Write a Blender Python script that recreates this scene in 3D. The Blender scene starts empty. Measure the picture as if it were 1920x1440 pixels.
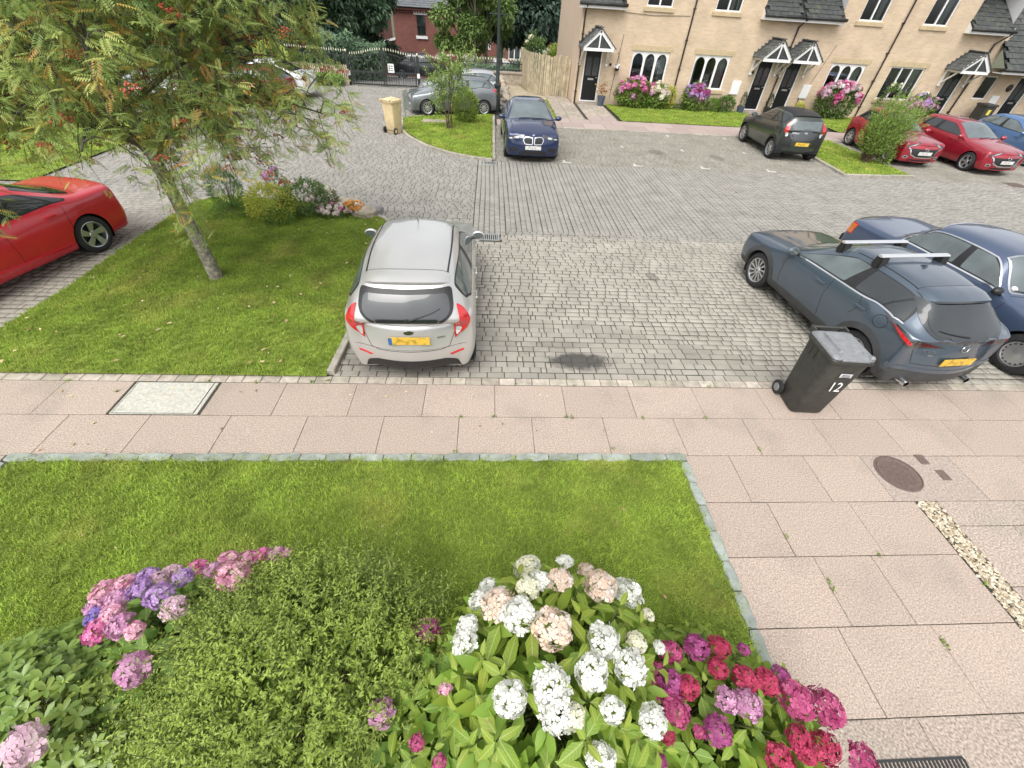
import bpy, bmesh, math, random
import numpy as np
from mathutils import Vector, Matrix, geometry, noise
from mathutils.bvhtree import BVHTree

SC = bpy.context.scene
COL = SC.collection
PI = math.pi
rad = math.radians
random.seed(7)
RNG = np.random.default_rng(11)

# ------------------------------------------------------------------ camera
cam_d = bpy.data.cameras.new('camera')
cam_d.sensor_width = 36.0
cam_d.lens = 36.0 * 778.87 / 1920.0
cam_d.clip_start = 0.05
cam_d.clip_end = 900.0
cam = bpy.data.objects.new('camera', cam_d)
COL.objects.link(cam)
_p, _y, _r = 0.75142914, 0.08441074, -0.0690592          # pitch down, yaw, roll
_f = Vector((math.sin(_y) * math.cos(_p), math.cos(_y) * math.cos(_p), -math.sin(_p)))
_rt = Vector((math.cos(_y), -math.sin(_y), 0))
_dn = _f.cross(_rt)
_r2 = math.cos(_r) * _rt + math.sin(_r) * _dn
_d2 = -math.sin(_r) * _rt + math.cos(_r) * _dn
cam.matrix_world = Matrix(((_r2.x, -_d2.x, -_f.x, 0), (_r2.y, -_d2.y, -_f.y, 0),
                           (_r2.z, -_d2.z, -_f.z, 3.86), (0, 0, 0, 1)))
SC.camera = cam

# ------------------------------------------------------------------ sky, sun, exposure (bright overcast day)
SUN_EL, SUN_AZ = rad(58), rad(205)
world = bpy.data.worlds.new('World')
SC.world = world
world.use_nodes = True
wn = world.node_tree.nodes
wl = world.node_tree.links
bg = wn['Background']
sky = wn.new('ShaderNodeTexSky')
sky.sky_type = 'NISHITA'
sky.sun_disc = False
sky.sun_elevation = SUN_EL
sky.sun_rotation = SUN_AZ
sky.air_density = 1.0
sky.dust_density = 4.0
sky.ozone_density = 1.0
hs = wn.new('ShaderNodeHueSaturation')
hs.inputs['Saturation'].default_value = 0.16
wl.new(sky.outputs[0], hs.inputs['Color'])
wl.new(hs.outputs[0], bg.inputs['Color'])
bg.inputs['Strength'].default_value = 0.15
sun_d = bpy.data.lights.new('sun', 'SUN')
sun_d.energy = 0.6
sun_d.angle = rad(45)
sun_d.color = (1.0, 0.96, 0.9)
sun = bpy.data.objects.new('sun', sun_d)
COL.objects.link(sun)
_sd = Vector((math.sin(SUN_AZ) * math.cos(SUN_EL), math.cos(SUN_AZ) * math.cos(SUN_EL), math.sin(SUN_EL)))
sun.rotation_euler = _sd.to_track_quat('Z', 'Y').to_euler()
sun.location = (0, -5, 30)
SC.view_settings.view_transform = 'Standard'
SC.view_settings.look = 'None'
SC.view_settings.gamma = 1.0
SC.view_settings.exposure = 0.93
SC.view_settings.use_curve_mapping = False
SC.cycles.max_bounces = 6
SC.cycles.diffuse_bounces = 3
SC.cycles.glossy_bounces = 3
SC.cycles.transmission_bounces = 4
SC.cycles.transparent_max_bounces = 6
SC.cycles.caustics_reflective = False
SC.cycles.caustics_refractive = False

# ------------------------------------------------------------------ materials
def mat(name, col, rough=0.6, metal=0.0, var=0.12, vscale=6.0, bump=0.0, bscale=80.0, objvar=0.0, coat=0.0,
        spec=0.5, ior=None, tone=0.0, hue=0.0, col2=None, sub=0.0, trans=0.0, detail=4.0, stain=0.0, stain_col=(0.1, 0.11, 0.07), stain_scale=1.2):
    """Principled material: colour broken up by noise in world space, by object, and by the per-face tone attribute."""
    m = bpy.data.materials.new(name)
    m.use_nodes = True
    nt = m.node_tree
    N, L = nt.nodes, nt.links
    b = N['Principled BSDF']
    b.inputs['Roughness'].default_value = rough
    b.inputs['Metallic'].default_value = metal
    b.inputs['Specular IOR Level'].default_value = spec
    if ior: b.inputs['IOR'].default_value = ior
    if coat:
        b.inputs['Coat Weight'].default_value = coat
        b.inputs['Coat Roughness'].default_value = 0.04
    geo = N.new('ShaderNodeNewGeometry')
    cur = None
    c0 = N.new('ShaderNodeRGB'); c0.outputs[0].default_value = (*col, 1)
    cur = c0.outputs[0]
    if tone or col2:
        at = N.new('ShaderNodeAttribute'); at.attribute_name = 'tone'
        oi = N.new('ShaderNodeObjectInfo')
        ad = N.new('ShaderNodeMath'); ad.operation = 'ADD'
        ml = N.new('ShaderNodeMath'); ml.operation = 'MULTIPLY'; ml.inputs[1].default_value = objvar
        L.new(oi.outputs['Random'], ml.inputs[0])
        L.new(at.outputs['Fac'], ad.inputs[0]); L.new(ml.outputs[0], ad.inputs[1])
        if col2:
            mx = N.new('ShaderNodeMix'); mx.data_type = 'RGBA'
            L.new(ad.outputs[0], mx.inputs['Factor'])
            L.new(cur, mx.inputs[6]); mx.inputs[7].default_value = (*col2, 1)
            cur = mx.outputs[2]
        if tone:
            mr = N.new('ShaderNodeMapRange')
            mr.inputs['To Min'].default_value = 1 - tone; mr.inputs['To Max'].default_value = 1 + tone
            L.new(ad.outputs[0], mr.inputs['Value'])
            v = N.new('ShaderNodeVectorMath'); v.operation = 'SCALE'
            L.new(cur, v.inputs[0]); L.new(mr.outputs[0], v.inputs['Scale'])
            cur = v.outputs[0]
    elif objvar:
        oi = N.new('ShaderNodeObjectInfo')
        mr = N.new('ShaderNodeMapRange')
        mr.inputs['To Min'].default_value = 1 - objvar; mr.inputs['To Max'].default_value = 1 + objvar
        L.new(oi.outputs['Random'], mr.inputs['Value'])
        v = N.new('ShaderNodeVectorMath'); v.operation = 'SCALE'
        L.new(cur, v.inputs[0]); L.new(mr.outputs[0], v.inputs['Scale'])
        cur = v.outputs[0]
    if stain:
        ns = N.new('ShaderNodeTexNoise'); ns.inputs['Scale'].default_value = stain_scale; ns.inputs['Detail'].default_value = 7
        L.new(geo.outputs['Position'], ns.inputs['Vector'])
        mr = N.new('ShaderNodeMapRange'); mr.inputs['From Min'].default_value = 0.52; mr.inputs['From Max'].default_value = 0.72
        mr.inputs['To Max'].default_value = stain
        L.new(ns.outputs['Fac'], mr.inputs['Value'])
        mx = N.new('ShaderNodeMix'); mx.data_type = 'RGBA'
        L.new(mr.outputs[0], mx.inputs['Factor']); L.new(cur, mx.inputs[6]); mx.inputs[7].default_value = (*stain_col, 1)
        cur = mx.outputs[2]
    if var:
        n = N.new('ShaderNodeTexNoise'); n.inputs['Scale'].default_value = vscale; n.inputs['Detail'].default_value = detail
        L.new(geo.outputs['Position'], n.inputs['Vector'])
        mr = N.new('ShaderNodeMapRange'); mr.inputs['From Min'].default_value = 0.3; mr.inputs['From Max'].default_value = 0.7
        mr.inputs['To Min'].default_value = 1 - var; mr.inputs['To Max'].default_value = 1 + var
        L.new(n.outputs['Fac'], mr.inputs['Value'])
        v = N.new('ShaderNodeVectorMath'); v.operation = 'SCALE'
        L.new(cur, v.inputs[0]); L.new(mr.outputs[0], v.inputs['Scale'])
        cur = v.outputs[0]
    L.new(cur, b.inputs['Base Color'])
    if bump:
        n = N.new('ShaderNodeTexNoise'); n.inputs['Scale'].default_value = bscale; n.inputs['Detail'].default_value = 3
        L.new(geo.outputs['Position'], n.inputs['Vector'])
        bp = N.new('ShaderNodeBump'); bp.inputs['Strength'].default_value = bump; bp.inputs['Distance'].default_value = 0.01
        L.new(n.outputs['Fac'], bp.inputs['Height']); L.new(bp.outputs[0], b.inputs['Normal'])
    if trans:
        tr = N.new('ShaderNodeBsdfTranslucent'); mix = N.new('ShaderNodeMixShader'); mix.inputs[0].default_value = trans
        L.new(cur, tr.inputs['Color'])
        L.new(b.outputs[0], mix.inputs[1]); L.new(tr.outputs[0], mix.inputs[2])
        L.new(mix.outputs[0], N['Material Output'].inputs['Surface'])
    return m

def brick_mat(name, c1, c2, mortar, axis='xz', bw=0.225, bh=0.075, gap=0.012, bump=0.5, rough=0.85):
    m = bpy.data.materials.new(name); m.use_nodes = True
    N, L = m.node_tree.nodes, m.node_tree.links
    b = N['Principled BSDF']; b.inputs['Roughness'].default_value = rough
    geo = N.new('ShaderNodeNewGeometry'); sp = N.new('ShaderNodeSeparateXYZ'); cb = N.new('ShaderNodeCombineXYZ')
    L.new(geo.outputs['Position'], sp.inputs[0])
    L.new(sp.outputs['X' if axis[0] == 'x' else 'Y'], cb.inputs['X'])
    L.new(sp.outputs['Z' if axis[1] == 'z' else 'Y'], cb.inputs['Y'])
    t = N.new('ShaderNodeTexBrick')
    t.inputs['Scale'].default_value = 1.0
    t.inputs['Brick Width'].default_value = bw; t.inputs['Row Height'].default_value = bh
    t.inputs['Mortar Size'].default_value = gap; t.inputs['Mortar Smooth'].default_value = 0.2
    t.inputs['Bias'].default_value = 0.0
    t.inputs['Color1'].default_value = (*c1, 1); t.inputs['Color2'].default_value = (*c2, 1); t.inputs['Mortar'].default_value = (*mortar, 1)
    L.new(cb.outputs[0], t.inputs['Vector'])
    n = N.new('ShaderNodeTexNoise'); n.inputs['Scale'].default_value = 1.4; n.inputs['Detail'].default_value = 8
    L.new(geo.outputs['Position'], n.inputs['Vector'])
    mr = N.new('ShaderNodeMapRange'); mr.inputs['From Min'].default_value = 0.3; mr.inputs['From Max'].default_value = 0.7
    mr.inputs['To Min'].default_value = 0.86; mr.inputs['To Max'].default_value = 1.12
    L.new(n.outputs['Fac'], mr.inputs['Value'])
    v = N.new('ShaderNodeVectorMath'); v.operation = 'SCALE'
    L.new(t.outputs['Color'], v.inputs[0]); L.new(mr.outputs[0], v.inputs['Scale'])
    L.new(v.outputs[0], b.inputs['Base Color'])
    bp = N.new('ShaderNodeBump'); bp.inputs['Strength'].default_value = bump; bp.inputs['Distance'].default_value = 0.006; bp.invert = True
    L.new(t.outputs['Fac'], bp.inputs['Height']); L.new(bp.outputs[0], b.inputs['Normal'])
    return m

# ------------------------------------------------------------------ mesh helpers
class MB:
    """collects faces for ONE mesh object"""
    def __init__(s):
        s.v, s.f, s.m, s.t = [], [], [], []
    def add(s, vs, fs, mi=0, tone=0.0):
        o = len(s.v)
        s.v += [tuple(p) for p in vs]
        for f in fs:
            s.f.append(tuple(i + o for i in f)); s.m.append(mi); s.t.append(tone)
        return s
    def box(s, x0, x1, y0, y1, z0, z1, mi=0, tone=0.0, ch=0.0):
        if ch:
            vs = [(x0, y0, z0), (x1, y0, z0), (x1, y1, z0), (x0, y1, z0), (x0, y0, z1 - ch), (x1, y0, z1 - ch), (x1, y1, z1 - ch), (x0, y1, z1 - ch),
                  (x0 + ch, y0 + ch, z1), (x1 - ch, y0 + ch, z1), (x1 - ch, y1 - ch, z1), (x0 + ch, y1 - ch, z1)]
            fs = [(3, 2, 1, 0), (0, 1, 5, 4), (1, 2, 6, 5), (2, 3, 7, 6), (3, 0, 4, 7), (4, 5, 9, 8), (5, 6, 10, 9), (6, 7, 11, 10), (7, 4, 8, 11), (8, 9, 10, 11)]
        else:
            vs = [(x0, y0, z0), (x1, y0, z0), (x1, y1, z0), (x0, y1, z0), (x0, y0, z1), (x1, y0, z1), (x1, y1, z1), (x0, y1, z1)]
            fs = [(3, 2, 1, 0), (0, 1, 5, 4), (1, 2, 6, 5), (2, 3, 7, 6), (3, 0, 4, 7), (4, 5, 6, 7)]
        return s.add(vs, fs, mi, tone)
    def bar(s, a, b, w, h=None, mi=0, up=(0, 0, 1), tone=0.0):
        """rectangular bar from a to b, w across, h along up"""
        h = h or w
        a, b = Vector(a), Vector(b)
        d = (b - a).normalized(); u = Vector(up)
        if abs(d.dot(u)) > 0.98: u = Vector((0, 1, 0))
        sd = d.cross(u).normalized(); u = sd.cross(d).normalized()
        vs = []
        for p in (a, b):
            for i, j in ((-1, -1), (1, -1), (1, 1), (-1, 1)):
                vs.append(p + sd * (i * w / 2) + u * (j * h / 2))
        return s.add(vs, [(0, 1, 2, 3), (7, 6, 5, 4), (0, 4, 5, 1), (1, 5, 6, 2), (2, 6, 7, 3), (3, 7, 4, 0)], mi, tone)
    def tube(s, path, rr, n=8, mi=0, cap=True, tone=0.0):
        path = [Vector(p) for p in path]
        if not isinstance(rr, (list, tuple)): rr = [rr] * len(path)
        vs, fs = [], []
        ref = Vector((0.31, 0.17, 0.93))
        for i, p in enumerate(path):
            d = (path[min(i + 1, len(path) - 1)] - path[max(i - 1, 0)]).normalized()
            if abs(d.dot(ref)) > 0.95: ref = Vector((1, 0, 0))
            a = d.cross(ref).normalized(); b = d.cross(a)
            for k in range(n):
                t = 2 * PI * k / n
                vs.append(p + (a * math.cos(t) + b * math.sin(t)) * rr[i])
        for i in range(len(path) - 1):
            for k in range(n):
                k2 = (k + 1) % n
                fs.append((i * n + k, i * n + k2, (i + 1) * n + k2, (i + 1) * n + k))
        if cap:
            fs.append(tuple(range(n))[::-1]); fs.append(tuple(range((len(path) - 1) * n, len(path) * n)))
        return s.add(vs, fs, mi, tone)
    def lathe(s, prof, n=24, c=(0, 0, 0), axis='z', mi=0, tone=0.0):
        """prof: (radius, height) pairs about an axis through c"""
        vs, fs = [], []
        for r, h in prof:
            for k in range(n):
                t = 2 * PI * k / n
                a, b = r * math.cos(t), r * math.sin(t)
                p = (a, b, h) if axis == 'z' else ((a, h, b) if axis == 'y' else (h, a, b))
                vs.append((p[0] + c[0], p[1] + c[1], p[2] + c[2]))
        for i in range(len(prof) - 1):
            for k in range(n):
                k2 = (k + 1) % n
                fs.append((i * n + k, i * n + k2, (i + 1) * n + k2, (i + 1) * n + k))
        return s.add(vs, fs, mi, tone)
    def prism(s, poly, z0, z1, mi=0, tone=0.0):
        """upright prism over a 2-D polygon"""
        n = len(poly)
        vs = [(x, y, z0) for x, y in poly] + [(x, y, z1) for x, y in poly]
        fs = [tuple(range(n))[::-1], tuple(range(n, 2 * n))] + [(i, (i + 1) % n, n + (i + 1) % n, n + i) for i in range(n)]
        return s.add(vs, fs, mi, tone)
    def extrude(s, poly, axis, a, b, mi=0):
        """poly of 2-D points extruded from a to b along axis ('x': (y,z) points, 'y': (x,z) points)"""
        P = (lambda p, h: (h, p[0], p[1])) if axis == 'x' else (lambda p, h: (p[0], h, p[1]))
        n = len(poly)
        vs = [P(p, a) for p in poly] + [P(p, b) for p in poly]
        fs = [tuple(range(n)), tuple(range(n, 2 * n))[::-1]] + [(i, n + i, n + (i + 1) % n, (i + 1) % n) for i in range(n)]
        return s.add(vs, fs, mi)
    def mesh(s, name, mats, smooth=False):
        me = bpy.data.meshes.new(name)
        me.from_pydata(s.v, [], s.f)
        for m in (mats if isinstance(mats, (list, tuple)) else [mats]): me.materials.append(m)
        if len(me.materials) > 1: me.polygons.foreach_set('material_index', s.m)
        if any(s.t):
            a = me.attributes.new('tone', 'FLOAT', 'FACE'); a.data.foreach_set('value', s.t)
        if smooth: me.polygons.foreach_set('use_smooth', [True] * len(me.polygons))
        me.update()
        return me

def link(name, me, parent=None, loc=None, rot=None, scale=None):
    o = bpy.data.objects.new(name, me)
    COL.objects.link(o)
    if parent: o.parent = parent
    if loc is not None: o.location = loc
    if rot is not None: o.rotation_euler = rot
    if scale is not None: o.scale = scale
    return o

def obj(name, mb, mats, parent=None, smooth=False, loc=None, fix=True):
    me = mb.mesh(name, mats, smooth)
    if fix:
        bm = bmesh.new(); bm.from_mesh(me); bmesh.ops.recalc_face_normals(bm, faces=bm.faces); bm.to_mesh(me); bm.free()
    if smooth == 'auto': me.set_sharp_from_angle(angle=rad(38))
    return link(name, me, parent, loc)

def np_mesh(name, V, F, m, tone=None, smooth=False):
    """numpy vertices (n,3) and faces (k, 3 or 4) -> mesh"""
    V = np.asarray(V, np.float32); F = np.asarray(F, np.int32)
    me = bpy.data.meshes.new(name)
    me.vertices.add(len(V)); me.vertices.foreach_set('co', V.ravel())
    k = F.shape[1]
    me.loops.add(F.size); me.loops.foreach_set('vertex_index', F.ravel())
    me.polygons.add(len(F)); me.polygons.foreach_set('loop_start', np.arange(0, F.size, k, dtype=np.int32))
    me.materials.append(m)
    if tone is not None:
        a = me.attributes.new('tone', 'FLOAT', 'FACE'); a.data.foreach_set('value', np.asarray(tone, np.float32))
    me.update(calc_edges=True)
    if smooth: me.polygons.foreach_set('use_smooth', np.ones(len(F), bool))
    return me

def tag(o, label=None, cat=None, group=None, kind=None):
    if label: o['label'] = label
    if cat: o['category'] = cat
    if group: o['group'] = group
    if kind: o['kind'] = kind
    return o

def thing(name, label, cat, loc=(0, 0, 0), rotz=0.0, group=None):
    o = bpy.data.objects.new(name, None)
    o.empty_display_size = 0.2
    COL.objects.link(o); o.location = loc; o.rotation_euler = (0, 0, rotz)
    return tag(o, label, cat, group)

def inside(poly, x, y):
    c = False
    n = len(poly)
    for i in range(n):
        x0, y0 = poly[i]; x1, y1 = poly[i - 1]
        if (y0 > y) != (y1 > y) and x < (x1 - x0) * (y - y0) / (y1 - y0) + x0: c = not c
    return c

def inside_np(poly, X, Y):
    c = np.zeros(X.shape, bool)
    for i in range(len(poly)):
        x0, y0 = poly[i]; x1, y1 = poly[i - 1]
        if y0 == y1: continue
        c ^= ((y0 > Y) != (y1 > Y)) & (X < (x1 - x0) * (Y - y0) / (y1 - y0) + x0)
    return c

def text_mesh(body, size, m, name, depth=0.0):
    cu = bpy.data.curves.new('lettering', 'FONT'); cu.body = body; cu.size = size; cu.align_x = 'CENTER'; cu.align_y = 'CENTER'; cu.extrude = depth
    o = bpy.data.objects.new('lettering', cu); COL.objects.link(o)
    dg = bpy.context.evaluated_depsgraph_get(); dg.update()
    me = bpy.data.meshes.new_from_object(o.evaluated_get(dg))
    bpy.data.objects.remove(o); me.name = name
    me.materials.clear(); me.materials.append(m)
    return me
# ------------------------------------------------------------------ terrain: level car park, falling away beyond the gate
def ground_z(x, y):
    if y < 27.6: return -0.014
    return -0.014 - min((y - 27.6) * 0.105, 3.4) 

M_soil = mat('soil', (0.055, 0.042, 0.03), 0.95, var=0.3, bump=0.5, bscale=25)
M_rough = mat('rough_ground', (0.075, 0.085, 0.04), 0.95, var=0.4, vscale=1.2, stain=0.6, stain_col=(0.09, 0.075, 0.055))
M_road = mat('asphalt', (0.24, 0.235, 0.225), 0.9, var=0.15, vscale=3)
g = MB()
xs = [-260, -90, -40, -20, -8, 0, 8, 20, 45, 90, 260]
ys = [-30, -6, 3, 12, 20, 27.6, 32, 38, 45, 52, 60, 75, 110, 180, 330]
for y in ys:
    for x in xs: g.v.append((x, y, ground_z(x, y)))
nx = len(xs)
for j in range(len(ys) - 1):
    for i in range(nx - 1):
        g.f.append((j * nx + i, j * nx + i + 1, (j + 1) * nx + i + 1, (j + 1) * nx + i)); g.m.append(0); g.t.append(0)
tag(obj('ground', g, M_rough), kind='structure')
g = MB()
for y0, y1 in ((27.45, 32), (32, 38), (38, 45), (45, 52), (52, 60), (60, 75), (75, 110)):
    g.add([(-9.5, y0, ground_z(0, y0) + .012), (-2.4, y0, ground_z(0, y0) + .012), (-2.4, y1, ground_z(0, y1) + .012), (-9.5, y1, ground_z(0, y1) + .012)], [(0, 1, 2, 3)])
g.add([(-45, 36, ground_z(0, 36) + .03), (14, 37, ground_z(0, 37) + .03), (14, 42.5, ground_z(0, 42.5) + .03), (-45, 41.5, ground_z(0, 41.5) + .03)], [(0, 1, 2, 3)])
tag(obj('road', g, M_road), kind='structure')

# ------------------------------------------------------------------ lawns (outlines)
LAWN_A = [(-7.0, 4.2), (-2.13, 4.2), (-2.08, 5.3), (-2.14, 9.0), (-2.42, 9.55), (-3.4, 10.05), (-4.5, 10.35), (-6.2, 10.5), (-6.7, 10.1), (-6.8, 9.4), (-6.84, 7.6), (-6.82, 6.4)]
LAWN_B = [(-5.0, 0.05), (2.26, 0.05), (2.26, 2.84), (-5.0, 2.84)]
ISLAND = [(-3.45, 19.75), (-3.1, 17.6), (-2.35, 16.2), (-1.5, 15.25), (-0.7, 14.72), (0.08, 14.5), (0.12, 21.05), (-1.6, 20.5)]
WEDGE = [(11.9, 14.45), (14.35, 14.65), (14.3, 19.3), (12.25, 19.3)]

# ------------------------------------------------------------------ block paving
def block_material(name, col, stain, stain_col, tone):
    m = mat(name, col, 0.88, var=0.14, vscale=2.2, bump=0.35, bscale=160, objvar=1.0, tone=tone, stain=stain, stain_col=stain_col, stain_scale=0.9, detail=8)
    nt = m.node_tree; N, L = nt.nodes, nt.links
    b = N['Principled BSDF']; src = b.inputs['Base Color'].links[0].from_socket
    geo = N.new('ShaderNodeNewGeometry')
    ns = N.new('ShaderNodeTexNoise'); ns.inputs['Scale'].default_value = 9; ns.inputs['Detail'].default_value = 5
    L.new(geo.outputs['Position'], ns.inputs['Vector'])
    for (x, y, rx, ry, k) in ((1.36, 4.62, .46, .2, .85), (1.15, 5.0, .5, .1, .3), (-1.0, 4.5, 1.0, .3, .35), (6.9, 6.5, 1.1, 2.2, .3), (3.2, 7.2, .12, .2, .4), (1.3, 15.5, .8, 1.6, .35), (6.0, 16.4, .3, .35, .45), (8.1, 16.0, .25, .4, .4)):   # oil spills, plus broader dark patches in the bays
        dist = N.new('ShaderNodeVectorMath'); dist.operation = 'SUBTRACT'; dist.inputs[1].default_value = (x, y, 0)
        L.new(geo.outputs['Position'], dist.inputs[0])
        sc = N.new('ShaderNodeVectorMath'); sc.operation = 'MULTIPLY'; sc.inputs[1].default_value = (1 / rx, 1 / ry, 0)
        L.new(dist.outputs[0], sc.inputs[0])
        ln = N.new('ShaderNodeVectorMath'); ln.operation = 'LENGTH'; L.new(sc.outputs[0], ln.inputs[0])
        ad = N.new('ShaderNodeMath'); ad.operation = 'MULTIPLY_ADD'; ad.inputs[1].default_value = 0.9
        L.new(ns.outputs['Fac'], ad.inputs[0]); L.new(ln.outputs['Value'], ad.inputs[2])
        mr = N.new('ShaderNodeMapRange'); mr.inputs['From Min'].default_value = 1.6; mr.inputs['From Max'].default_value = 1.15
        mr.inputs['To Min'].default_value = 0; mr.inputs['To Max'].default_value = k
        L.new(ad.outputs[0], mr.inputs['Value'])
        mx = N.new('ShaderNodeMix'); mx.data_type = 'RGBA'; L.new(mr.outputs[0], mx.inputs['Factor']); L.new(src, mx.inputs[6])
        mx.inputs[7].default_value = (0.035, 0.034, 0.033, 1); src = mx.outputs[2]
    L.new(src, b.inputs['Base Color'])
    return m
M_block = block_material('block_paving', (0.305, 0.285, 0.243), .3, (0.24, 0.22, 0.178), .11)
M_blockr = block_material('road_block_paving', (0.25, 0.238, 0.212), .25, (0.195, 0.185, 0.155), .14)
M_blockf = block_material('mossy_block_paving', (0.225, 0.212, 0.178), .55, (0.165, 0.16, 0.115), .18)
M_bed = mat('joint_sand', (0.05, 0.046, 0.034), 0.95, var=0.35, vscale=4, stain=0.6, stain_col=(0.05, 0.065, 0.02), stain_scale=2.5)
bed = MB(); bed.add([(-24, 3.9, -0.007), (40, 3.9, -0.007), (40, 27.5, -0.007), (-24, 27.5, -0.007)], [(0, 1, 2, 3)])
car_park = tag(obj('car_park', bed, M_bed), kind='structure')

CX, CZ = 0.0616, 0.7281
def seen(x, y, pad=4.0):
    zc = CX * x + CZ * y + 2.635
    xc = 0.998 * x - 0.0372 * y - 0.195
    return np.abs(xc) < zc * 1.2326 + pad
blocks = []           # x, y, half length x, half width y, material
LEN = (.238, .158, .158, .238, .158, .079)
def zone(x0, x1, y0, y1, along, mi, bw=0.12, j=0.011):
    """courses of setts in three lengths, laid along x or y"""
    a0, a1, c0, c1 = (x0, x1, y0, y1) if along == 'x' else (y0, y1, x0, x1)
    n = max(1, round((c1 - c0) / bw)); bw = (c1 - c0) / n
    for r in range(n):
        a = a0; c = c0 + (r + .5) * bw; ph = random.uniform(0, 6); l = random.choice(LEN) * random.uniform(.3, 1)
        while a < a1 - .02:
            l = min(l, a1 - a); m = a + l / 2; cc = c + .005 * math.sin(m * 1.1 + ph)
            blocks.append((m, cc, (l - j) / 2, (bw - j) / 2, mi) if along == 'x' else (cc, m, (bw - j) / 2, (l - j) / 2, mi))
            a += l; l = random.choice(LEN)
zone(-2.06, 21, 4.235, 8.916, 'x', 0)
zone(-10.5, -6.86, 4.24, 10.6, 'x', 0)
zone(0.40, 21, 9.124, 14.428, 'y', 1)
zone(-19.064, -0.344, 8.916, 27.3, 'x', 1)
zone(-0.332, 0.397, 8.916, 14.428, 'y', 1)
zone(0.40, 21, 8.916, 9.125, 'x', 1)
zone(0.19, 24, 14.44, 19.33, 'x', 2)
B = np.array(blocks)
keep = seen(B[:, 0], B[:, 1])
for poly in (LAWN_A, ISLAND, WEDGE): keep &= ~inside_np(poly, B[:, 0], B[:, 1])
keep &= ~((B[:, 0] > -2.1) & (B[:, 0] < 0.13) & (B[:, 1] > 21)) & ~((B[:, 0] > -0.2) & (B[:, 0] < 0.27) & ((np.abs(B[:, 1] - 8.78) < 0.17) | (np.abs(B[:, 1] - 14.2) < 0.16)))
B = B[keep]
B = B[np.argsort(np.hypot(B[:, 0] - 0.6, (B[:, 1])))]
tones = RNG.random(len(B))
zoff = RNG.normal(0, 0.0016, len(B)); tilt = RNG.normal(0, 0.0012, (len(B), 2))
one_me = {}
n_single = 0
rest = []
for i, (x, y, hx, hy, mi) in enumerate(B):
    if n_single < 300 and mi == 0 and hx > .07 and -2.06 < x < 4.9:
        k = (round(hx, 2), round(hy, 3))
        if k not in one_me: one = MB(); one.box(-hx, hx, -hy, hy, -0.012, 0, ch=0.006); one_me[k] = one.mesh('paving_block', M_block)
        link('paving_block', one_me[k], car_park, (x, y, zoff[i]), (tilt[i, 0] * 8, tilt[i, 1] * 8, 0)); n_single += 1
    else: rest.append(i)
R_ = B[rest]; n = len(R_)
ch = 0.006
V = np.zeros((n, 8, 3))
sx = np.array([-1, 1, 1, -1]); sy = np.array([-1, -1, 1, 1])
for k in range(4):
    V[:, k, 0] = R_[:, 0] + sx[k] * R_[:, 2]; V[:, k, 1] = R_[:, 1] + sy[k] * R_[:, 3]; V[:, k, 2] = -0.009
    V[:, 4 + k, 0] = R_[:, 0] + sx[k] * (R_[:, 2] - ch); V[:, 4 + k, 1] = R_[:, 1] + sy[k] * (R_[:, 3] - ch)
    V[:, 4 + k, 2] = zoff[rest] + sx[k] * tilt[rest, 0] + sy[k] * tilt[rest, 1]
fb = np.array([(0, 1, 5, 4), (1, 2, 6, 5), (2, 3, 7, 6), (3, 0, 4, 7), (4, 5, 6, 7)])
F = (np.arange(n)[:, None, None] * 8 + fb[None]).reshape(-1, 4)
me = np_mesh('paving_blocks', V.reshape(-1, 3), F, M_block, np.repeat(tones[rest], 5)); me.materials.append(M_blockr); me.materials.append(M_blockf)
me.polygons.foreach_set('material_index', np.repeat(R_[:, 4].astype(np.int32), 5))
tag(link('paving_blocks', me, car_park), kind='stuff')

# painted bay marks, laid on the blocks
M_white = mat('road_paint', (0.52, 0.52, 0.49), 0.8, var=0.3, vscale=30)
mk = MB()
for x, y in ((2.5, 14.62), (4.83, 14.58), (7.12, 14.6), (9.4, 14.6)):
    mk.box(x - .13, x + .17, y - .035, y + .035, -0.004, 0.005); mk.box(x - .09, x - .02, y + .04, y + .24, -0.004, 0.005)
for x, y in ((2.51, 16.9), (4.87, 16.93), (7.1, 16.8), (9.5, 16.85), (7.24, 18.96), (9.65, 19.0)):
    mk.box(x - .035, x + .035, y - .12, y + .12, -0.004, 0.005)
tag(obj('parking_markings', mk, M_white), kind='structure')

# weeds and moss in the joints near the bays
# ------------------------------------------------------------------ pavement slabs
M_slab = mat('pink_slab', (0.395, 0.318, 0.262), 0.9, var=0.42, vscale=75, objvar=0.05, bump=0.25, bscale=120, stain=0.65, stain_col=(0.29, 0.25, 0.205), stain_scale=1.6, detail=5)
M_slabg = mat('grey_slab', (0.365, 0.30, 0.25), 0.9, var=0.5, vscale=55, objvar=0.08, bump=0.25, bscale=120, stain=0.5, stain_col=(0.25, 0.25, 0.2), detail=5)
M_conc = mat('concrete', (0.47, 0.46, 0.40), 0.92, var=0.2, vscale=30, bump=0.3, bscale=90, stain=0.3, stain_col=(0.3, 0.3, 0.24), stain_scale=2)
M_edge = mat('edging_block', (0.41, 0.36, 0.30), 0.9, var=0.25, vscale=12, objvar=0.16, bump=0.3, bscale=100, stain=0.5, stain_col=(0.22, 0.23, 0.14), stain_scale=3)
M_slabc = mat('mortar_slab', (0.355, 0.295, 0.25), .92, var=.3, vscale=40, bump=.3, bscale=90)
pb = MB(); pb.add([(-9, -1.5, -0.009), (12.6, -1.5, -0.009), (12.6, 4.22, -0.009), (-9, 4.22, -0.009)], [(0, 1, 2, 3)])
pavement = tag(obj('pavement', pb, M_bed), kind='structure')
slab_cache = {}
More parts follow.
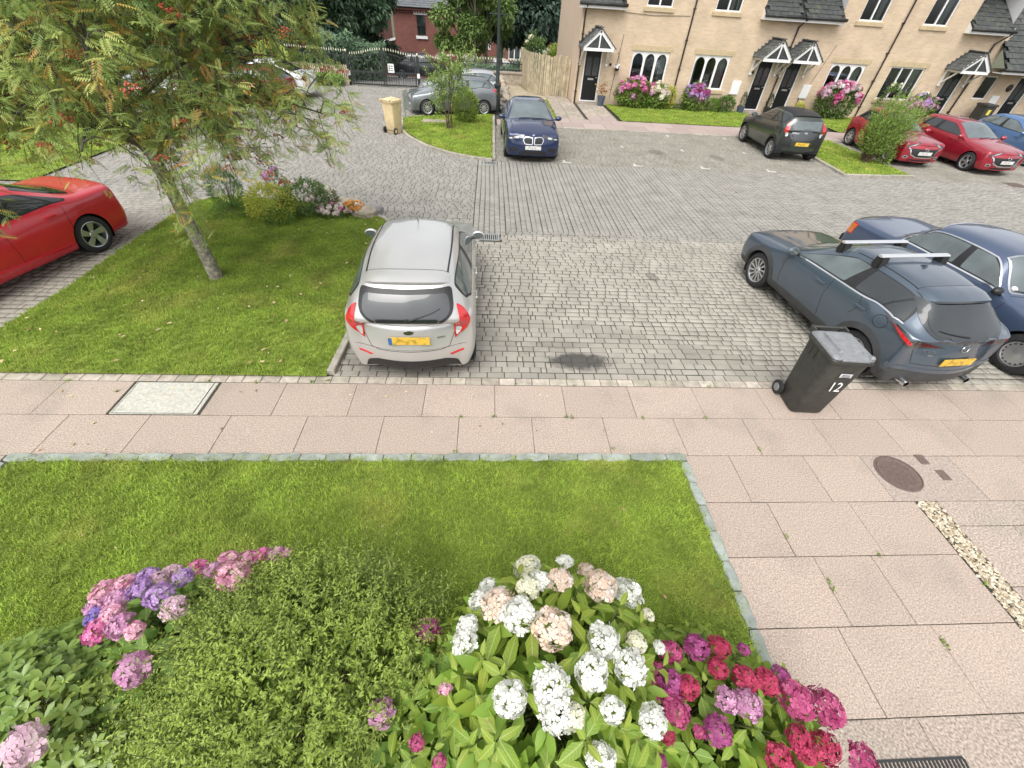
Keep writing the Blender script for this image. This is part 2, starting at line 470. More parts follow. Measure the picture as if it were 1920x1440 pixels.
def slab(x0, x1, y0, y1, m, name='paving_slab', z=0.0, gap=0.005, par=None):
    w, d = round(x1 - x0 - gap, 3), round(y1 - y0 - gap, 3)
    k = (w, d, m.name)
    if k not in slab_cache:
        b = MB(); b.box(-w / 2, w / 2, -d / 2, d / 2, -0.03, 0, ch=0.004); slab_cache[k] = b.mesh(name, m)
    return link(name, slab_cache[k], par or pavement, ((x0 + x1) / 2, (y0 + y1) / 2, z + random.uniform(-.0015, .0015)),
                (random.gauss(0, .0012), random.gauss(0, .0012), random.gauss(0, .0015)))
row_a = [-8.05, -7.14, -6.24, -5.33, -4.5]
for a, b in zip(row_a, row_a[1:]): slab(a, b, 3.512, 4.09, M_slab)
row_a = [-3.43, -2.606, -1.702, -.795, .112, 1.023, 1.93, 2.84, 3.756, 4.69, 5.63, 6.54, 7.45, 8.36, 9.27, 10.18, 11.09, 12.0]
for a, b in zip(row_a, row_a[1:]): slab(a, b, 3.512, 4.09, M_slab)
row_b = [-8.5, -7.6, -6.7, -5.79, -4.89, -3.98, -3.06, -2.158, -1.247, -.332, .571, 1.475, 2.39, 3.31, 4.246, 5.153, 6.06, 6.97, 7.87, 8.78, 9.7, 10.6, 11.5, 12.4]
for a, b in zip(row_b, row_b[1:]): slab(a, b, 2.918, 3.51, M_slab)
for a, b in ((2.345, 2.88), (2.88, 3.8), (3.8, 4.52)): slab(a, b, 2.296, 2.916, M_slab)
for a, b in ((5.66, 6.57), (6.57, 7.5), (7.5, 8.4), (8.4, 9.3), (9.3, 10.2), (10.2, 11.1)): slab(a, b, 2.296, 2.916, M_slab)
slab(4.522, 5.658, 2.296, 2.916, M_slabc, 'concrete_slab')
for a, b in ((2.345, 3.04), (3.04, 3.968), (3.968, 4.745)): slab(a, b, 1.70, 2.294, M_slab)
for a, b in ((2.345, 3.21), (3.21, 3.81), (3.81, 4.745)): slab(a, b, 1.08, 1.698, M_slab)
for a, b in ((2.345, 3.07), (3.07, 3.93), (3.93, 4.745)): slab(a, b, 0.455, 1.078, M_slab)
for a, b in ((2.345, 3.3), (3.3, 4.1), (4.1, 4.745)): slab(a, b, -0.17, 0.453, M_slabg)
for a, b in ((2.345, 3.1), (3.1, 4.0), (4.0, 4.745)): slab(a, b, -0.8, -0.172, M_slabg)
for y0, y1 in ((2.0, 2.294), (1.38, 1.998), (.76, 1.378), (.14, .758), (-.5, .138)):
    off = 0.0 if y0 > 1.5 else .3
    for k in range(7): slab(5.005 + .91 * k - (off if k else 0), 5.005 + .91 * (k + 1) - off, y0, y1, M_slabg)
for y0, y1, o in ((2.296, 2.916, 0), (1.68, 2.294, .3), (1.06, 1.678, 0), (.45, 1.058, .3)):
    for k in range(3): slab(-5.12 - .91 * (k + 1) + o * (k > 0), -5.12 - .91 * k + (o if k > 1 else 0), y0, y1, M_slab)
# edging blocks between slabs and parking bays
x = -8.0
while x < 12.4:
    w = random.uniform(.2, .25)
    slab(x, x + w, 4.094, 4.232, M_edge, 'edging_block', z=0.002, gap=0.008); x += w
# weeds rooted in slab joints: tiny leaf tufts
def blade_tuft(mb, x, y, z, n, h, r, w=.004, tone=None):
    for k in range(n):
        a = random.uniform(0, 2 * PI); rr = random.uniform(0, r); l = random.uniform(.5, 1) * h
        px, py = x + rr * math.cos(a), y + rr * math.sin(a)
        b = random.uniform(0, 2 * PI); lean = random.uniform(.2, .9) * l
        dx, dy = math.cos(b) * lean, math.sin(b) * lean
        sx_, sy_ = -math.sin(b) * w, math.cos(b) * w
        mb.add([(px - sx_, py - sy_, z), (px + sx_, py + sy_, z), (px + dx * .5 + sx_ * .7, py + dy * .5 + sy_ * .7, z + l * .65), (px + dx * .5 - sx_ * .7, py + dy * .5 - sy_ * .7, z + l * .65), (px + dx, py + dy, z + l * .8)],
               [(0, 1, 2, 3), (3, 2, 4)], 0, random.random() if tone is None else tone)
M_weed = mat('weed_green', (0.17, 0.26, 0.035), 0.7, var=0.2, tone=0.35)
wd = MB()
for x, y in ((3.215, 1.38), (3.22, 1.45), (3.31, 3.0), (2.83, 3.515), (1.02, 3.52), (1.08, 3.515), (.1, 3.512), (-.3, 3.51), (1.5, 3.02), (-.35, 2.96), (3.93, .95), (3.935, .9), (3.04, 1.9), (2.0, 3.51), (-2.1, 4.13), (-2.3, 4.1), (.4, 4.1), (1.2, 4.1),
             (-4.6, 3.9), (-5.3, 4.08), (-3.0, 4.09), (-3.6, 4.1), (3.1, 4.1), (3.9, 1.7), (4.75, 1.4)):
    blade_tuft(wd, x, y, 0, 14, .035, .035, .005)
for k in range(110):      # sprigs in the paving-block joints
    x, y = random.choice(((random.uniform(-.1, 1.2), random.uniform(4.3, 5.2)), (random.uniform(-2, 4.8), random.uniform(4.25, 8.8)), (random.uniform(-.35, .4), random.uniform(8.9, 14)), (random.uniform(-7, -6.8), random.uniform(4.3, 9))))
    blade_tuft(wd, x, y, -.004, 4, .022, .02, .004)
tag(obj('weeds', wd, M_weed, fix=False), kind='stuff')

# gravel strip
M_peb = mat('pebble', (0.47, 0.37, 0.23), 0.75, var=0.2, vscale=50, tone=0.45, col2=(0.46, 0.42, 0.34))
gv = MB()
for k in range(2600):
    x, y = random.uniform(4.76, 4.995), random.uniform(-.6, 2.285)
    s = random.uniform(.009, .02); a = random.uniform(0, PI); c, si = math.cos(a), math.sin(a)
    L_, W_, H_ = s * random.uniform(1, 1.5), s, s * random.uniform(.45, .8)
    z = random.uniform(-.008, .006)
    vs = [(x + c * L_, y + si * L_, z), (x - si * W_, y + c * W_, z), (x - c * L_, y - si * L_, z), (x + si * W_, y - c * W_, z), (x + c * L_ * .3, y + si * L_ * .3, z + H_), (x - c * L_ * .4, y - si * L_ * .4, z + H_ * .9)]
    gv.add(vs, [(0, 1, 4), (1, 5, 4), (1, 2, 5), (2, 3, 5), (3, 4, 5), (3, 0, 4)], 0, random.random())
tag(obj('gravel', gv, M_peb, fix=False, smooth=True), kind='stuff')

# kerb stones round the near lawn
M_kerbst = mat('slate_kerb', (0.27, 0.30, 0.27), 0.85, var=0.2, vscale=9, objvar=0.14, bump=0.5, bscale=40, stain=0.5, stain_col=(0.16, 0.2, 0.1), stain_scale=4)
kr = MB(); kr.box(-5.06, 2.3, 2.83, 2.9, -.06, -.004); kr.box(2.25, 2.32, -.6, 2.83, -.06, -.004); kr.box(-5.1, -5.03, -.6, 2.83, -.06, -.004)
lawn_kerb = tag(obj('lawn_kerb', kr, M_soil), kind='structure')
def rough_stone(l, w, h):
    b = MB()
    n = 5; vs = []
    for i in range(n + 1):
        x = -l / 2 + l * i / n; e = .012 if i in (0, n) else 0
        j = lambda s: random.gauss(0, s)
        vs += [(x + j(.004), -w / 2 + j(.006) + e, -.07), (x + j(.004), -w / 2 + .008 + j(.005) + e, h * .8 + j(.004)), (x + j(.003), -w / 2 + .022 + j(.004) + e, h + j(.005)), (x, w / 2 - .02 + j(.004) - e, h + j(.005)), (x, w / 2 - .004 + j(.005) - e, h * .75), (x, w / 2 + j(.004) - e, -.07)]
    fs = []
    for i in range(n):
        for k in range(5): fs.append((i * 6 + k, (i + 1) * 6 + k, (i + 1) * 6 + k + 1, i * 6 + k + 1))
    fs += [(0, 1, 2, 3, 4, 5), tuple(n * 6 + k for k in range(6))[::-1]]
    b.add(vs, fs); return b
def stone_run(x0, y0, x1, y1, lo=.26, hi=.42):
    d = math.hypot(x1 - x0, y1 - y0); a = math.atan2(y1 - y0, x1 - x0); t = 0
    while t < d - .1:
        l = min(random.uniform(lo, hi), d - t)
        o = obj('kerb_stone', rough_stone(l - .012, .115, random.uniform(.028, .045)), M_kerbst, lawn_kerb)
        o.location = (x0 + (t + l / 2) * math.cos(a), y0 + (t + l / 2) * math.sin(a), 0); o.rotation_euler = (0, random.gauss(0, .015), a + random.gauss(0, .02)); t += l
stone_run(-5.07, 2.87, 2.34, 2.87)
stone_run(2.29, 2.80, 2.29, 0.35, .26, .36)
stone_run(-5.07, 2.80, -5.07, 0.6)

# straight and curved kerbs of the planted islands
M_kerbc = mat('kerb_concrete', (0.36, 0.33, 0.28), 0.9, var=0.2, vscale=10, objvar=0.12, bump=0.3, bscale=60, stain=0.5, stain_col=(0.2, 0.2, 0.13), stain_scale=3)
def kerb_run(parent, pts, step, w=.1, h=.075):
    for (x0, y0), (x1, y1) in zip(pts, pts[1:]):
        d = math.hypot(x1 - x0, y1 - y0); a = math.atan2(y1 - y0, x1 - x0); n = max(1, round(d / step))
        for k in range(n):
            l = d / n; b = MB(); b.box(-l / 2 + .004, l / 2 - .004, -w / 2, w / 2, -.1, h, ch=.012)
            o = obj('kerb_stone', b, M_kerbc, parent)
            o.location = (x0 + (k + .5) * l * math.cos(a), y0 + (k + .5) * l * math.sin(a), random.uniform(-.006, .004)); o.rotation_euler = (0, 0, a + random.gauss(0, .006))
def arc(pts, n=4):
    """Catmull-Rom through pts"""
    out = []
    P = [Vector((*pts[0], 0))] + [Vector((*p, 0)) for p in pts] + [Vector((*pts[-1], 0))]
    for i in range(1, len(P) - 2):
        for k in range(n):
            t = k / n
            p = 0.5 * ((2 * P[i]) + (P[i + 1] - P[i - 1]) * t + (2 * P[i - 1] - 5 * P[i] + 4 * P[i + 1] - P[i + 2]) * t * t + (3 * P[i] - P[i - 1] - 3 * P[i + 1] + P[i + 2]) * t ** 3)
            out.append((p.x, p.y))
    return out + [tuple(pts[-1])]
kb = MB(); kb.box(-2.1, -2.06, 4.3, 4.4, -.1, -.05)
island_kerbs = tag(obj('kerb', kb, M_kerbc), kind='structure')
kerb_run(island_kerbs, [(-2.09, 4.26), (-2.04, 5.3), (-2.1, 9.0)], .75)
kerb_run(island_kerbs, arc([(-2.1, 9.0), (-2.4, 9.6), (-3.4, 10.12), (-4.5, 10.42), (-6.2, 10.58), (-6.78, 10.1)], 3), .45, .09, .05)
kerb_run(island_kerbs, arc([(-3.5, 19.7), (-3.16, 17.6), (-2.4, 16.15), (-1.54, 15.2), (-0.72, 14.66), (0.1, 14.43)], 3), .5, .1, .07)
kerb_run(island_kerbs, [(0.16, 14.5), (0.18, 21.0)], .9, .1, .07)
kerb_run(island_kerbs, [(12.2, 19.3), (11.86, 14.42), (14.4, 14.62)], .9, .1, .08)
kerb_run(island_kerbs, [(0.3, 19.36), (30, 19.36)], .9, .11, .05)

# far footpath and front-garden paths
M_path = mat('far_pink_slab', (0.37, 0.295, 0.265), 0.9, var=0.2, vscale=20, objvar=0.1)
M_flag = mat('stone_flag', (0.34, 0.29, 0.24), 0.9, var=0.25, vscale=6, objvar=0.12, stain=0.4, stain_col=(0.22, 0.22, 0.14))
fb_ = MB(); fb_.add([(.25, 19.4, .036), (34, 19.4, .036), (34, 21.05, .036), (.25, 21.05, .036)], [(0, 1, 2, 3)])
fb_.add([(2.15, 21.05, .034), (5.75, 21.05, .034), (5.75, 24.99, .034), (2.15, 24.99, .034)], [(0, 1, 2, 3)])
far_path = tag(obj('footpath', fb_, M_bed), kind='structure')
for k in range(31):
    for r in range(2): slab(.3 + .9 * k + .45 * r, .3 + .9 * (k + 1) + .45 * r, 19.43 + .81 * r, 20.23 + .81 * r, M_path, z=.05, gap=.012, par=far_path)
for r in range(7):
    for a, b in ((2.95, 3.5), (3.5, 4.1 if r > 4 else 4.2), (4.35, 5.0), (5.0, 5.65)):
      if r < 5 or a < 4: slab(a, b, 21.07 + .78 * r, 21.84 + .78 * r, M_path if (r == 0 and a > 4.3) else M_flag, z=.05, gap=.014, par=far_path)

gp_ = MB(); gp_.add([(.9, 21.06, .031), (2.25, 21.06, .031), (2.9, 25.2, .031), (4.1, 25.0, .031), (4.1, 26.6, .031), (3.0, 26.6, .031), (2.0, 28.2, .02), (1.7, 30, .01), (.7, 29.5, .01)], [tuple(range(9))]); tag(obj('garden_path', gp_, mat('trodden_path', (.36, .31, .22), .95, var=.25, vscale=3, stain=.5, stain_col=(.2, .22, .1), stain_scale=1.5)), kind='structure')
# ------------------------------------------------------------------ grass
M_turf = mat('turf', (0.16, 0.22, 0.03), 0.95, var=0.3, vscale=2.2, stain=0.55, stain_col=(0.22, 0.22, 0.04), stain_scale=1.6, bump=0.6, bscale=60)
M_blade = mat('grass_blade', (0.31, 0.42, 0.06), 0.75, var=0.3, vscale=2.6, tone=0.34, stain=0.75, stain_col=(0.50, 0.48, 0.12), stain_scale=1.1, trans=0.3, detail=8)
def tuft_obj(name, n, h, r, w):
    b = MB()
    for k in range(n): blade_tuft(b, 0, 0, 0, 1, h, r, w)
    me = b.mesh(name, M_blade)
    return bpy.data.objects.new(name, me)           # only instanced, never placed by itself
def scatter_nodes(name, src, density, smin, smax, seed):
    ng = bpy.data.node_groups.new(name, 'GeometryNodeTree')
    ng.interface.new_socket('Geometry', in_out='INPUT', socket_type='NodeSocketGeometry')
    ng.interface.new_socket('Geometry', in_out='OUTPUT', socket_type='NodeSocketGeometry')
    N, L = ng.nodes, ng.links
    gi, go = N.new('NodeGroupInput'), N.new('NodeGroupOutput')
    dp = N.new('GeometryNodeDistributePointsOnFaces'); dp.inputs['Density'].default_value = density; dp.inputs['Seed'].default_value = seed
    ip = N.new('GeometryNodeInstanceOnPoints')
    oi = N.new('GeometryNodeObjectInfo'); oi.inputs['Object'].default_value = src
    rr = N.new('FunctionNodeRandomValue'); rr.data_type = 'FLOAT_VECTOR'; rr.inputs[0].default_value = (-.1, -.1, 0); rr.inputs[1].default_value = (.1, .1, 6.28)
    rs = N.new('FunctionNodeRandomValue'); rs.data_type = 'FLOAT'; rs.inputs[2].default_value = smin; rs.inputs[3].default_value = smax
    L.new(gi.outputs[0], dp.inputs['Mesh']); L.new(dp.outputs['Points'], ip.inputs['Points']); L.new(oi.outputs['Geometry'], ip.inputs['Instance'])
    L.new(rr.outputs[0], ip.inputs['Rotation']); L.new(rs.outputs[1], ip.inputs['Scale']); L.new(ip.outputs[0], go.inputs[0])
    return ng
def lawn(poly, z, density, tuft, seed, hump=0.0, sub=.22):
    """soil sheet with gentle unevenness and a skirt, plus scattered grass"""
    x0, x1 = min(p[0] for p in poly), max(p[0] for p in poly); y0, y1 = min(p[1] for p in poly), max(p[1] for p in poly)
    pts = [Vector(p) for p in poly]; n = len(pts); edge = [(i, (i + 1) % n) for i in range(n)]
    x = x0 + sub / 2
    while x < x1:
        y = y0 + sub / 2
        while y < y1:
            if inside(poly, x, y): pts.append(Vector((x + random.uniform(-.05, .05), y + random.uniform(-.05, .05))))
            y += sub
        x += sub
    vs, _, fs, *_r = geometry.delaunay_2d_cdt(pts, edge, [], 1, 1e-5)
    def hz(p):
        d = min((Vector(p) - geometry.intersect_point_line(Vector(p), Vector(poly[i]), Vector(poly[i - 1]))[0]).length if True else 0 for i in range(n))
        return z + hump * min(1, d / 1.2) + .012 * noise.noise((p[0] * .9, p[1] * .9, z))
    b = MB(); b.add([(p[0], p[1], hz(p)) for p in vs], fs)
    me = b.mesh('lawn', M_turf, True)
    bm = bmesh.new(); bm.from_mesh(me); bmesh.ops.recalc_face_normals(bm, faces=bm.faces)
    if bm.faces and sum(f.normal.z for f in bm.faces) < 0: bmesh.ops.reverse_faces(bm, faces=bm.faces)
    bm.to_mesh(me); bm.free()
    l = tag(link('lawn', me), kind='structure')
    g_ = link('grass', me.copy())
    g_.location.z = .002
    md = g_.modifiers.new('scatter', 'NODES'); md.node_group = scatter_nodes('grass_scatter', tuft, density, .55, 1.5, seed)
    tag(g_, kind='stuff')
    return l
t_near = tuft_obj('grass_tuft', 9, .036, .03, .0024)
t_mid = tuft_obj('grass_tuft', 9, .042, .045, .0032)
t_far = tuft_obj('grass_tuft', 8, .05, .1, .007)
lawn(LAWN_B, .012, 1500, t_near, 1)
lawn(LAWN_A, .03, 900, t_mid, 2, .05)
lawn(ISLAND, .05, 220, t_far, 3, .05, .4)
lawn(WEDGE, .05, 200, t_far, 4, .04, .4)
lawn([(5.85, 21.1), (6.6, 21.15), (13.0, 21.1), (13.0, 24.9), (5.85, 24.9)], .05, 130, t_far, 5, .03, .5)
lawn([(15.9, 21.1), (23.0, 21.1), (23.0, 24.9), (15.9, 24.9)], .05, 130, t_far, 6, .03, .5)
lawn([(2.2, 19.6), (2.9, 21.2), (2.9, 25.2), (2.3, 25.2)], .055, 150, t_far, 7, .02, .5)
lawn([(-16, 11), (-11, 11), (-10.8, 17.5), (-16, 17.5)], .04, 100, t_far, 8, .03, .6)

# fallen leaves and petals on the lawns
M_dry = mat('dry_leaf', (0.30, 0.16, 0.06), 0.8, var=0.3, tone=0.4, col2=(0.5, 0.4, 0.24))
fl = MB()
def flat_leaf(x, y, z, s):
    a = random.uniform(0, 2 * PI); c, si = math.cos(a), math.sin(a)
    q = [(-1, 0, .1), (-.3, .5, .35), (.4, .42, .3), (1, 0, .15), (.35, -.45, .25), (-.35, -.45, .4)]
    fl.add([(x + s * (u * c - v * si), y + s * (u * si + v * c), z + s * w * .6) for u, v, w in q], [(0, 1, 5), (1, 2, 4, 5), (2, 3, 4)], 0, random.random())
for k in range(90):
    x, y = random.uniform(-6.7, -2.2), random.uniform(4.3, 9.3)
    if inside(LAWN_A, x, y): flat_leaf(x, y, .1, random.uniform(.02, .045))
for k in range(26): flat_leaf(random.uniform(-4.5, 2.2), random.uniform(1.2, 2.8), .04, random.uniform(.006, .014))
for k in range(40): flat_leaf(random.uniform(-5.5, 2), random.choice((3.0, 4.1, 3.9, 3.3)) + random.uniform(-.1, .1), .008, random.uniform(.012, .03))
for x, y in ((1.6, 1.34), (1.43, 2.2)): flat_leaf(x, y, .04, .024)
tag(obj('fallen_leaves', fl, M_dry, fix=False), kind='stuff')
# clover and daisies: broader weeds showing in the near turf
cl = MB()
for k in range(420):
    x, y = random.uniform(-4.9, 2.2), random.uniform(.8, 2.8)
    if noise.noise((x * 1.2, y * 1.2, 3)) > -.05: blade_tuft(cl, x, y, .014, 9, .036, .05, .008)
tag(obj('clover', cl, M_weed, fix=False), kind='stuff')
# ------------------------------------------------------------------ the row of buff brick houses opposite (front wall in the plane y = 25)
M_buff = brick_mat('buff_brick', (0.64, 0.485, 0.32), (0.56, 0.41, 0.265), (0.56, 0.48, 0.39), 'xz')
M_buffs = mat('buff_gable', (0.62, 0.48, 0.36), .9, var=.03, vscale=.6)
M_art = mat('cast_stone', (0.50, 0.40, 0.25), 0.85, var=0.12, vscale=8, bump=0.2)
M_upvc = mat('white_plastic', (0.80, 0.80, 0.79), 0.35, var=0.04)
M_blackp = mat('black_door', (0.012, 0.013, 0.014), 0.35, var=0.1, spec=.3)
M_brown = mat('brown_downpipe', (0.035, 0.022, 0.018), 0.45, var=0.15)
M_tile = mat('concrete_tile', (0.075, 0.08, 0.078), 0.85, var=0.3, vscale=5, objvar=0.22, tone=0.25, bump=0.4, bscale=40, stain=0.6, stain_col=(0.11, 0.12, 0.07), stain_scale=3)
M_steel = mat('steel', (0.6, 0.6, 0.6), 0.3, 1.0, var=0.05)
M_room = mat('dim_room', (0.05, 0.045, 0.04), 0.9, var=0.3, vscale=2)
M_net = mat('curtain', (0.62, 0.62, 0.60), 0.9, var=0.12, vscale=14)
def glass_mat(name, tint, gloss):
    m = bpy.data.materials.new(name); m.use_nodes = True
    N, L = m.node_tree.nodes, m.node_tree.links
    N.remove(N['Principled BSDF'])
    tr = N.new('ShaderNodeBsdfTransparent'); tr.inputs[0].default_value = (*tint, 1)
    gl = N.new('ShaderNodeBsdfGlossy'); gl.inputs['Roughness'].default_value = 0.02; gl.inputs['Color'].default_value = (.95, .97, 1, 1)
    fr = N.new('ShaderNodeFresnel'); fr.inputs['IOR'].default_value = 1.5
    ad = N.new('ShaderNodeMath'); ad.operation = 'ADD'; ad.use_clamp = True; ad.inputs[1].default_value = gloss
    mx = N.new('ShaderNodeMixShader')
    L.new(fr.outputs[0], ad.inputs[0]); L.new(ad.outputs[0], mx.inputs[0]); L.new(tr.outputs[0], mx.inputs[1]); L.new(gl.outputs[0], mx.inputs[2])
    L.new(mx.outputs[0], N['Material Output'].inputs['Surface'])
    return m
M_pane = glass_mat('window_glass', (.7, .74, .73), .05)

def under(o, par):
    """parent o while it keeps the place it was built in (world coordinates)"""
    o.parent = par
    o.matrix_parent_inverse = (Matrix.Translation(par.location) @ Matrix.Rotation(par.rotation_euler.z, 4, 'Z')).inverted()
    return o
def W(name, mb, m, par, smooth=False, fix=True):
    return under(obj(name, mb, m, None, smooth, fix=fix), par)

FY = 25.0
def facade(b, x0, x1, z0, z1, holes, y=FY, depth=.12, cut=None):
    hs = holes + ([(cut[0], cut[1], cut[2], z1)] if cut else [])
    xs = sorted({x0, x1, *[h[0] for h in hs], *[h[1] for h in hs]}); zs = sorted({z0, z1, *[h[2] for h in hs], *[h[3] for h in hs]})
    for a, c in zip(xs, xs[1:]):
        for d, e in zip(zs, zs[1:]):
            if any(h[0] <= a and c <= h[1] and h[2] <= d and e <= h[3] for h in hs): continue
            b.add([(a, y, d), (c, y, d), (c, y, e), (a, y, e)], [(0, 1, 2, 3)])
    for h in holes:
        a, c, d, e = h
        b.add([(a, y, d), (a, y + depth, d), (a, y + depth, e), (a, y, e)], [(0, 1, 2, 3)]); b.add([(c, y, d), (c, y + depth, d), (c, y + depth, e), (c, y, e)], [(3, 2, 1, 0)])
        b.add([(a, y, d), (c, y, d), (c, y + depth, d), (a, y + depth, d)], [(0, 1, 2, 3)]); b.add([(a, y, e), (c, y, e), (c, y + depth, e), (a, y + depth, e)], [(3, 2, 1, 0)])

def window(h, x0, x1, z0, z1, lights, arched=False, sill=True, lintel=False, curtain=None, sill_x=.1):
    y0, y1 = FY + .05, FY + .11
    f = MB(); e = .055
    f.box(x0 + .002, x0 + e, y0, y1, z0 + .002, z1 - .002); f.box(x1 - e, x1 - .002, y0, y1, z0 + .002, z1 - .002)
    f.box(x0 + e, x1 - e, y0, y1, z0 + .002, z0 + e); f.box(x0 + e, x1 - e, y0, y1, z1 - e, z1 - .002)
    w = (x1 - x0 - 2 * e) / lights; pane = []
    for k in range(lights):
        a, c = x0 + e + k * w, x0 + e + (k + 1) * w
        if k: f.box(a - .035, a + .035, y0 - .004, y1, z0 + e, z1 - e)
        la, lc = a + (.035 if k else 0), c - (.035 if k < lights - 1 else 0)
        if arched:
            r = (lc - la) / 2 - .02; cx, cz = (la + lc) / 2, z1 - e - .04 - r * 1.15
            pts = [(cx + r * math.cos(t), cz + r * 1.15 * math.sin(t)) for t in np.linspace(0, PI, 11)]
            for part, corner in ((pts[:6], (lc + .001, z1 - e + .001)), (pts[5:], (la - .001, z1 - e + .001))):
                if corner[0] > cx: poly = [(lc, cz)] + part + [(cx, z1 - e), (lc, z1 - e)]
                else: poly = part + [(la, cz), (la, z1 - e), (cx, z1 - e)]
                f.extrude(poly, 'y', y0 + .006, y1 - .006)
            f.box(la, cx - r, y0 + .007, y1 - .007, z0 + e, cz); f.box(cx + r, lc, y0 + .007, y1 - .007, z0 + e, cz)
        pane.append((la, lc))
    fo = W('window', f, M_upvc, h)
    p = MB(); p.box(x0 + e, x1 - e, y1 - .03, y1 - .022, z0 + e, z1 - e)
    o = obj('pane', p, M_pane); o.parent = fo
    if sill:
        s = MB(); s.box(x0 - sill_x, x1 + sill_x, FY - .06, FY + .05, z0 - .16, z0 - .003, ch=.02)
        o = obj('sill', s, M_art); o.parent = fo
    if lintel:
        s = MB(); s.box(x0 - .12, x1 + .15, FY - .012, FY + .04, z1 + .003, z1 + .21)
        o = obj('lintel', s, M_art); o.parent = fo
    r = MB(); r.add([(x0, y1 + .55, z0), (x1, y1 + .55, z0), (x1, y1 + .55, z1), (x0, y1 + .55, z1)], [(0, 1, 2, 3)])
    r.add([(x0, y1, z0), (x1, y1, z0), (x1, y1 + .55, z0), (x0, y1 + .55, z0)], [(0, 1, 2, 3)]); r.add([(x0, y1, z1), (x1, y1, z1), (x1, y1 + .55, z1), (x0, y1 + .55, z1)], [(3, 2, 1, 0)])
    r.add([(x0, y1, z0), (x0, y1 + .55, z0), (x0, y1 + .55, z1), (x0, y1, z1)], [(0, 1, 2, 3)]); r.add([(x1, y1, z0), (x1, y1 + .55, z0), (x1, y1 + .55, z1), (x1, y1, z1)], [(3, 2, 1, 0)])
    o = obj('window_recess', r, M_room); o.parent = fo
    for a, c in (curtain or []):
        cu = MB(); n = max(3, int((c - a) / .05))
        for i in range(n):
            xa, xb = a + (c - a) * i / n, a + (c - a) * (i + 1) / n; d = .02 if i % 2 else 0
            cu.add([(xa, y1 + .10 + d, z0 + .02), (xb, y1 + .12 - d, z0 + .02), (xb, y1 + .12 - d, z1 - .02), (xa, y1 + .10 + d, z1 - .02)], [(0, 1, 2, 3)])
        o = obj('curtain', cu, M_net); o.parent = fo
    return fo

def front_door(h, x0, x1, z0=.12, z1=2.19):
    y0 = FY + .03; e = .065
    f = MB(); f.box(x0, x0 + e, y0, FY + .11, z0, z1); f.box(x1 - e, x1, y0, FY + .11, z0, z1); f.box(x0 + e, x1 - e, y0, FY + .11, z1 - e, z1); f.box(x0 + e, x1 - e, y0 - .03, FY + .11, z0, z0 + .045)
    W('door_frame', f, M_upvc, h)
    d = MB(); a, c = x0 + e + .004, x1 - e - .004; d.box(a, c, FY + .05, FY + .1, z0 + .048, z1 - e - .003)
    m = (a + c) / 2; wl_ = (c - a) / 2 - .1
    for s in (-1, 1):       # two raised lower panels
        px = m + s * (wl_ / 2 + .03); d.box(px - wl_ / 2, px + wl_ / 2, FY + .04, FY + .052, z0 + .2, z0 + .72, ch=0)
    do = W('door', d, M_blackp, h)
    for s in (-1, 1):       # tall glazed lights with arched heads
        px = m + s * (wl_ / 2 + .03); r = wl_ / 2
        poly = [(px + r * math.cos(t), z1 - .42 + r * math.sin(t)) for t in np.linspace(0, PI, 9)] + [(px - r, z0 + 1.05), (px + r, z0 + 1.05)]
        g_ = MB(); g_.extrude(poly, 'y', FY + .042, FY + .052)
        o = obj('glazing', g_, M_doorglass); o.parent = do
    k = MB(); k.box(m - .14, m + .14, FY + .034, FY + .05, z0 + .88, z0 + .95); o = obj('letterbox', k, M_steel); o.parent = do
    k = MB(); k.box(c - .13, c - .01, FY + .018, FY + .035, z0 + .97, z0 + .995); k.box(c - .03, c - .012, FY + .018, FY + .05, z0 + .97, z0 + .995); o = obj('handle', k, M_steel); o.parent = do
    s = MB(); s.box(x0 - .12, x1 + .12, FY - .38, FY - .002, .0, z0 - .015, ch=.01); W('step', s, M_flag, h)
M_doorglass = mat('obscure_glass', (0.055, 0.06, 0.062), 0.12, var=0.5, vscale=25, spec=.8)

def tiled_slope(par, name, o0, ux, up, ncol, nrow, tw, te, single, m=None, th=.022):
    """roof tiles laid in courses from eave corner o0, along ux, rising along up; single(r, c) picks those built one by one"""
    o0, ux, up = Vector(o0), Vector(ux).normalized(), Vector(up).normalized(); nn = ux.cross(up).normalized()
    if nn.z < 0: nn = -nn
    one_ = MB()
    rot = Matrix((ux, up, nn)).transposed().to_4x4()
    b = MB(); b.box(.004, tw - .004, -.03, te + .06, 0, th, ch=.004); me = b.mesh('roof_tile', m or M_tile)
    rest_ = MB()
    for r in range(nrow):
        for c in range(ncol):
            p = o0 + up * (r * te) + ux * (c * tw + (tw / 2 if r % 2 else 0)) + nn * (.006 + .004 * random.random())
            tilt = Matrix.Rotation(-.085 + random.gauss(0, .008), 4, 'X') @ Matrix.Rotation(random.gauss(0, .006), 4, 'Z')
            M4 = Matrix.Translation(p) @ rot @ tilt
            if single(r, c):
                t = bpy.data.objects.new('roof_tile', me); COL.objects.link(t); t.parent = par; t.matrix_parent_inverse = Matrix.Translation(-par.location); t.matrix_basis = M4
            else: rest_.add([M4 @ v.co for v in me.vertices], [tuple(q.vertices) for q in me.polygons], 0, random.random())
    if rest_.f: tag(W('roof_tiles', rest_, m or M_tile, par, fix=False), kind='stuff')

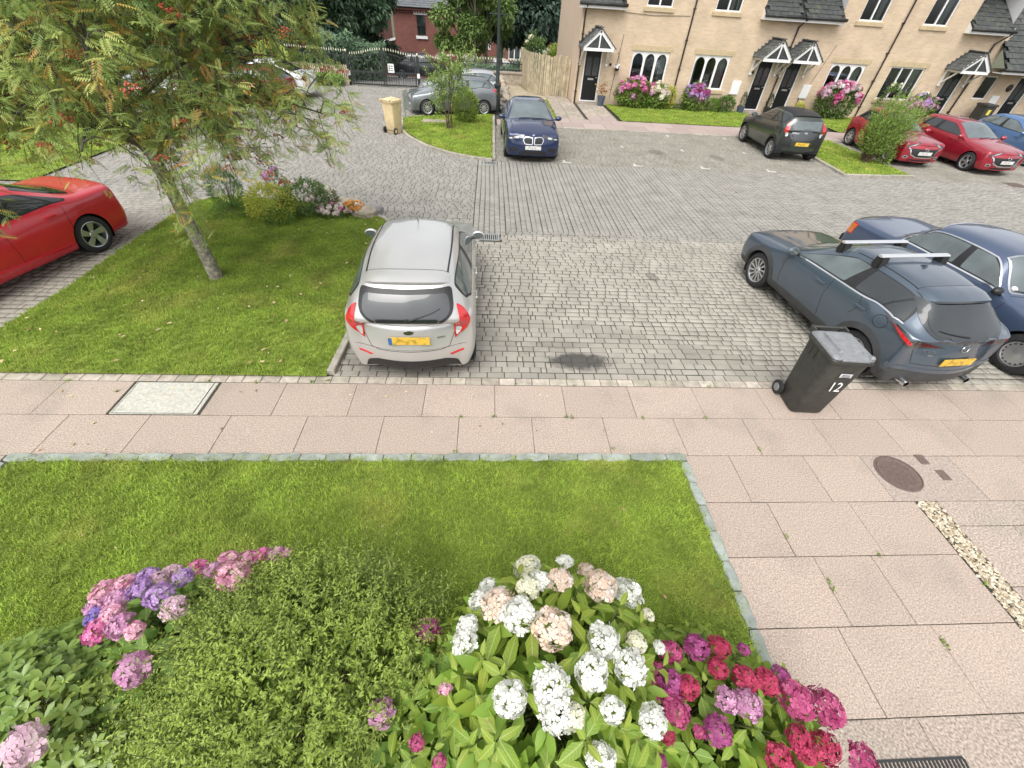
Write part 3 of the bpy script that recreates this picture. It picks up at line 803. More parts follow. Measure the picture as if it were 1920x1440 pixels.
def porch(h, cx, proj=.92, half=.68, eave=2.30, apex=2.93):
    yf = FY - proj
    w = MB()        # white gable frame, brackets and soffit
    def plank(p, q, wd, y0, y1): w.bar((p[0], (y0 + y1) / 2, p[1]), (q[0], (y0 + y1) / 2, q[1]), y1 - y0, wd, up=(0, 0, 1))
    for s in (-1, 1): plank((cx + s * (half + .03), eave - .02), (cx, apex - .02), .15, yf, yf + .05)
    w.box(cx - half - .02, cx + half + .02, yf + .003, yf + .055, eave - .12, eave - .01)
    w.box(cx - .03, cx + .03, yf + .006, yf + .05, eave - .01, apex - .12)
    for s in (-1, 1):
        x = cx + s * (half - .03); w.box(x - .04, x + .04, yf + .056, FY, eave - .1, eave - .02)
        w.box(x - .035, x + .035, FY - .07, FY - .002, eave - .66, eave - .1)
        w.bar((x, FY - .05, eave - .6), (x, FY - proj * .75, eave - .1), .06, .06)
        w.box(x - .05, x + .05, FY - .1, FY - .001, eave - .72, eave - .64)
    w.box(cx - half + .01, cx + half - .01, yf + .056, FY - .001, eave - .02, eave + .0)
    po = W('porch', w, M_upvc, h)
    gp = MB(); gp.extrude([(cx - half + .1, eave), (cx + half - .1, eave), (cx, apex - .1)], 'y', yf + .03, yf + .045)
    o = obj('gable_light', gp, M_doorglass); o.parent = po
    tl = MB()
    ln = math.hypot(half + .1, apex - eave + .06)
    for s in (-1, 1):
        up = Vector((-s * (half + .1), 0, apex - eave + .06)).normalized(); nn = Vector((s * up.z, 0, abs(up.x)))
        n_r = 6; te = ln / n_r
        for r in range(n_r):
            base = Vector((cx + s * (half + .12), 0, eave - .02)) + up * (r * te)
            for c in range(4):
                ya = yf - .05 + c * (proj + .05) / 4; yb = ya + (proj + .05) / 4 - .006
                p = base + nn * (.012 + .012); q = base + up * (te + .03) + nn * .012
                p0 = base + nn * .0; q0 = base + up * (te + .03) - nn * .01
                tl.add([(p.x, ya, p.z), (p.x, yb, p.z), (q.x, yb, q.z), (q.x, ya, q.z), (p0.x, ya, p0.z), (p0.x, yb, p0.z), (q0.x, yb, q0.z), (q0.x, ya, q0.z)],
                       [(0, 1, 2, 3), (4, 7, 6, 5), (0, 4, 5, 1), (1, 5, 6, 2), (2, 6, 7, 3), (3, 7, 4, 0)], 0, random.random())
        # stepped lead flashing and tiles up the wall
        for r in range(n_r):
            p = Vector((cx + s * (half + .12), 0, eave + .04)) + up * (r * te)
            tl.box(min(p.x, p.x - s * te), max(p.x, p.x - s * te), FY - .014, FY - .002, p.z, p.z + .13, 0, .3)
    tl.box(cx - .09, cx + .09, yf - .05, FY - .003, apex + .07, apex + .11, 0, .6)
    o = obj('porch_tiles', tl, M_tile); o.parent = po; o['kind'] = 'stuff'
    return po

def low_eave(h, x0, x1, single, ends=(True, True), z=3.62, ncol=None):
    """the main roof swept down over the entrances: fascia, gutter and tiled slope"""
    f = MB(); f.box(x0, x1, FY - .36, FY - .335, z, z + .16); f.box(x0, x1, FY - .335, FY - .002, z + .0, z + .02)
    W('fascia', f, M_upvc, h)
    gt = MB(); n = 8
    for k in range(1): gt.tube([(x0 - .04, FY - .42, z + .155), (x1 + .04, FY - .42, z + .155)], .06, 10)
    W('gutter', gt, M_gutter, h, True)
    r = MB(); sl = .7
    r.add([(x0, FY - .38, z + .17), (x1, FY - .38, z + .17), (x1, FY + 3.4, z + .17 + 3.78 * sl), (x0, FY + 3.4, z + .17 + 3.78 * sl), (x0, FY - .38, z + .14), (x1, FY - .38, z + .14), (x1, FY + 3.4, z + .1 + 3.78 * sl), (x0, FY + 3.4, z + .1 + 3.78 * sl)],
          [(0, 1, 2, 3), (4, 7, 6, 5), (0, 3, 7, 4), (1, 5, 6, 2), (0, 4, 5, 1)])
    ck = MB()
    for x, on in ((x0, ends[0]), (x1, ends[1])):
        if on: ck.add([(x, FY - .33, z + .02), (x, FY, z + .02), (x, FY, z + .42), (x, FY - .33, z + .18)], [(0, 1, 2, 3)]); ck.add([(x, FY + .002, z + .2), (x, FY + 3.4, z + 2.6), (x, FY + .002, z + 2.6)], [(0, 1, 2)])
    W('roof', r, M_gutter, h)
    if ck.f: W('dormer_cheek', ck, M_upvc, h)
    tw = .31; nc = int((x1 - x0) / tw)
    tiled_slope(h, 'tiles', (x0 + .02, FY - .44, z + .165), (1, 0, 0), (0, 1, sl), nc, 9, (x1 - x0 - .1) / (nc + .5), .27, single)
M_gutter = mat('black_gutter', (0.02, 0.02, 0.021), 0.5, var=0.3, stain=.4, stain_col=(.12, .13, .1), stain_scale=12)

def downpipe(h, pts, r=.036):
    b = MB(); b.tube(pts, r, 8)
    x, y, z = pts[-1]
    for k in np.arange(.5, pts[0][2] - .2, 1.1):
        if k < min(p[2] for p in pts[:2]) + 3: b.box(pts[-1][0] - .055, pts[-1][0] + .055, FY - .1, FY - .002, k, k + .04)
    W('downpipe', b, M_brown, h, 'auto')

def meter_box(h, x, z=.75, w=.42, hh=.56):
    b = MB(); b.box(x, x + w, FY - .06, FY - .002, z, z + hh, ch=0); b.box(x + .02, x + w - .02, FY - .068, FY - .06, z + .02, z + hh - .02)
    W('meter_box', b, M_upvc, h)
    b = MB(); b.tube([(x + .06, FY - .03, z), (x + .06, FY - .03, .0)], .02, 6); W('meter_pipe', b, M_gutter, h)

HB = 6.2
# house 1: gable end
h1 = thing('terraced_house', 'buff brick end house with plain gable wall and pink hydrangeas under its arched window', 'house', (4.15, FY, 0), group='terraced houses opposite')
b = MB(); facade(b, 4.15, 9.19, -.1, HB, [(4.5, 5.39, .1, 2.19), (6.8, 8.6, .9, 2.235), (7.0, 8.2, 3.8, 5.0)], cut=(4.15, 6.0, 3.9))
W('wall', b, M_buff, h1, fix=False)
b = MB(); b.add([(4.15, FY, -.1), (4.15, 33, -.1), (4.15, 33, HB), (4.15, 29, 9.2), (4.15, FY, HB)], [(4, 3, 2, 1, 0)]); b.add([(4.15, 33, -.1), (9.19, 33, -.1), (9.19, 33, HB), (4.15, 33, HB)], [(3, 2, 1, 0)])
W('gable_wall', b, M_buffs, h1, fix=False)
b = MB(); b.add([(4.0, FY - .3, HB), (9.19, FY - .3, HB), (9.19, 29, 9.3), (4.0, 29, 9.3), (9.19, 33.3, HB), (4.0, 33.3, HB)], [(0, 1, 2, 3), (3, 2, 4, 5)]); W('roof', b, M_tile, h1)
front_door(h1, 4.51, 5.38); porch(h1, 4.945)
window(h1, 6.8, 8.6, .9, 2.235, 3, True, True, True, [(8.25, 8.52)])
window(h1, 7.0, 8.2, 3.8, 5.0, 2)
low_eave(h1, 3.95, 6.03, lambda r, c: r < 4, (False, True))
downpipe(h1, [(4.27, FY - .42, 3.72), (4.27, FY - .06, 3.45), (4.27, FY - .06, .02)])
b = MB(); b.tube([(5.95, FY - .02, 3.56), (7.4, FY - .02, 3.50), (9.1, FY - .02, 3.57)], .008, 5); b.tube([(6.2, FY - .02, 2.8), (6.02, FY - .02, .3)], .01, 5); W('cable', b, M_gutter, h1)
b = MB(); b.lathe([(0, -.012), (.06, -.012), (.06, 0), (0, 0)], 12, (5.8, FY - .012, 1.65), 'y'); W('number_plaque', b, M_blackp, h1)
# house 2
h2 = thing('terraced_house', 'buff brick house with arched window holding white flowers, left door of the paired porches', 'house', (9.2, FY, 0), group='terraced houses opposite')
b = MB(); facade(b, 9.192, 14.28, -.1, HB, [(13.08, 13.88, .1, 2.19), (9.88, 11.64, .9, 2.235), (10.18, 11.38, 3.8, 5.0)], cut=(12.46, 14.28, 3.9))
W('wall', b, M_buff, h2, fix=False)
b = MB(); b.add([(9.19, FY - .3, HB), (14.28, FY - .3, HB), (14.28, 29, 9.3), (9.19, 29, 9.3), (14.28, 33.3, HB), (9.19, 33.3, HB)], [(0, 1, 2, 3), (3, 2, 4, 5)]); W('roof', b, M_tile, h2)
front_door(h2, 13.08, 13.88); porch(h2, 13.42, half=.64)
window(h2, 9.88, 11.64, .9, 2.235, 3, True, True, True, [(11.2, 11.56), (9.95, 10.1)])
window(h2, 10.18, 11.38, 3.8, 5.0, 2, curtain=[(10.95, 11.1), (11.2, 11.32)])
low_eave(h2, 12.42, 14.278, lambda r, c: r < 4, (True, False))
downpipe(h2, [(9.21, FY - .42, 5.9), (9.21, FY - .06, 5.7), (9.21, FY - .06, .02)])
meter_box(h2, 12.1)
b = MB(); b.box(12.88, 12.98, FY - .05, FY - .002, 1.62, 1.74); W('wall_lamp', b, M_blackp, h2)
b = MB()
for k in range(16):
    a, c = 10.73 + random.gauss(0, .09), 1.22 + random.gauss(0, .07); b.lathe([(0, -.012), (.03, 0), (0, .012)], 5, (a, FY + .16, c), 'y')
W('window_flowers', b, M_net, h2)
# house 3
h3 = thing('terraced_house', 'buff brick house behind the pink and white hydrangea, right door of the paired porches', 'house', (14.28, FY, 0), group='terraced houses opposite')
b = MB(); facade(b, 14.282, 19.24, -.1, HB, [(14.52, 15.32, .1, 2.19), (16.78, 18.56, .9, 2.235), (17.06, 18.25, 3.8, 5.0)], cut=(14.282, 16.18, 3.9))
W('wall', b, M_buff, h3, fix=False)
b = MB(); b.add([(14.28, FY - .3, HB), (19.24, FY - .3, HB), (19.24, 29, 9.3), (14.28, 29, 9.3), (19.24, 33.3, HB), (14.28, 33.3, HB)], [(0, 1, 2, 3), (3, 2, 4, 5)]); W('roof', b, M_tile, h3)
front_door(h3, 14.52, 15.32); porch(h3, 14.9, half=.64)
window(h3, 16.78, 18.56, .9, 2.235, 3, True, True, True, [(18.0, 18.48)])
window(h3, 17.06, 18.25, 3.8, 5.0, 2, curtain=[(17.9, 18.15)])
low_eave(h3, 14.282, 16.22, lambda r, c: r < 4, (False, True))
downpipe(h3, [(14.4, FY - .42, 3.72), (14.34, FY - .06, 3.45), (14.24, FY - .06, .02)])
meter_box(h3, 15.75)
b = MB(); b.tube([(16.55, FY - .015, 2.9), (15.95, FY - .015, .9)], .008, 5); W('cable', b, M_gutter, h3)
# house 4
h4 = thing('terraced_house', 'buff brick house with plain three-light window and single porch next to the low tiled wing', 'house', (19.24, FY, 0), group='terraced houses opposite')
b = MB(); facade(b, 19.242, 24.9, -.1, HB, [(23.0, 23.86, .1, 2.19), (19.86, 21.64, .9, 2.235), (20.25, 21.44, 3.8, 5.0)], cut=(22.5, 24.9, 3.9))
W('wall', b, M_buff, h4, fix=False)
b = MB(); b.add([(19.24, FY - .3, HB), (24.9, FY - .3, HB), (24.9, 29, 9.3), (19.24, 29, 9.3), (24.9, 33.3, HB), (19.24, 33.3, HB)], [(0, 1, 2, 3), (3, 2, 4, 5)]); W('roof', b, M_tile, h4)
front_door(h4, 23.0, 23.86); porch(h4, 23.4)
window(h4, 19.86, 21.64, .9, 2.235, 3, False, True, True, [(21.1, 21.55)])
window(h4, 20.25, 21.44, 3.8, 5.0, 2, curtain=[(20.9, 21.35)])
low_eave(h4, 22.45, 24.6, lambda r, c: r < 5)
downpipe(h4, [(19.3, FY - .42, 5.9), (19.27, FY - .06, 5.7), (19.24, FY - .06, .02)])
downpipe(h4, [(24.5, FY - .42, 3.72), (24.3, FY - .06, 3.3), (24.2, FY - .06, .02)])
meter_box(h4, 22.15, .95, .4, .36)
# low wing
h5 = thing('house_wing', 'low buff brick wing with a long slope of dark roof tiles beside the last porch', 'house', (24.9, FY, 0))
b = MB(); facade(b, 24.902, 34, -.1, 2.42, [(25.0, 25.75, 1.12, 2.1), (26.9, 27.75, .1, 2.15)])
W('wall', b, M_buff, h5, fix=False)
b = MB(); b.add([(24.72, FY - 1.0, 2.45), (34, FY - 1.0, 2.45), (34, FY + 3, 6.05), (24.72, FY + 3, 6.05), (24.72, FY - 1, 2.42), (34, FY - 1, 2.42), (34, FY + 3, 6.0), (24.72, FY + 3, 6.0)], [(0, 1, 2, 3), (4, 7, 6, 5), (0, 3, 7, 4), (1, 5, 6, 2)]); W('roof', b, M_gutter, h5)
b = MB(); b.box(24.7, 34, FY - 1.02, FY - .99, 2.26, 2.43); b.box(24.75, 34, FY - .99, FY - .003, 2.26, 2.28); W('fascia', b, M_upvc, h5)
b = MB(); b.tube([(24.65, FY - 1.08, 2.42), (34, FY - 1.08, 2.42)], .06, 8); W('gutter', b, M_gutter, h5, True)
tiled_slope(h5, 'tiles', (24.72, FY - 1.08, 2.46), (1, 0, 0), (0, 1, .9), 28, 15, .325, .30, lambda r, c: c < 12 and r < 8)
window(h5, 25.0, 25.75, 1.12, 2.1, 1, False, False)
front_door(h5, 26.9, 27.75, .12, 2.15)
meter_box(h5, 26.0, .75, .42, .56)
b = MB(); b.lathe([(0, -.04), (.12, -.04), (.16, -.02), (.16, .0)], 14, (26.65, FY - .005, 1.66), 'y'); W('wreath', b, M_brown, h5, True)

# hanging basket by the first door
M_leaf_far = mat('far_leaf', (0.085, 0.14, 0.035), 0.7, var=0.3, tone=0.5)
M_petalw = mat('white_petal', (0.78, 0.74, 0.72), 0.7, var=0.1, tone=0.2)
t = thing('hanging_basket', 'small hanging basket of white flowers beside the first black door', 'hanging basket', (6.1, FY - .2, 1.55))
b = MB(); b.lathe([(0, -.12), (.07, -.11), (.12, -.02), (.13, .03), (0, .03)], 12); obj('basket', b, M_brown, t, True)
b = MB(); b.tube([(0, .19, .55), (0, .0, .55), (0, 0, .5)], .012, 6); b.tube([(0, 0, .5), (.12, 0, .03)], .006, 4); b.tube([(0, 0, .5), (-.12, 0, .03)], .006, 4); obj('bracket', b, M_gutter, t)
b = MB()
for k in range(70):
    v = Vector((random.gauss(0, 1), random.gauss(0, 1), abs(random.gauss(0, 1)))).normalized() * random.uniform(.1, .19); s = .035
    q = Vector((random.gauss(0, 1), random.gauss(0, 1), random.gauss(0, 1))).normalized(); a = v.cross(q).normalized() * s; c = v.cross(a).normalized() * s
    b.add([v + a, v + c, v - a, v - c], [(0, 1, 2, 3)], 0, random.random())
obj('flowers', b, M_petalw, t, fix=False)

# blue pot with red foliage by the first door
M_bluepot = mat('blue_glaze', (0.075, 0.10, 0.15), 0.35, var=0.15)
M_redleaf = mat('red_leaf', (0.32, 0.09, 0.05), 0.7, var=0.2, tone=0.5, col2=(.3, .22, .06))
t = thing('plant_pot', 'blue grey pot of reddish leaves on the first doorstep', 'plant pot', (5.5, 24.45, .05))
b = MB(); b.lathe([(0, 0), (.13, 0), (.19, .36), (.21, .37), (.21, .41), (.18, .41), (.17, .36), (0, .36)], 16); obj('pot', b, M_bluepot, t, 'auto')
b = MB()
for k in range(130):
    v = Vector((random.gauss(0, .16), random.gauss(0, .16), .5 + abs(random.gauss(0, .22)))); s = random.uniform(.03, .06)
    q = Vector((random.gauss(0, 1), random.gauss(0, 1), random.gauss(0, 1))).normalized(); a = q.cross(Vector((.3, .2, .9))).normalized() * s; c = q.cross(a).normalized() * s * .5
    b.add([v + a, v + c, v - a, v - c], [(0, 1, 2, 3)], 0, random.random())
obj('foliage', b, M_redleaf, t, fix=False)

# ------------------------------------------------------------------ timber fence and gate beside the gable
M_wood = mat('weathered_timber', (0.44, 0.37, 0.25), 0.85, var=0.25, vscale=5, objvar=0.16, bump=0.4, bscale=30, stain=0.55, stain_col=(0.24, 0.24, 0.14), stain_scale=1.5)
fence = thing('timber_fence', 'tall weathered close-board fence curving back from the gable wall', 'fence', (3.0, 26.5, 0))
fence['kind'] = 'thing'
gate_t = thing('timber_gate', 'arched top weathered timber gate of upright boards against the gable wall', 'gate', (3.6, 26.5, 0))
def slat(par, x, y, a, h, w=.094, z=.03):
    b = MB(); b.box(-w / 2, w / 2, -.011, .011, 0, h, ch=.006)
    o = obj('slat', b, M_wood, None); o.location = (x, y, z); o.rotation_euler = (random.gauss(0, .008), random.gauss(0, .01), a)
    return under(o, par)
for k in range(9):
    x = 3.12 + k * .118; slat(gate_t, x, 26.5, 0, 1.62 + .13 * math.sin(PI * (k + .5) / 9))
b = MB(); b.box(3.08, 4.12, 26.515, 26.56, .35, .45); b.box(3.08, 4.12, 26.515, 26.56, 1.35, 1.45); b.bar((3.1, 26.54, .45), (4.1, 26.54, 1.35), .045, .09); W('brace', b, M_wood, gate_t)
FP = arc([(3.04, 26.47), (2.55, 26.9), (2.05, 27.9), (1.78, 30.4)], 8); d_ = 0
for (xa, ya), (xb, yb) in zip(FP, FP[1:]):
    l_ = math.hypot(xb - xa, yb - ya); a = math.atan2(yb - ya, xb - xa)
    while d_ < l_:
        x, y = xa + math.cos(a) * d_, ya + math.sin(a) * d_
        slat(fence, x, y, a, 1.7 + random.uniform(-.015, .015), z=.04); d_ += .122
    d_ -= l_
b = MB()
for zz in (.4, 1.4):
    for (xa, ya), (xb, yb) in zip(FP, FP[1:]): b.bar((xa + .05, ya + .05, zz), (xb + .05, yb + .05, zz), .04, .09)
W('rail', b, M_wood, fence)
for x, y in FP[::8]:
    b = MB(); b.box(-.05, .05, -.05, .05, -.3, 1.66)
    o = obj('post', b, M_wood); o.location = (x + .09, y + .08, 0); under(o, fence)
# ------------------------------------------------------------------ walls, gates and railings
M_iron = mat('black_iron', (0.025, 0.029, 0.028), 0.5, var=0.2)
M_tip = mat('cream_spear_tip', (0.72, 0.68, 0.52), 0.5, var=0.08)
M_rub = mat('rubble_stone', (0.36, 0.31, 0.24), 0.92, var=0.3, vscale=7, objvar=0.2, bump=0.6, bscale=30, stain=0.5, stain_col=(0.2, 0.2, 0.12), stain_scale=3)
def rock(r, sx, sy, sz, seed, sub=2):
    bm = bmesh.new(); bmesh.ops.create_icosphere(bm, subdivisions=sub, radius=1)
    off = Vector((seed * 3.1, seed * 1.7, seed * .9))
    for v in bm.verts:
        n = noise.noise(v.co * 1.3 + off) * .35 + noise.noise(v.co * 3 + off) * .12
        c = v.co * (1 + n); m = max(abs(c.x), abs(c.y), abs(c.z)); c = c * (.72 + .28 / max(m, .3))
        v.co = Vector((c.x * sx, c.y * sy, c.z * sz)) * r
    me = bpy.data.meshes.new('stone'); bm.to_mesh(me); bm.free()
    return me
rocks = [rock(1, 1, .8, .62, s, 1) for s in range(6)]
for me in rocks: me.materials.append(M_rub)
rw = thing('stone_wall', 'low rubble stone wall running back from beside the dark blue saloon', 'wall', (.72, 22.6, 0))
b = MB(); b.add([(.56, 21.6, -.1), (.95, 21.6, -.1), (.78, 29, -.1), (.42, 29, -.1), (.62, 21.6, .5), (.88, 21.6, .5), (.72, 29, .42), (.48, 29, .42)], [(0, 1, 5, 4), (1, 2, 6, 5), (2, 3, 7, 6), (3, 0, 4, 7), (4, 5, 6, 7)]); W('core', b, M_rub, rw)
for k in range(150):
    t_ = k / 150; y = 21.6 + 7.4 * t_ + random.uniform(-.08, .08); s = random.uniform(.11, .2); side = random.choice((-1, 0, 0, 1))
    o = link('stone', random.choice(rocks)); o.scale = (s, s, s); o.rotation_euler = (random.uniform(-.3, .3), random.uniform(-.3, .3), random.uniform(0, 6))
    z = .55 - .08 * t_ if side == 0 else random.uniform(.08, .46)
    o.location = (.76 - .17 * t_ + side * .16 + random.gauss(0, .02), y, z); under(o, rw)
lw = thing('garden_wall', 'low mossy wall with stone coping closing the car park behind the lamp post', 'wall', (0, 29.6, 0))
b = MB(); b.box(-2.5, 2.3, 29.55, 29.85, -.3, .55); W('wall', b, M_rub, lw)
for k in range(6):
    b = MB(); b.box(-2.52 + .8 * k, -1.73 + .8 * k, 29.5, 29.9, .553, .64, ch=.015); W('coping_stone', b, M_flag, lw)
def railing(par, x0, y0, x1, y1, z0, top, step=.115, tip=True, names=('bar',), rail=(.12, -.12), zlow=None, tipn='spear_tip', r=.008):
    d = math.hypot(x1 - x0, y1 - y0); n = int(d / step)
    for k in range(n + 1):
        f = (k + .5) / (n + 1); x, y = x0 + (x1 - x0) * f, y0 + (y1 - y0) * f
        zt = top(f) if callable(top) else top; zb = ground_z(x, y) + z0
        b = MB(); b.box(x - r, x + r, y - r, y + r, zb, zt)
        bo = W('bar', b, M_iron, par, fix=False)
        if tip:
            b = MB(); b.lathe([(0, zt), (.02, zt + .02), (.026, zt + .055), (0, zt + .14)], 5, (x, y, 0)); o = obj(tipn, b, M_tip, fix=False); o.parent = bo; o.matrix_parent_inverse = Matrix.Translation(-par.location)
            o.matrix_parent_inverse = Matrix.Identity(4)
# double gate
def gate_leaf(label, x0, y0, x1, y1, t0, t1):
    g_ = thing('metal_gate', label, 'gate', (x0, y0, 0), group='black double gates')
    top = lambda f: t0 + (t1 - t0) * (.5 - .5 * math.cos(PI * f))
    railing(g_, x0, y0, x1, y1, .06, top, .125)
    b = MB()
    for zz in (.08, .6):
        b.bar((x0, y0, zz), (x1, y1, zz), .045, .05 if zz < .3 else .09)
    n = 10
    for k in range(n):
        f0, f1 = k / n, (k + 1) / n
        b.bar((x0 + (x1 - x0) * f0, y0 + (y1 - y0) * f0, top(f0) - .12), (x0 + (x1 - x0) * f1, y0 + (y1 - y0) * f1, top(f1) - .12), .035, .035)
    b.box(x0 - .02, x0 + .03, y0 - .025, y0 + .025, .03, t0 + .02); b.box(x1 - .03, x1 + .02, y1 - .025, y1 + .025, .03, t1 + .02)
    W('frame', b, M_iron, g_)
    d = MB(); n = int(math.hypot(x1 - x0, y1 - y0) / .05)
    for k in range(n):
        f = k / n; x, y = x0 + (x1 - x0) * f, y0 + (y1 - y0) * f; d.box(x - .005, x + .005, y - .005, y + .005, .1, .57)
    tag(W('lower_bars', d, M_iron, g_, fix=False), kind='stuff')
    return g_
gate_leaf('left leaf of the black double gates, closed below dark conifers', -7.1, 26.85, -5.47, 26.8, 1.26, 1.5)
gr = gate_leaf('right leaf of the black double gates, carrying a white notice', -3.86, 27.0, -5.39, 26.8, 1.3, 1.5)
b = MB(); b.box(-5.2, -4.9, 26.74, 26.755, .63, 1.0)
sg = W('notice', b, M_upvc, gr)
b = MB()
for i in range(3): b.box(-5.16, -5.1, 26.734, 26.739, .7 + .09 * i, .75 + .09 * i); b.box(-5.06, -4.96, 26.734, 26.739, .71 + .09 * i, .74 + .09 * i)
o = obj('printed_marks', b, M_iron); o.parent = sg
def gate_post(x, y, label, h=1.5):
    p_ = thing('gate_post', label, 'gate post', (x, y, 0), group='gate posts')
    b = MB(); b.box(-.06, .06, -.06, .06, 0, h); obj('post', b, M_iron, p_)
    b = MB(); b.lathe([(0, h), (.03, h + .01), (.055, h + .06), (.03, h + .11), (0, h + .12)], 8); obj('finial', b, M_tip, p_, True)
    b = MB(); b.box(-.067, .067, -.067, .067, .42, .62); obj('reflector_band', b, M_upvc, p_)
gate_post(-7.25, 26.9, 'black gate post with pale finial at the hinge beside the picket fence', 1.36)
gate_post(-3.72, 27.05, 'black gate post with white band at the hinge behind the grey hatchback', 1.34)
rl = thing('metal_railing', 'black railing with cream spear tips running right from the gates', 'railing', (-3.6, 27.1, 0))
railing(rl, -3.55, 27.1, -1.9, 28.6, .05, lambda f: 1.22 + .06 * math.sin(f * 9))
b = MB(); b.bar((-3.6, 27.05, .15), (-1.9, 28.6, .1), .03, .05); b.bar((-3.6, 27.05, 1.08), (-1.9, 28.6, 1.08), .03, .05); W('rail', b, M_iron, rl)
rl = thing('metal_railing', 'black spear-topped railing standing on the mossy wall behind the lamp post', 'railing', (-1.9, 29.7, 0))
railing(rl, -1.9, 29.7, 2.2, 29.7, .66, 1.12, .16)
b = MB(); b.bar((-1.95, 29.7, .72), (2.2, 29.7, .72), .03, .04); b.bar((-1.95, 29.7, 1.0), (2.2, 29.7, 1.0), .03, .04); W('rail', b, M_iron, rl)
rl = thing('metal_railing', 'black railing with cream tips in front of the dark hedge left of the gates', 'railing', (-10.5, 27.9, 0))
railing(rl, -10.6, 27.9, -7.35, 27.1, .05, 1.34, .13)
b = MB(); b.bar((-10.6, 27.9, .15), (-7.3, 27.1, .15), .03, .05); b.bar((-10.6, 27.9, 1.2), (-7.3, 27.1, 1.2), .03, .05); W('rail', b, M_iron, rl)
pf = thing('picket_fence', 'low brown picket fence behind the white saloon', 'fence', (-8.6, 26.6, 0))
for k in range(34):
    b = MB(); b.box(-.03, .03, -.008, .008, 0, .82 + random.uniform(-.02, .02)); o = obj('slat', b, M_wood, fix=False); o.location = (-10.6 + k * .1, 26.9 - .1 * k * .06, .02); under(o, pf)
b = MB(); b.bar((-10.65, 26.93, .2), (-7.2, 26.72, .2), .03, .06); b.bar((-10.65, 26.93, .65), (-7.2, 26.72, .65), .03, .06); W('rail', b, M_wood, pf)

# ------------------------------------------------------------------ street furniture
lp = thing('street_lamp', 'tall dark green lamp post with ladder bar beside the grey hatchback', 'lamp post', (.34, 22.1, 0))
M_lamp = mat('lamp_green', (0.022, 0.035, 0.032), 0.45, var=0.2)
b = MB(); b.lathe([(0, 0), (.17, 0), (.16, .12), (.125, .2), (.12, .9), (.155, .93), (.155, 1.0), (.1, 1.03), (.08, 1.12), (.072, 2.0), (.05, 4.6), (0, 4.6)], 16); obj('column', b, M_lamp, lp, 'auto')
b = MB(); b.tube([(-.33, 0, 3.28), (.33, 0, 3.28)], .02, 8); b.lathe([(.03, 0), (.035, .02), (.03, .05), (0, .05)], 8, (-.34, 0, 3.26)); b.lathe([(.03, 0), (.035, .02), (.03, .05), (0, .05)], 8, (.34, 0, 3.26)); obj('ladder_bar', b, M_lamp, lp, True)
b = MB(); b.lathe([(0, 4.6), (.09, 4.62), (.17, 5.1), (.2, 5.12), (.05, 5.35), (0, 5.4)], 8); obj('lantern', b, M_lamp, lp)
M_galv = mat('galvanised', (0.42, 0.43, 0.43), 0.5, 0.6, var=0.15)
sp_ = thing('sign_board', 'narrow grey sign board on a short post by the grey hatchback bonnet', 'sign', (-3.36, 19.6, 0))
b = MB(); b.box(-.025, .025, -.02, .02, 0, .9); obj('post', b, M_galv, sp_)
b = MB(); b.box(-.03, .17, -.06, -.035, .32, .98, ch=0); obj('board', b, M_galv, sp_); sp_.rotation_euler.z = .7

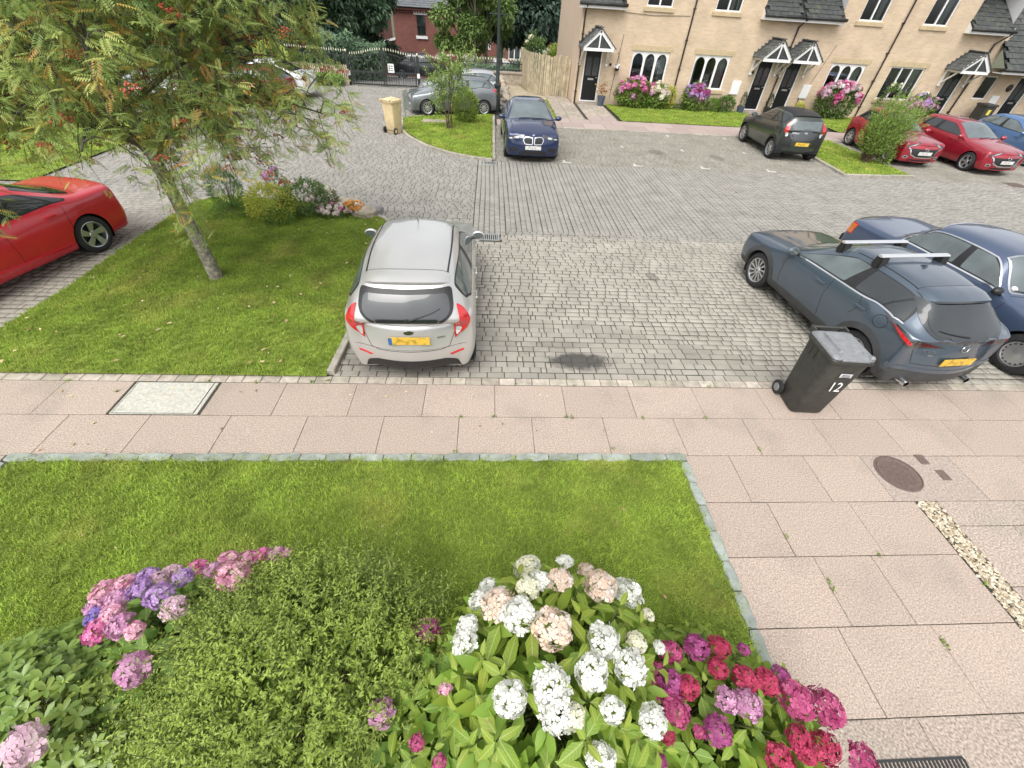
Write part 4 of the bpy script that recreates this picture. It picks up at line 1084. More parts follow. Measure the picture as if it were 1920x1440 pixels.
def wheelie_bin(label, loc, rz, body, lid, scale=1.0, number=False, lidname='lid'):
    t = thing('wheelie_bin', label, 'wheelie bin', loc, rz)
    # local: front (-y), wheels at the back (+y); 0.48 wide, 0.55 deep, 1.06 high
    b = MB()
    sec = [(.0, .19, .17, .06), (.04, .2, .2, .05), (.5, .215, .235, .05), (.9, .23, .265, .05), (.945, .232, .268, .05)]
    def ring(hx, hy, z, c, yo=0):
        pts = []
        for cx_, cy_, a0 in ((hx - c, hy - c, 0), (-hx + c, hy - c, PI / 2), (-hx + c, -hy + c, PI), (hx - c, -hy + c, 1.5 * PI)):
            for k in range(5): pts.append((cx_ + c * math.cos(a0 + k * PI / 8), cy_ + c * math.sin(a0 + k * PI / 8) + yo, z))
        return pts
    def loft(mb, rings, cap=True):
        n = len(rings[0]); vs = [p for r in rings for p in r]; fs = []
        for i in range(len(rings) - 1):
            for k in range(n): fs.append((i * n + k, i * n + (k + 1) % n, (i + 1) * n + (k + 1) % n, (i + 1) * n + k))
        if cap: fs += [tuple(range(n))[::-1], tuple(range((len(rings) - 1) * n, len(rings) * n))]
        mb.add(vs, fs)
    loft(b, [ring(hx, hy, z, c, .02 * (.95 - z)) for z, hx, hy, c in sec])
    loft(b, [ring(.248, .285, .93, .05), ring(.252, .29, .94, .05), ring(.252, .29, .975, .05), ring(.245, .283, .985, .05)])
    for s in (-1, 1):
        for q in (.02, .12): b.box(s * .228 - .008, s * .228 + .008, q - .006, q + .006, .78, .93)
    obj('body', b, body, t, 'auto')
    b = MB()
    loft(b, [ring(.245, .28, .988, .05, 0), ring(.247, .282, 1.0, .05, 0), ring(.235, .27, 1.018, .05, 0), ring(.2, .235, 1.026, .05, 0)])
    loft(b, [ring(.15, .2, 1.02, .03, .01), ring(.135, .185, 1.052, .03, .01)])
    b.box(-.16, .16, -.30, -.25, .99, 1.012, ch=.006)
    b.lathe([(0, 1.0), (.035, 1.0), (.035, 1.03), (.02, 1.045), (0, 1.047)], 12, (.2, -.245, 0))
    obj('lid', b, lid, t, 'auto')
    b = MB(); b.tube([(-.2, .34, 1.03), (.2, .34, 1.03)], .016, 8)
    for s in (-1, 1): b.box(s * .2 - .015, s * .2 + .015, .26, .355, .97, 1.045)
    obj('handle', b, body, t, 'auto')
    for s in (-1, 1):
        b = MB(); b.lathe([(0, -.022), (.07, -.022), (.1, -.02), (.1, .02), (.07, .022), (0, .022)], 20, (s * .235, .22, .1), 'x'); w_ = obj('wheel', b, M_rubber, t, 'auto')
        b = MB(); b.lathe([(0, s * .03), (.055, s * .027), (.06, s * .02)], 14, (s * .235, .22, .1), 'x'); o = obj('hub', b, lid, None, 'auto'); o.parent = w_
    b = MB(); b.tube([(-.21, .22, .1), (.21, .22, .1)], .012, 6); obj('axle', b, M_iron, t)
    if scale != 1: t.scale = (scale,) * 3
    return t
M_rubber = mat('tyre_rubber', (0.022, 0.022, 0.023), 0.75, var=0.2, vscale=30)
M_bin = mat('dark_bin_plastic', (0.042, 0.043, 0.038), 0.5, var=0.25, vscale=14, bump=0.15, bscale=150, stain=.3, stain_col=(.075, .075, .06), stain_scale=5)
M_binlid = mat('grey_bin_lid', (0.21, 0.215, 0.225), 0.38, var=0.15, vscale=14)  # lid grey raised to include the sky it reflects
M_tan = mat('tan_bin_plastic', (0.66, 0.52, 0.30), 0.55, var=0.1, vscale=8)
wb = wheelie_bin('charcoal wheelie bin marked 12 standing behind the grey blue crossover', (4.24, 3.78, .002), rad(-4), M_bin, M_binlid)
M_paintw = mat('white_number_paint', (0.76, 0.76, 0.74), 0.6, var=0.1, vscale=40)
me = text_mesh('12', .2, M_paintw, 'painted_number', .0015)
o = link('painted_number', me, wb, (.03, -.262, .56), (rad(86.5), 0, 0)); o.scale = (.8, 1, 1)
b = MB(); b.box(-.07, .07, -.002, .002, -.028, .028); o = obj('council_sticker', b, mat('sticker_grey', (.5, .5, .52), .6), wb); o.location = (.04, -.2705, .76); o.rotation_euler = (rad(-3.5), 0, 0)
for s_, y_ in (('Bolton', .006), ('Council', -.018)):
    me = text_mesh(s_, .032, M_iron, 'sticker_lettering', .0008); l = link('sticker_lettering', me, o, (0, -.003, y_), (rad(90), 0, 0))
wheelie_bin('tan wheelie bin at the corner of the sapling island', (-3.42, 17.42, 0), rad(150), M_tan, M_tan, 1.0)

# covers in the pavement
t = thing('manhole_cover', 'round brown iron manhole cover set in the pavement', 'manhole cover', (4.83, 2.66, .001))
M_cast = mat('rusty_iron', (0.17, 0.125, 0.105), 0.65, 0.3, var=0.2, vscale=30, bump=.6, bscale=45)
b = MB(); b.lathe([(.0, .004), (.205, .004), (.215, .006), (.222, .006), (.222, .001), (.235, .001), (.236, .007), (.25, .005), (.252, -.02)], 40); obj('cover', b, M_cast, t, 'auto')
b = MB()
for i in range(-6, 7):
    for j in range(-6, 7):
        if math.hypot(i, j) < 5.9: b.box(i * .03 - .009, i * .03 + .009, j * .03 - .009, j * .03 + .009, .004, .0075)
tag(obj('raised_studs', b, M_cast, t), kind='stuff')
for x, y, l in ((5.285, 2.86, 'small rectangular iron stop tap cover nearer the parked cars'), (5.375, 2.635, 'small rectangular iron stop tap cover beside the round manhole cover')):
    t = thing('stop_tap_cover', l, 'cover', (x, y, .001), group='stop tap covers')
    b = MB(); b.box(-.055, .055, -.07, .07, -.02, .005, ch=.004); obj('frame', b, M_cast, t)
    b = MB(); b.box(-.045, .045, -.06, .06, .0, .0075, ch=.002); obj('lid', b, M_cast, t)
t = thing('inspection_cover', 'pale concrete inspection cover in the pavement below the tree lawn', 'cover', (-3.965, 3.8, 0))
b = MB(); b.box(-.5, .5, -.275, .275, -.03, .003, ch=.004); obj('frame', b, M_conc, t)
b = MB(); b.box(-.47, .45, -.262, .262, .0, .009, ch=.003); obj('lid', b, M_conc, t)
b = MB(); b.box(-.05, .05, .02, .045, .0085, .0115); o = obj('lifting_slot', b, M_edge, t)
b = MB(); b.box(-.478, -.472, -.27, .27, .002, .0055); b.box(.452, .458, -.27, .27, .002, .0055); b.box(-.47, .45, -.27, -.264, .002, .0055); obj('frame_gap', b, M_gutter, t)
t = thing('channel_drain', 'black plastic channel drain grating at the edge of the pavement', 'drain', (3.05, .14, .0))
b = MB(); b.box(-.42, .42, -.085, -.07, -.04, .008); b.box(-.42, .42, .07, .085, -.04, .008); b.box(-.42, .42, -.07, .07, -.04, -.03); obj('frame', b, M_iron, t)
for k in range(28): b = MB(); b.bar((-.405 + k * .03, -.07, .002), (-.39 + k * .03, .07, .002), .014, .012); obj('slat', b, M_iron, t, fix=False)
for y, l in ((8.78, 'road gully grate by the silver hatchback mirror'), (14.2, 'road gully grate in front of the dark blue saloon')):
    t = thing('gully_grate', l, 'drain', (.03, y, 0), group='road gully grates')
    b = MB(); b.box(-.22, .22, -.165, -.13, -.05, .004); b.box(-.22, .22, .13, .165, -.05, .004); b.box(-.22, -.18, -.13, .13, -.05, .004); b.box(.18, .22, -.13, .13, -.05, .004); b.box(-.2, .2, -.14, .14, -.06, -.05); obj('frame', b, M_gratec, t) if 'M_gratec' in globals() else obj('frame', b, M_galv, t)
    for k in range(8): b = MB(); b.box(-.165 + k * .045, -.147 + k * .045, -.13, .13, -.04, .003); obj('bar', b, M_galv, t, fix=False)
t = thing('inspection_slab', 'flat grey inspection slab in the grass of the sapling island', 'cover', (-2.1, 19.0, .11)); b = MB(); b.box(-.5, .5, -.22, .22, -.1, .02, ch=.01); obj('slab', b, M_flag, t)
t = thing('gully_cover', 'dark iron gully cover in the road before the red hatchbacks', 'drain', (17.9, 14.3, .001)); b = MB(); b.box(-.3, .3, -.25, .25, -.02, .005, ch=.004); obj('frame', b, M_cast, t)
for k in range(6): b = MB(); b.box(-.24 + k * .09, -.19 + k * .09, -.2, .2, .004, .009); obj('bar', b, M_cast, t, fix=False)

# stones and boulders at the corner of the tree lawn
for i, (x, y, s, l) in enumerate(((-2.78, 9.62, .25, 'big pale boulder at the corner of the flower bed'), (-2.62, 9.82, .2, 'dark stone behind the big pale boulder'), (-3.2, 10.02, .24, 'flat grey boulder behind the orange flowers'), (-3.5, 10.1, .22, 'low brown stone behind the pink flowers'))):
    me = rock(1, 1.1, .8, .62, 11 + i, 3); me.materials.append(M_rub if i != 1 else M_road)
    o = link('boulder', me, None, (x, y, s * .35), (0, .1, i * 1.3), (s, s, s)); tag(o, l, 'boulder', 'boulders by the flower bed')

# ------------------------------------------------------------------ brick house beyond the gate
M_red = brick_mat('red_brick', (0.25, 0.085, 0.062), (0.20, 0.065, 0.05), (0.20, 0.11, 0.09), 'xz')
M_reds = brick_mat('red_brick_side', (0.25, 0.085, 0.062), (0.20, 0.065, 0.05), (0.20, 0.11, 0.09), 'yz')
M_slate = mat('roof_slate', (0.15, 0.16, 0.17), 0.7, var=0.2, vscale=3, objvar=.12, tone=.15)
bh = thing('brick_house', 'dark red brick house with slate roof and one tall narrow window beyond the gates', 'house', (-8.0, 46, ground_z(0, 46)))
zb = ground_z(0, 46) - .3
b = MB(); FYo = FY; facade(b, -8.02, -2.75, zb, 2.72, [(-6.12, -5.4, .96, 2.28)], 46.0, .15); W('wall', b, M_red, bh, fix=False)
b = MB(); b.add([(-8.02, 46, zb), (-8.02, 55, zb), (-8.02, 55, 2.72), (-8.02, 46, 2.72)], [(3, 2, 1, 0)]); b.add([(-2.75, 46, zb), (-2.75, 55, zb), (-2.75, 55, 2.72), (-2.75, 46, 2.72)], [(0, 1, 2, 3)]); W('side_wall', b, M_reds, bh, fix=False)
b = MB(); b.box(-8.25, -2.55, 45.72, 45.998, 2.56, 2.72); 
for k in range(24): b.box(-8.0 + k * .22, -7.9 + k * .22, 45.85, 45.997, 2.40, 2.558)
W('eaves', b, M_red, bh)
b = MB(); b.tube([(-8.3, 45.66, 2.74), (-2.5, 45.66, 2.74)], .06, 8); W('gutter', b, M_gutter, bh, True)
b = MB(); b.add([(-8.35, 45.6, 2.74), (-2.45, 45.6, 2.74), (-2.45, 50.5, 5.6), (-8.35, 50.5, 5.6), (-2.45, 55.4, 2.74), (-8.35, 55.4, 2.74)], [(0, 1, 2, 3), (3, 2, 4, 5)]); W('roof', b, M_slate, bh)
tiled_slope(bh, 't', (-8.35, 45.58, 2.76), (1, 0, 0), (0, 4.9, 2.86), 17, 5, .34, .26, lambda r, c: r < 3, M_slate, .012)
b = MB(); b.box(-6.14, -6.06, 46.05, 46.12, .96, 2.28); b.box(-5.46, -5.38, 46.05, 46.12, .96, 2.28); b.box(-6.06, -5.46, 46.05, 46.12, .96, 1.05); b.box(-6.06, -5.46, 46.05, 46.12, 2.2, 2.28); b.box(-6.06, -5.46, 46.05, 46.12, 1.58, 1.66); b.box(-5.78, -5.74, 46.05, 46.12, 1.05, 2.2)
wo = W('window', b, M_gutter, bh)
b = MB(); b.box(-6.06, -5.46, 46.09, 46.1, 1.05, 2.2); o = obj('pane', b, M_pane); o.parent = wo
b = MB(); b.box(-6.1, -5.42, 46.3, 46.32, .97, 2.27); o = obj('curtain', b, M_net); o.parent = wo
b = MB(); b.box(-6.32, -5.2, 45.95, 46.02, 2.29, 2.62); o = obj('lintel', b, M_upvc); o.parent = wo
b = MB(); b.box(-6.25, -5.28, 45.9, 46.02, .76, .955); o = obj('sill', b, M_upvc); o.parent = wo
b = MB(); b.add([(-10.6, 47, zb), (-8.03, 47, zb), (-8.03, 47, .55), (-10.6, 47, -.1)], [(0, 1, 2, 3)]); W('lean_to', b, M_red, bh)
b = MB(); b.bar((-10.7, 46.9, -.02), (-8.05, 46.9, .65), .1, .16); b.box(-9.9, -8.06, 46.88, 46.99, -.45, -.33); W('lean_to_fascia', b, M_upvc, bh)

# houses far down the hill
def far_house(label, x0, x1, y, z0, z1, wins, m=None):
    t = thing('distant_house', label, 'house', (x0, y, z0))
    holes = [(a, a + w, c, c + h) for a, c, w, h in wins]
    b = MB(); facade(b, x0, x1, z0, z1, holes, y, .12); b.add([(x0, y, z0), (x0, y + 8, z0), (x0, y + 8, z1), (x0, y, z1)], [(3, 2, 1, 0)]); b.add([(x1, y, z0), (x1, y + 8, z0), (x1, y + 8, z1), (x1, y, z1)], [(0, 1, 2, 3)]); W('wall', b, m or M_red, t, fix=False)
    b = MB(); b.add([(x0 - .2, y - .3, z1), (x1 + .2, y - .3, z1), (x1 + .2, y + 4, z1 + 2.6), (x0 - .2, y + 4, z1 + 2.6), (x1 + .2, y + 8.3, z1), (x0 - .2, y + 8.3, z1)], [(0, 1, 2, 3), (3, 2, 4, 5)]); W('roof', b, M_slate, t)
    for a, c, w, h in wins:
        b = MB(); e = .1
        b.box(a, a + e, y + .03, y + .1, c, c + h); b.box(a + w - e, a + w, y + .03, y + .1, c, c + h); b.box(a + e, a + w - e, y + .03, y + .1, c, c + e); b.box(a + e, a + w - e, y + .03, y + .1, c + h - e, c + h); b.box(a + e, a + w - e, y + .03, y + .1, c + h * .6, c + h * .6 + .1)
        for q in (1, 2): b.box(a + w * q / 3 - .06, a + w * q / 3 + .06, y + .03, y + .1, c + e, c + h - e)
        f = W('window', b, M_upvc, t)
        b = MB(); b.box(a, a + w, y + .07, y + .09, c, c + h); o = obj('pane', b, M_doorglass); o.parent = f
far_house('distant brick house with a white bay window seen below the dark tree', 2.2, 9.5, 72, -3.6, 3.4, [(2.7, .5, 1.9, 2.0), (2.5, -2.6, 2.4, 2.2), (5.8, .5, 1.2, 1.9), (5.8, -2.5, 1.4, 2)])
far_house('distant red terrace glimpsed between the dark tree and the gable', 8.5, 22, 92, -3.6, 3.0, [(9.4 + 2.2 * k, -.2, 1.1, 1.9) for k in range(5)] + [(9.4 + 2.2 * k, -3.2, 1.1, 2) for k in range(5)])
far_house('distant red brick terrace left of the lamp post behind the trees', -5.5, 1.2, 84, -3.6, 3.4, [(-5 + 2 * k, .2, 1.1, 1.8) for k in range(3)] + [(-5 + 2 * k, -2.6, 1.1, 2) for k in range(3)])
far_house('distant red house whose wall shows left of the slate roof', -20, -12.5, 62, -3.5, 3.6, [(-18 + 3 * k, .6, 1.2, 1.8) for k in range(2)])
M_lime = mat('lime_render', (0.42, 0.52, 0.10), 0.8, var=0.15)
t = thing('garden_shed', 'lime green outbuilding with dark roof behind the white saloon', 'shed', (-11.6, 28.5, 0))
b = MB(); b.box(-.9, .9, 0, 1.6, 0, 1.25); b.extrude([(-.9, 1.25), (.9, 1.25), (0, 1.9)], 'y', .0, 1.6); obj('wall', b, M_lime, t)
b = MB(); b.bar((-1.0, .8, 1.24), (0, .8, 1.98), 1.8, .06, up=(0, 0, 1)); b.bar((1.0, .8, 1.24), (0, .8, 1.98), 1.8, .06, up=(0, 0, 1)); obj('roof', b, M_gutter, t)
b = MB(); b.box(-.22, .22, -.03, -.003, .02, 1.15); obj('door', b, M_blackp, t)
# green tub on the low wall
t = thing('water_butt', 'small dark green tub standing by the mossy wall', 'tub', (-.75, 28.4, -.02)); b = MB(); b.lathe([(0, 0), (.16, 0), (.2, .55), (.22, .56), (.22, .6), (0, .6)], 14); obj('tub', b, mat('green_plastic', (.03, .09, .06), .5), t, 'auto')
# ------------------------------------------------------------------ cars
def paint(name, col, metal=0.35, rough=0.32):
    return mat(name, col, rough, metal, var=0.05, vscale=1.5, coat=1.0)
M_glassd = mat('tinted_glass', (0.02, 0.024, 0.026), 0.03, var=0.25, vscale=2.5, ior=1.9)
M_glassl = mat('car_glass', (0.10, 0.125, 0.125), 0.03, var=0.35, vscale=2.2, ior=1.9)  # pale base colour stands in for reflected sky and see-through cabin
M_glassr = mat('rear_screen', (0.11, 0.135, 0.14), 0.03, var=0.25, vscale=2.0, ior=2.0)  # windscreen base colour kept pale in place of sky reflection
M_trim = mat('black_trim', (0.018, 0.018, 0.019), 0.45, var=0.15)
M_clad = mat('grey_cladding', (0.05, 0.052, 0.054), 0.6, var=0.15, bump=.1, bscale=200)
M_gap = mat('panel_gap', (0.008, 0.008, 0.008), 0.8, var=0)
M_chrome = mat('chrome', (0.75, 0.76, 0.78), 0.12, 1.0, var=0.03)
M_alloy = mat('alloy_silver', (0.55, 0.56, 0.57), 0.3, 0.8, var=0.05)
M_alloyd = mat('alloy_dark', (0.035, 0.035, 0.037), 0.35, 0.6, var=0.05)
M_lightr = mat('red_lens', (0.55, 0.02, 0.025), 0.12, var=0.25, vscale=14, coat=1.0)
M_lightd = mat('dark_red_lens', (0.10, 0.008, 0.012), 0.1, var=0.25, vscale=14, coat=1.0)
M_lightw = mat('clear_lens', (0.62, 0.64, 0.66), 0.1, 0.3, var=0.35, vscale=22, coat=1.0)
M_lightk = mat('lamp_bezel', (0.06, 0.065, 0.07), 0.15, 0.3, var=0.3, vscale=20, coat=1.0)
M_amber = mat('amber_lens', (0.62, 0.17, 0.03), 0.2, var=0.1, coat=1.0)
def plate_mat(name, col, ink=(0.03, 0.022, 0.012)):
    m = mat(name, col, 0.45, var=0.03)
    N, L = m.node_tree.nodes, m.node_tree.links
    b = N['Principled BSDF']; src = b.inputs['Base Color'].links[0].from_socket
    tc = N.new('ShaderNodeTexCoord'); mp = N.new('ShaderNodeMapping'); mp.inputs['Scale'].default_value = (1, 5, 1.3)
    L.new(tc.outputs['Generated'], mp.inputs['Vector'])
    n = N.new('ShaderNodeTexNoise'); n.inputs['Scale'].default_value = 1.0; n.inputs['Detail'].default_value = 1
    L.new(mp.outputs[0], n.inputs['Vector'])
    mr = N.new('ShaderNodeMapRange'); mr.inputs['From Min'].default_value = .50; mr.inputs['From Max'].default_value = .75; mr.inputs['To Max'].default_value = .9
    L.new(n.outputs['Fac'], mr.inputs['Value'])
    mx = N.new('ShaderNodeMix'); mx.data_type = 'RGBA'; L.new(mr.outputs[0], mx.inputs['Factor']); L.new(src, mx.inputs[6]); mx.inputs[7].default_value = (*ink, 1)
    L.new(mx.outputs[2], b.inputs['Base Color'])
    return m
M_platey = plate_mat('yellow_plate', (0.72, 0.46, 0.06)); M_platew = plate_mat('white_plate', (0.66, 0.66, 0.64), (.12, .12, .12))

def crom(Y, q):
    """limited Catmull-Rom through rows of Y at uniform knots, evaluated at q"""
    Y = np.asarray(Y, float); q = np.clip(np.asarray(q, float), 0, len(Y) - 1)
    d = np.diff(Y, axis=0); m = np.zeros_like(Y)
    a, b = d[:-1], d[1:]
    t = (a + b) / 2; lim = 2.2 * np.minimum(np.abs(a), np.abs(b))
    m[1:-1] = np.where(a * b > 0, np.sign(t) * np.minimum(np.abs(t), lim), 0)
    m[0] = d[0] * .6; m[-1] = d[-1] * .6
    i = np.minimum(q.astype(int), len(Y) - 2); f = (q - i).reshape(-1, *([1] * (Y.ndim - 1)))
    h00 = 2 * f**3 - 3 * f**2 + 1; h10 = f**3 - 2 * f**2 + f; h01 = -2 * f**3 + 3 * f**2; h11 = f**3 - f**2
    return h00 * Y[i] + h10 * m[i] + h01 * Y[i + 1] + h11 * m[i + 1]

def rpoly(pts, r, n=4):
    """polygon with rounded corners; r is one radius or one per corner"""
    out = []; N_ = len(pts)
    for i in range(N_):
        p0, p, p1 = Vector(pts[i - 1]), Vector(pts[i]), Vector(pts[(i + 1) % N_])
        rr = r[i] if isinstance(r, (list, tuple)) else r
        a, b = p0 - p, p1 - p; k = min(rr, a.length * .48, b.length * .48)
        if k < 1e-6: out.append(tuple(p)); continue
        A, B_ = p + a.normalized() * k, p + b.normalized() * k
        for j in range(n + 1):
            t = j / n; q = (1 - t)**2 * A + 2 * t * (1 - t) * p + t * t * B_; out.append((q.x, q.y))
    return out
def fill(poly, du, dv):
    """triangulated polygon with inner points"""
    pts = []; n0 = len(poly)
    for i in range(n0):
        p, q = Vector(poly[i]), Vector(poly[(i + 1) % n0]); d = q - p
        k = max(1, int(max(abs(d.x) / du, abs(d.y) / dv)))
        pts += [p + d * (j / k) for j in range(k)]
    nb = len(pts); edge = [(i, (i + 1) % nb) for i in range(nb)]
    x0, x1 = min(p.x for p in pts), max(p.x for p in pts); y0, y1 = min(p.y for p in pts), max(p.y for p in pts)
    bp = [tuple(p) for p in pts]
    x = x0 + du * .5
    while x < x1:
        y = y0 + dv * .5
        while y < y1:
            if inside(bp, x, y) and min(max(abs(x - b[0]) / du, abs(y - b[1]) / dv) for b in bp) > .3: pts.append(Vector((x, y)))
            y += dv
        x += du
    vs, es, fs, *_ = geometry.delaunay_2d_cdt(pts, edge, [], 1, 1e-6)
    return vs, fs

WHEELS = {}
def wheel_meshes(R, w, style):
    k = (R, w, style)
    if k in WHEELS: return WHEELS[k]
    b = MB(); rr = R * (.70 if style != 'cap' else .62)
    b.lathe([(rr, -w * .42), (rr + .015, -w * .5), (R - .03, -w * .5), (R - .006, -w * .40), (R, -w * .2), (R, w * .2), (R - .006, w * .40), (R - .03, w * .5), (rr + .02, w * .52), (rr, w * .44), (rr - .02, w * .1), (0, w * .0)], 36, axis='y')
    for i in range(36):
        t = 2 * PI * i / 36; b.bar((R * math.cos(t) * 1.0, -w * .36, R * math.sin(t)), (R * math.cos(t + .05), w * .36, R * math.sin(t + .05)), .006, .004)
    ty = b.mesh('tyre', M_rubber, True)
    bm = bmesh.new(); bm.from_mesh(ty); bmesh.ops.recalc_face_normals(bm, faces=bm.faces); bm.to_mesh(ty); bm.free(); ty.set_sharp_from_angle(angle=rad(40))
    b = MB(); y = w * .40       # rim, outer face towards +y; material 0 bright, 1 dark
    b.lathe([(rr, w * .46), (rr - .008, w * .47), (rr - .022, w * .43), (rr - .03, w * .2), (rr - .03, -.02)], 36, axis='y')
    b.lathe([(rr - .03, .0), (0, .0)], 24, axis='y', mi=1)
    def spoke(t0, t1, wi, wo, r0, r1, yi, yo, mi=0, th=.03):
        vs = []
        for r, t, hw_, yy in ((r0, t0, wi, yi), (r1, t1, wo, yo)):
            c, s_ = math.cos(t), math.sin(t)
            for sg in (-1, 1): vs.append((r * c - sg * hw_ * s_, yy, r * s_ + sg * hw_ * c))
            for sg in (-1, 1): vs.append((r * c - sg * hw_ * .8 * s_, yy - th, r * s_ + sg * hw_ * .8 * c))
        b.add(vs, [(0, 1, 5, 4), (2, 6, 7, 3), (0, 4, 6, 2), (1, 3, 7, 5), (0, 2, 3, 1), (4, 5, 7, 6)], mi)
    if style == 'cap':
        b.lathe([(rr - .03, w * .40), (rr * .86, w * .47), (rr * .74, w * .46), (rr * .55, w * .49), (rr * .3, w * .47), (rr * .25, w * .5), (0, w * .51)], 36, axis='y')
        for i in range(16): t = 2 * PI * i / 16; spoke(t, t, .01, .014, rr * .76, rr * .86, w * .475, w * .478, 1, .004)
    elif style == 'five':
        for i in range(5):
            t = 2 * PI * i / 5 + .3; spoke(t - .16, t, .022, .045, .05, rr - .02, y * .9, y); spoke(t + .16, t + .05, .02, .03, .05, rr - .02, y * .85, y * .95)
    elif style == 'blade':
        for i in range(5): t = 2 * PI * i / 5 + .25; spoke(t, t + .28, .035, .062, .05, rr - .018, y * .85, y)
    elif style == 'ten':
        for i in range(10): t = 2 * PI * i / 10; spoke(t, t, .02, .026, .045, rr - .02, y * .92, y)
    elif style == 'fan':
        for i in range(12): t = 2 * PI * i / 12; spoke(t, t + .22, .012, .022, .06, rr - .02, y * .9, y)
    else:
        for i in range(7): t = 2 * PI * i / 7; spoke(t - .07, t - .14, .014, .012, .05, rr - .02, y * .88, y); spoke(t + .07, t + .14, .014, .012, .05, rr - .02, y * .88, y)
    b.lathe([(.075, y * .8), (.06, y * .98), (.03, y * 1.02), (0, y * 1.02)], 14, axis='y')
    if style in ('turbine', 'fan'):
        b.lathe([(.02, y * 1.025), (0, y * 1.03)], 10, axis='y', mi=1)
    ri = b.mesh('rim', [M_alloy, M_alloyd], 'auto')
    bm = bmesh.new(); bm.from_mesh(ri); bmesh.ops.recalc_face_normals(bm, faces=bm.faces); bm.to_mesh(ri); bm.free(); ri.set_sharp_from_angle(angle=rad(35))
    WHEELS[k] = (ty, ri)
    return WHEELS[k]

def car_stations(kind, L, W, H, xf, xr, nose=.72, cowl=.98, belt=.94, rgx=None, rgz=None, roofend=None, tail=.9, rake=.78, cowlx=.42, zbot=.19, B=.2, arch=1.0, roofw=.66, front=None, back=None, wst=None, beltr=None, noseq=.62, tailq=.64, hoodz=None):
    hw, F, Q = W / 2, L / 2, -L / 2
    br = beltr or belt + .03
    hz = hoodz or (nose * .35 + cowl * .65)
    fp = front or (-.07, -.07, -.02, 0, -.05, -.09, -.1, -.1); bp = back or (.08, .08, .02, 0, .07, .1, .11, .11)
    cx = xf - cowlx; ws = wst if wst is not None else cx - rake
    re = roofend if roofend is not None else xr - .25
    rgx = rgx if rgx is not None else Q + .2; rgz = rgz or br + .02
    def row(x, xu, ys, ym, yb, yr, yt, zs, zm, zb, zr, zt, zc, o6=0, o7=0, zb0=zbot, xo=None):
        xo = xo or (0,) * 8
        return [(x + xo[0], 0, zb0), (x + xo[1], ys * .88, zb0), (x + xo[2], ys, zs), (x + xo[3], ym, zm), (x + xo[4], yb, zb), (xu + xo[5], yr, zr), (xu + xo[6] + o6, yt, zt), (xu + xo[7] + o7, 0, zc)]
    q = noseq * hw; t = tailq * hw
    def bulge(y): return -B * (y / q)**2 * .55
    rows = []
    fx = [fp[i] + bulge(y) for i, y in enumerate((0, q * .9, q, q * 1.06, q, q * .8, q * .5, 0))]
    rows.append(row(F, F, q, q * 1.06, q, q * .8, q * .5, zbot + .08, zbot + .28, nose - .07, nose - .03, nose - .005, nose, zb0=zbot + .02, xo=fx))
    rows.append(row(F - .24, F - .27, .86 * hw, .93 * hw, .86 * hw, .7 * hw, .4 * hw, zbot + .05, zbot + .3, nose + .01, nose + .05, nose + .065, nose + .07))
    rows.append(row(xf, xf, .93 * hw, .99 * hw * arch, .94 * hw, .74 * hw, .4 * hw, zbot + .04, zbot + .34, belt - .1, hz - .01, hz + .02, hz + .03))
    rows.append(row(cx, cx, .94 * hw, hw, .94 * hw, .86 * hw, .5 * hw, zbot + .05, zbot + .36, belt - .03, belt + .015, cowl, cowl + .015, .1, .14))
    rows.append(row(cx - rake * .55, ws, .95 * hw, hw, .94 * hw, (roofw - .01) * hw, .42 * hw, zbot + .06, zbot + .37, belt, H - .135, H - .045, H - .03, .06, .09))
    rows.append(row((ws + re) / 2 - .05, (ws + re) / 2, .95 * hw, hw, .945 * hw, (roofw + .015) * hw, .43 * hw, zbot + .06, zbot + .38, (belt + br) / 2, H - .10, H - .012, H))
    if kind == 'hatch':
        rows.append(row(xr + .12, re, .95 * hw, 1.0 * hw * arch, .95 * hw, (roofw - .03) * hw, .42 * hw, zbot + .06, zbot + .38, br, H - .155, H - .075, H - .06, -.05, -.07))
        rows.append(row(xr - .34, rgx, .92 * hw, .985 * hw, .93 * hw, .80 * hw, .48 * hw, zbot + .07, zbot + .38, br - .01, rgz, rgz + .005, rgz + .01, -.06, -.09))
        rows.append(row(Q + .2, Q + .13, .86 * hw, .93 * hw, .88 * hw, .72 * hw, .42 * hw, zbot + .09, zbot + .36, tail - .02, tail + .01, tail + .025, tail + .03, -.02, -.03))
    else:
        rows.append(row(xr + .3, re, .95 * hw, 1.0 * hw * arch, .95 * hw, (roofw - .02) * hw, .42 * hw, zbot + .06, zbot + .38, br, H - .15, H - .065, H - .05, -.05, -.08))
        rows.append(row(xr - .1, rgx, .94 * hw, .99 * hw, .93 * hw, .78 * hw, .46 * hw, zbot + .07, zbot + .38, br - .01, rgz - .01, rgz, rgz + .005, -.08, -.12))
        rows.append(row(Q + .26, Q + .22, .87 * hw, .94 * hw, .88 * hw, .72 * hw, .42 * hw, zbot + .09, zbot + .36, tail - .04, tail, tail + .015, tail + .02, -.02, -.03))
    bx = [bp[i] - bulge(y) * (hw * noseq / t)**0 for i, y in enumerate((0, t * .9, t, t * 1.05, t, t * .85, t * .5, 0))]
    rows.append(row(Q, Q, t, t * 1.05, t, t * .85, t * .5, zbot + .1, zbot + .34, tail - .08, tail - .035, tail - .01, tail, zb0=zbot + .04, xo=bx))
    return np.array(rows)

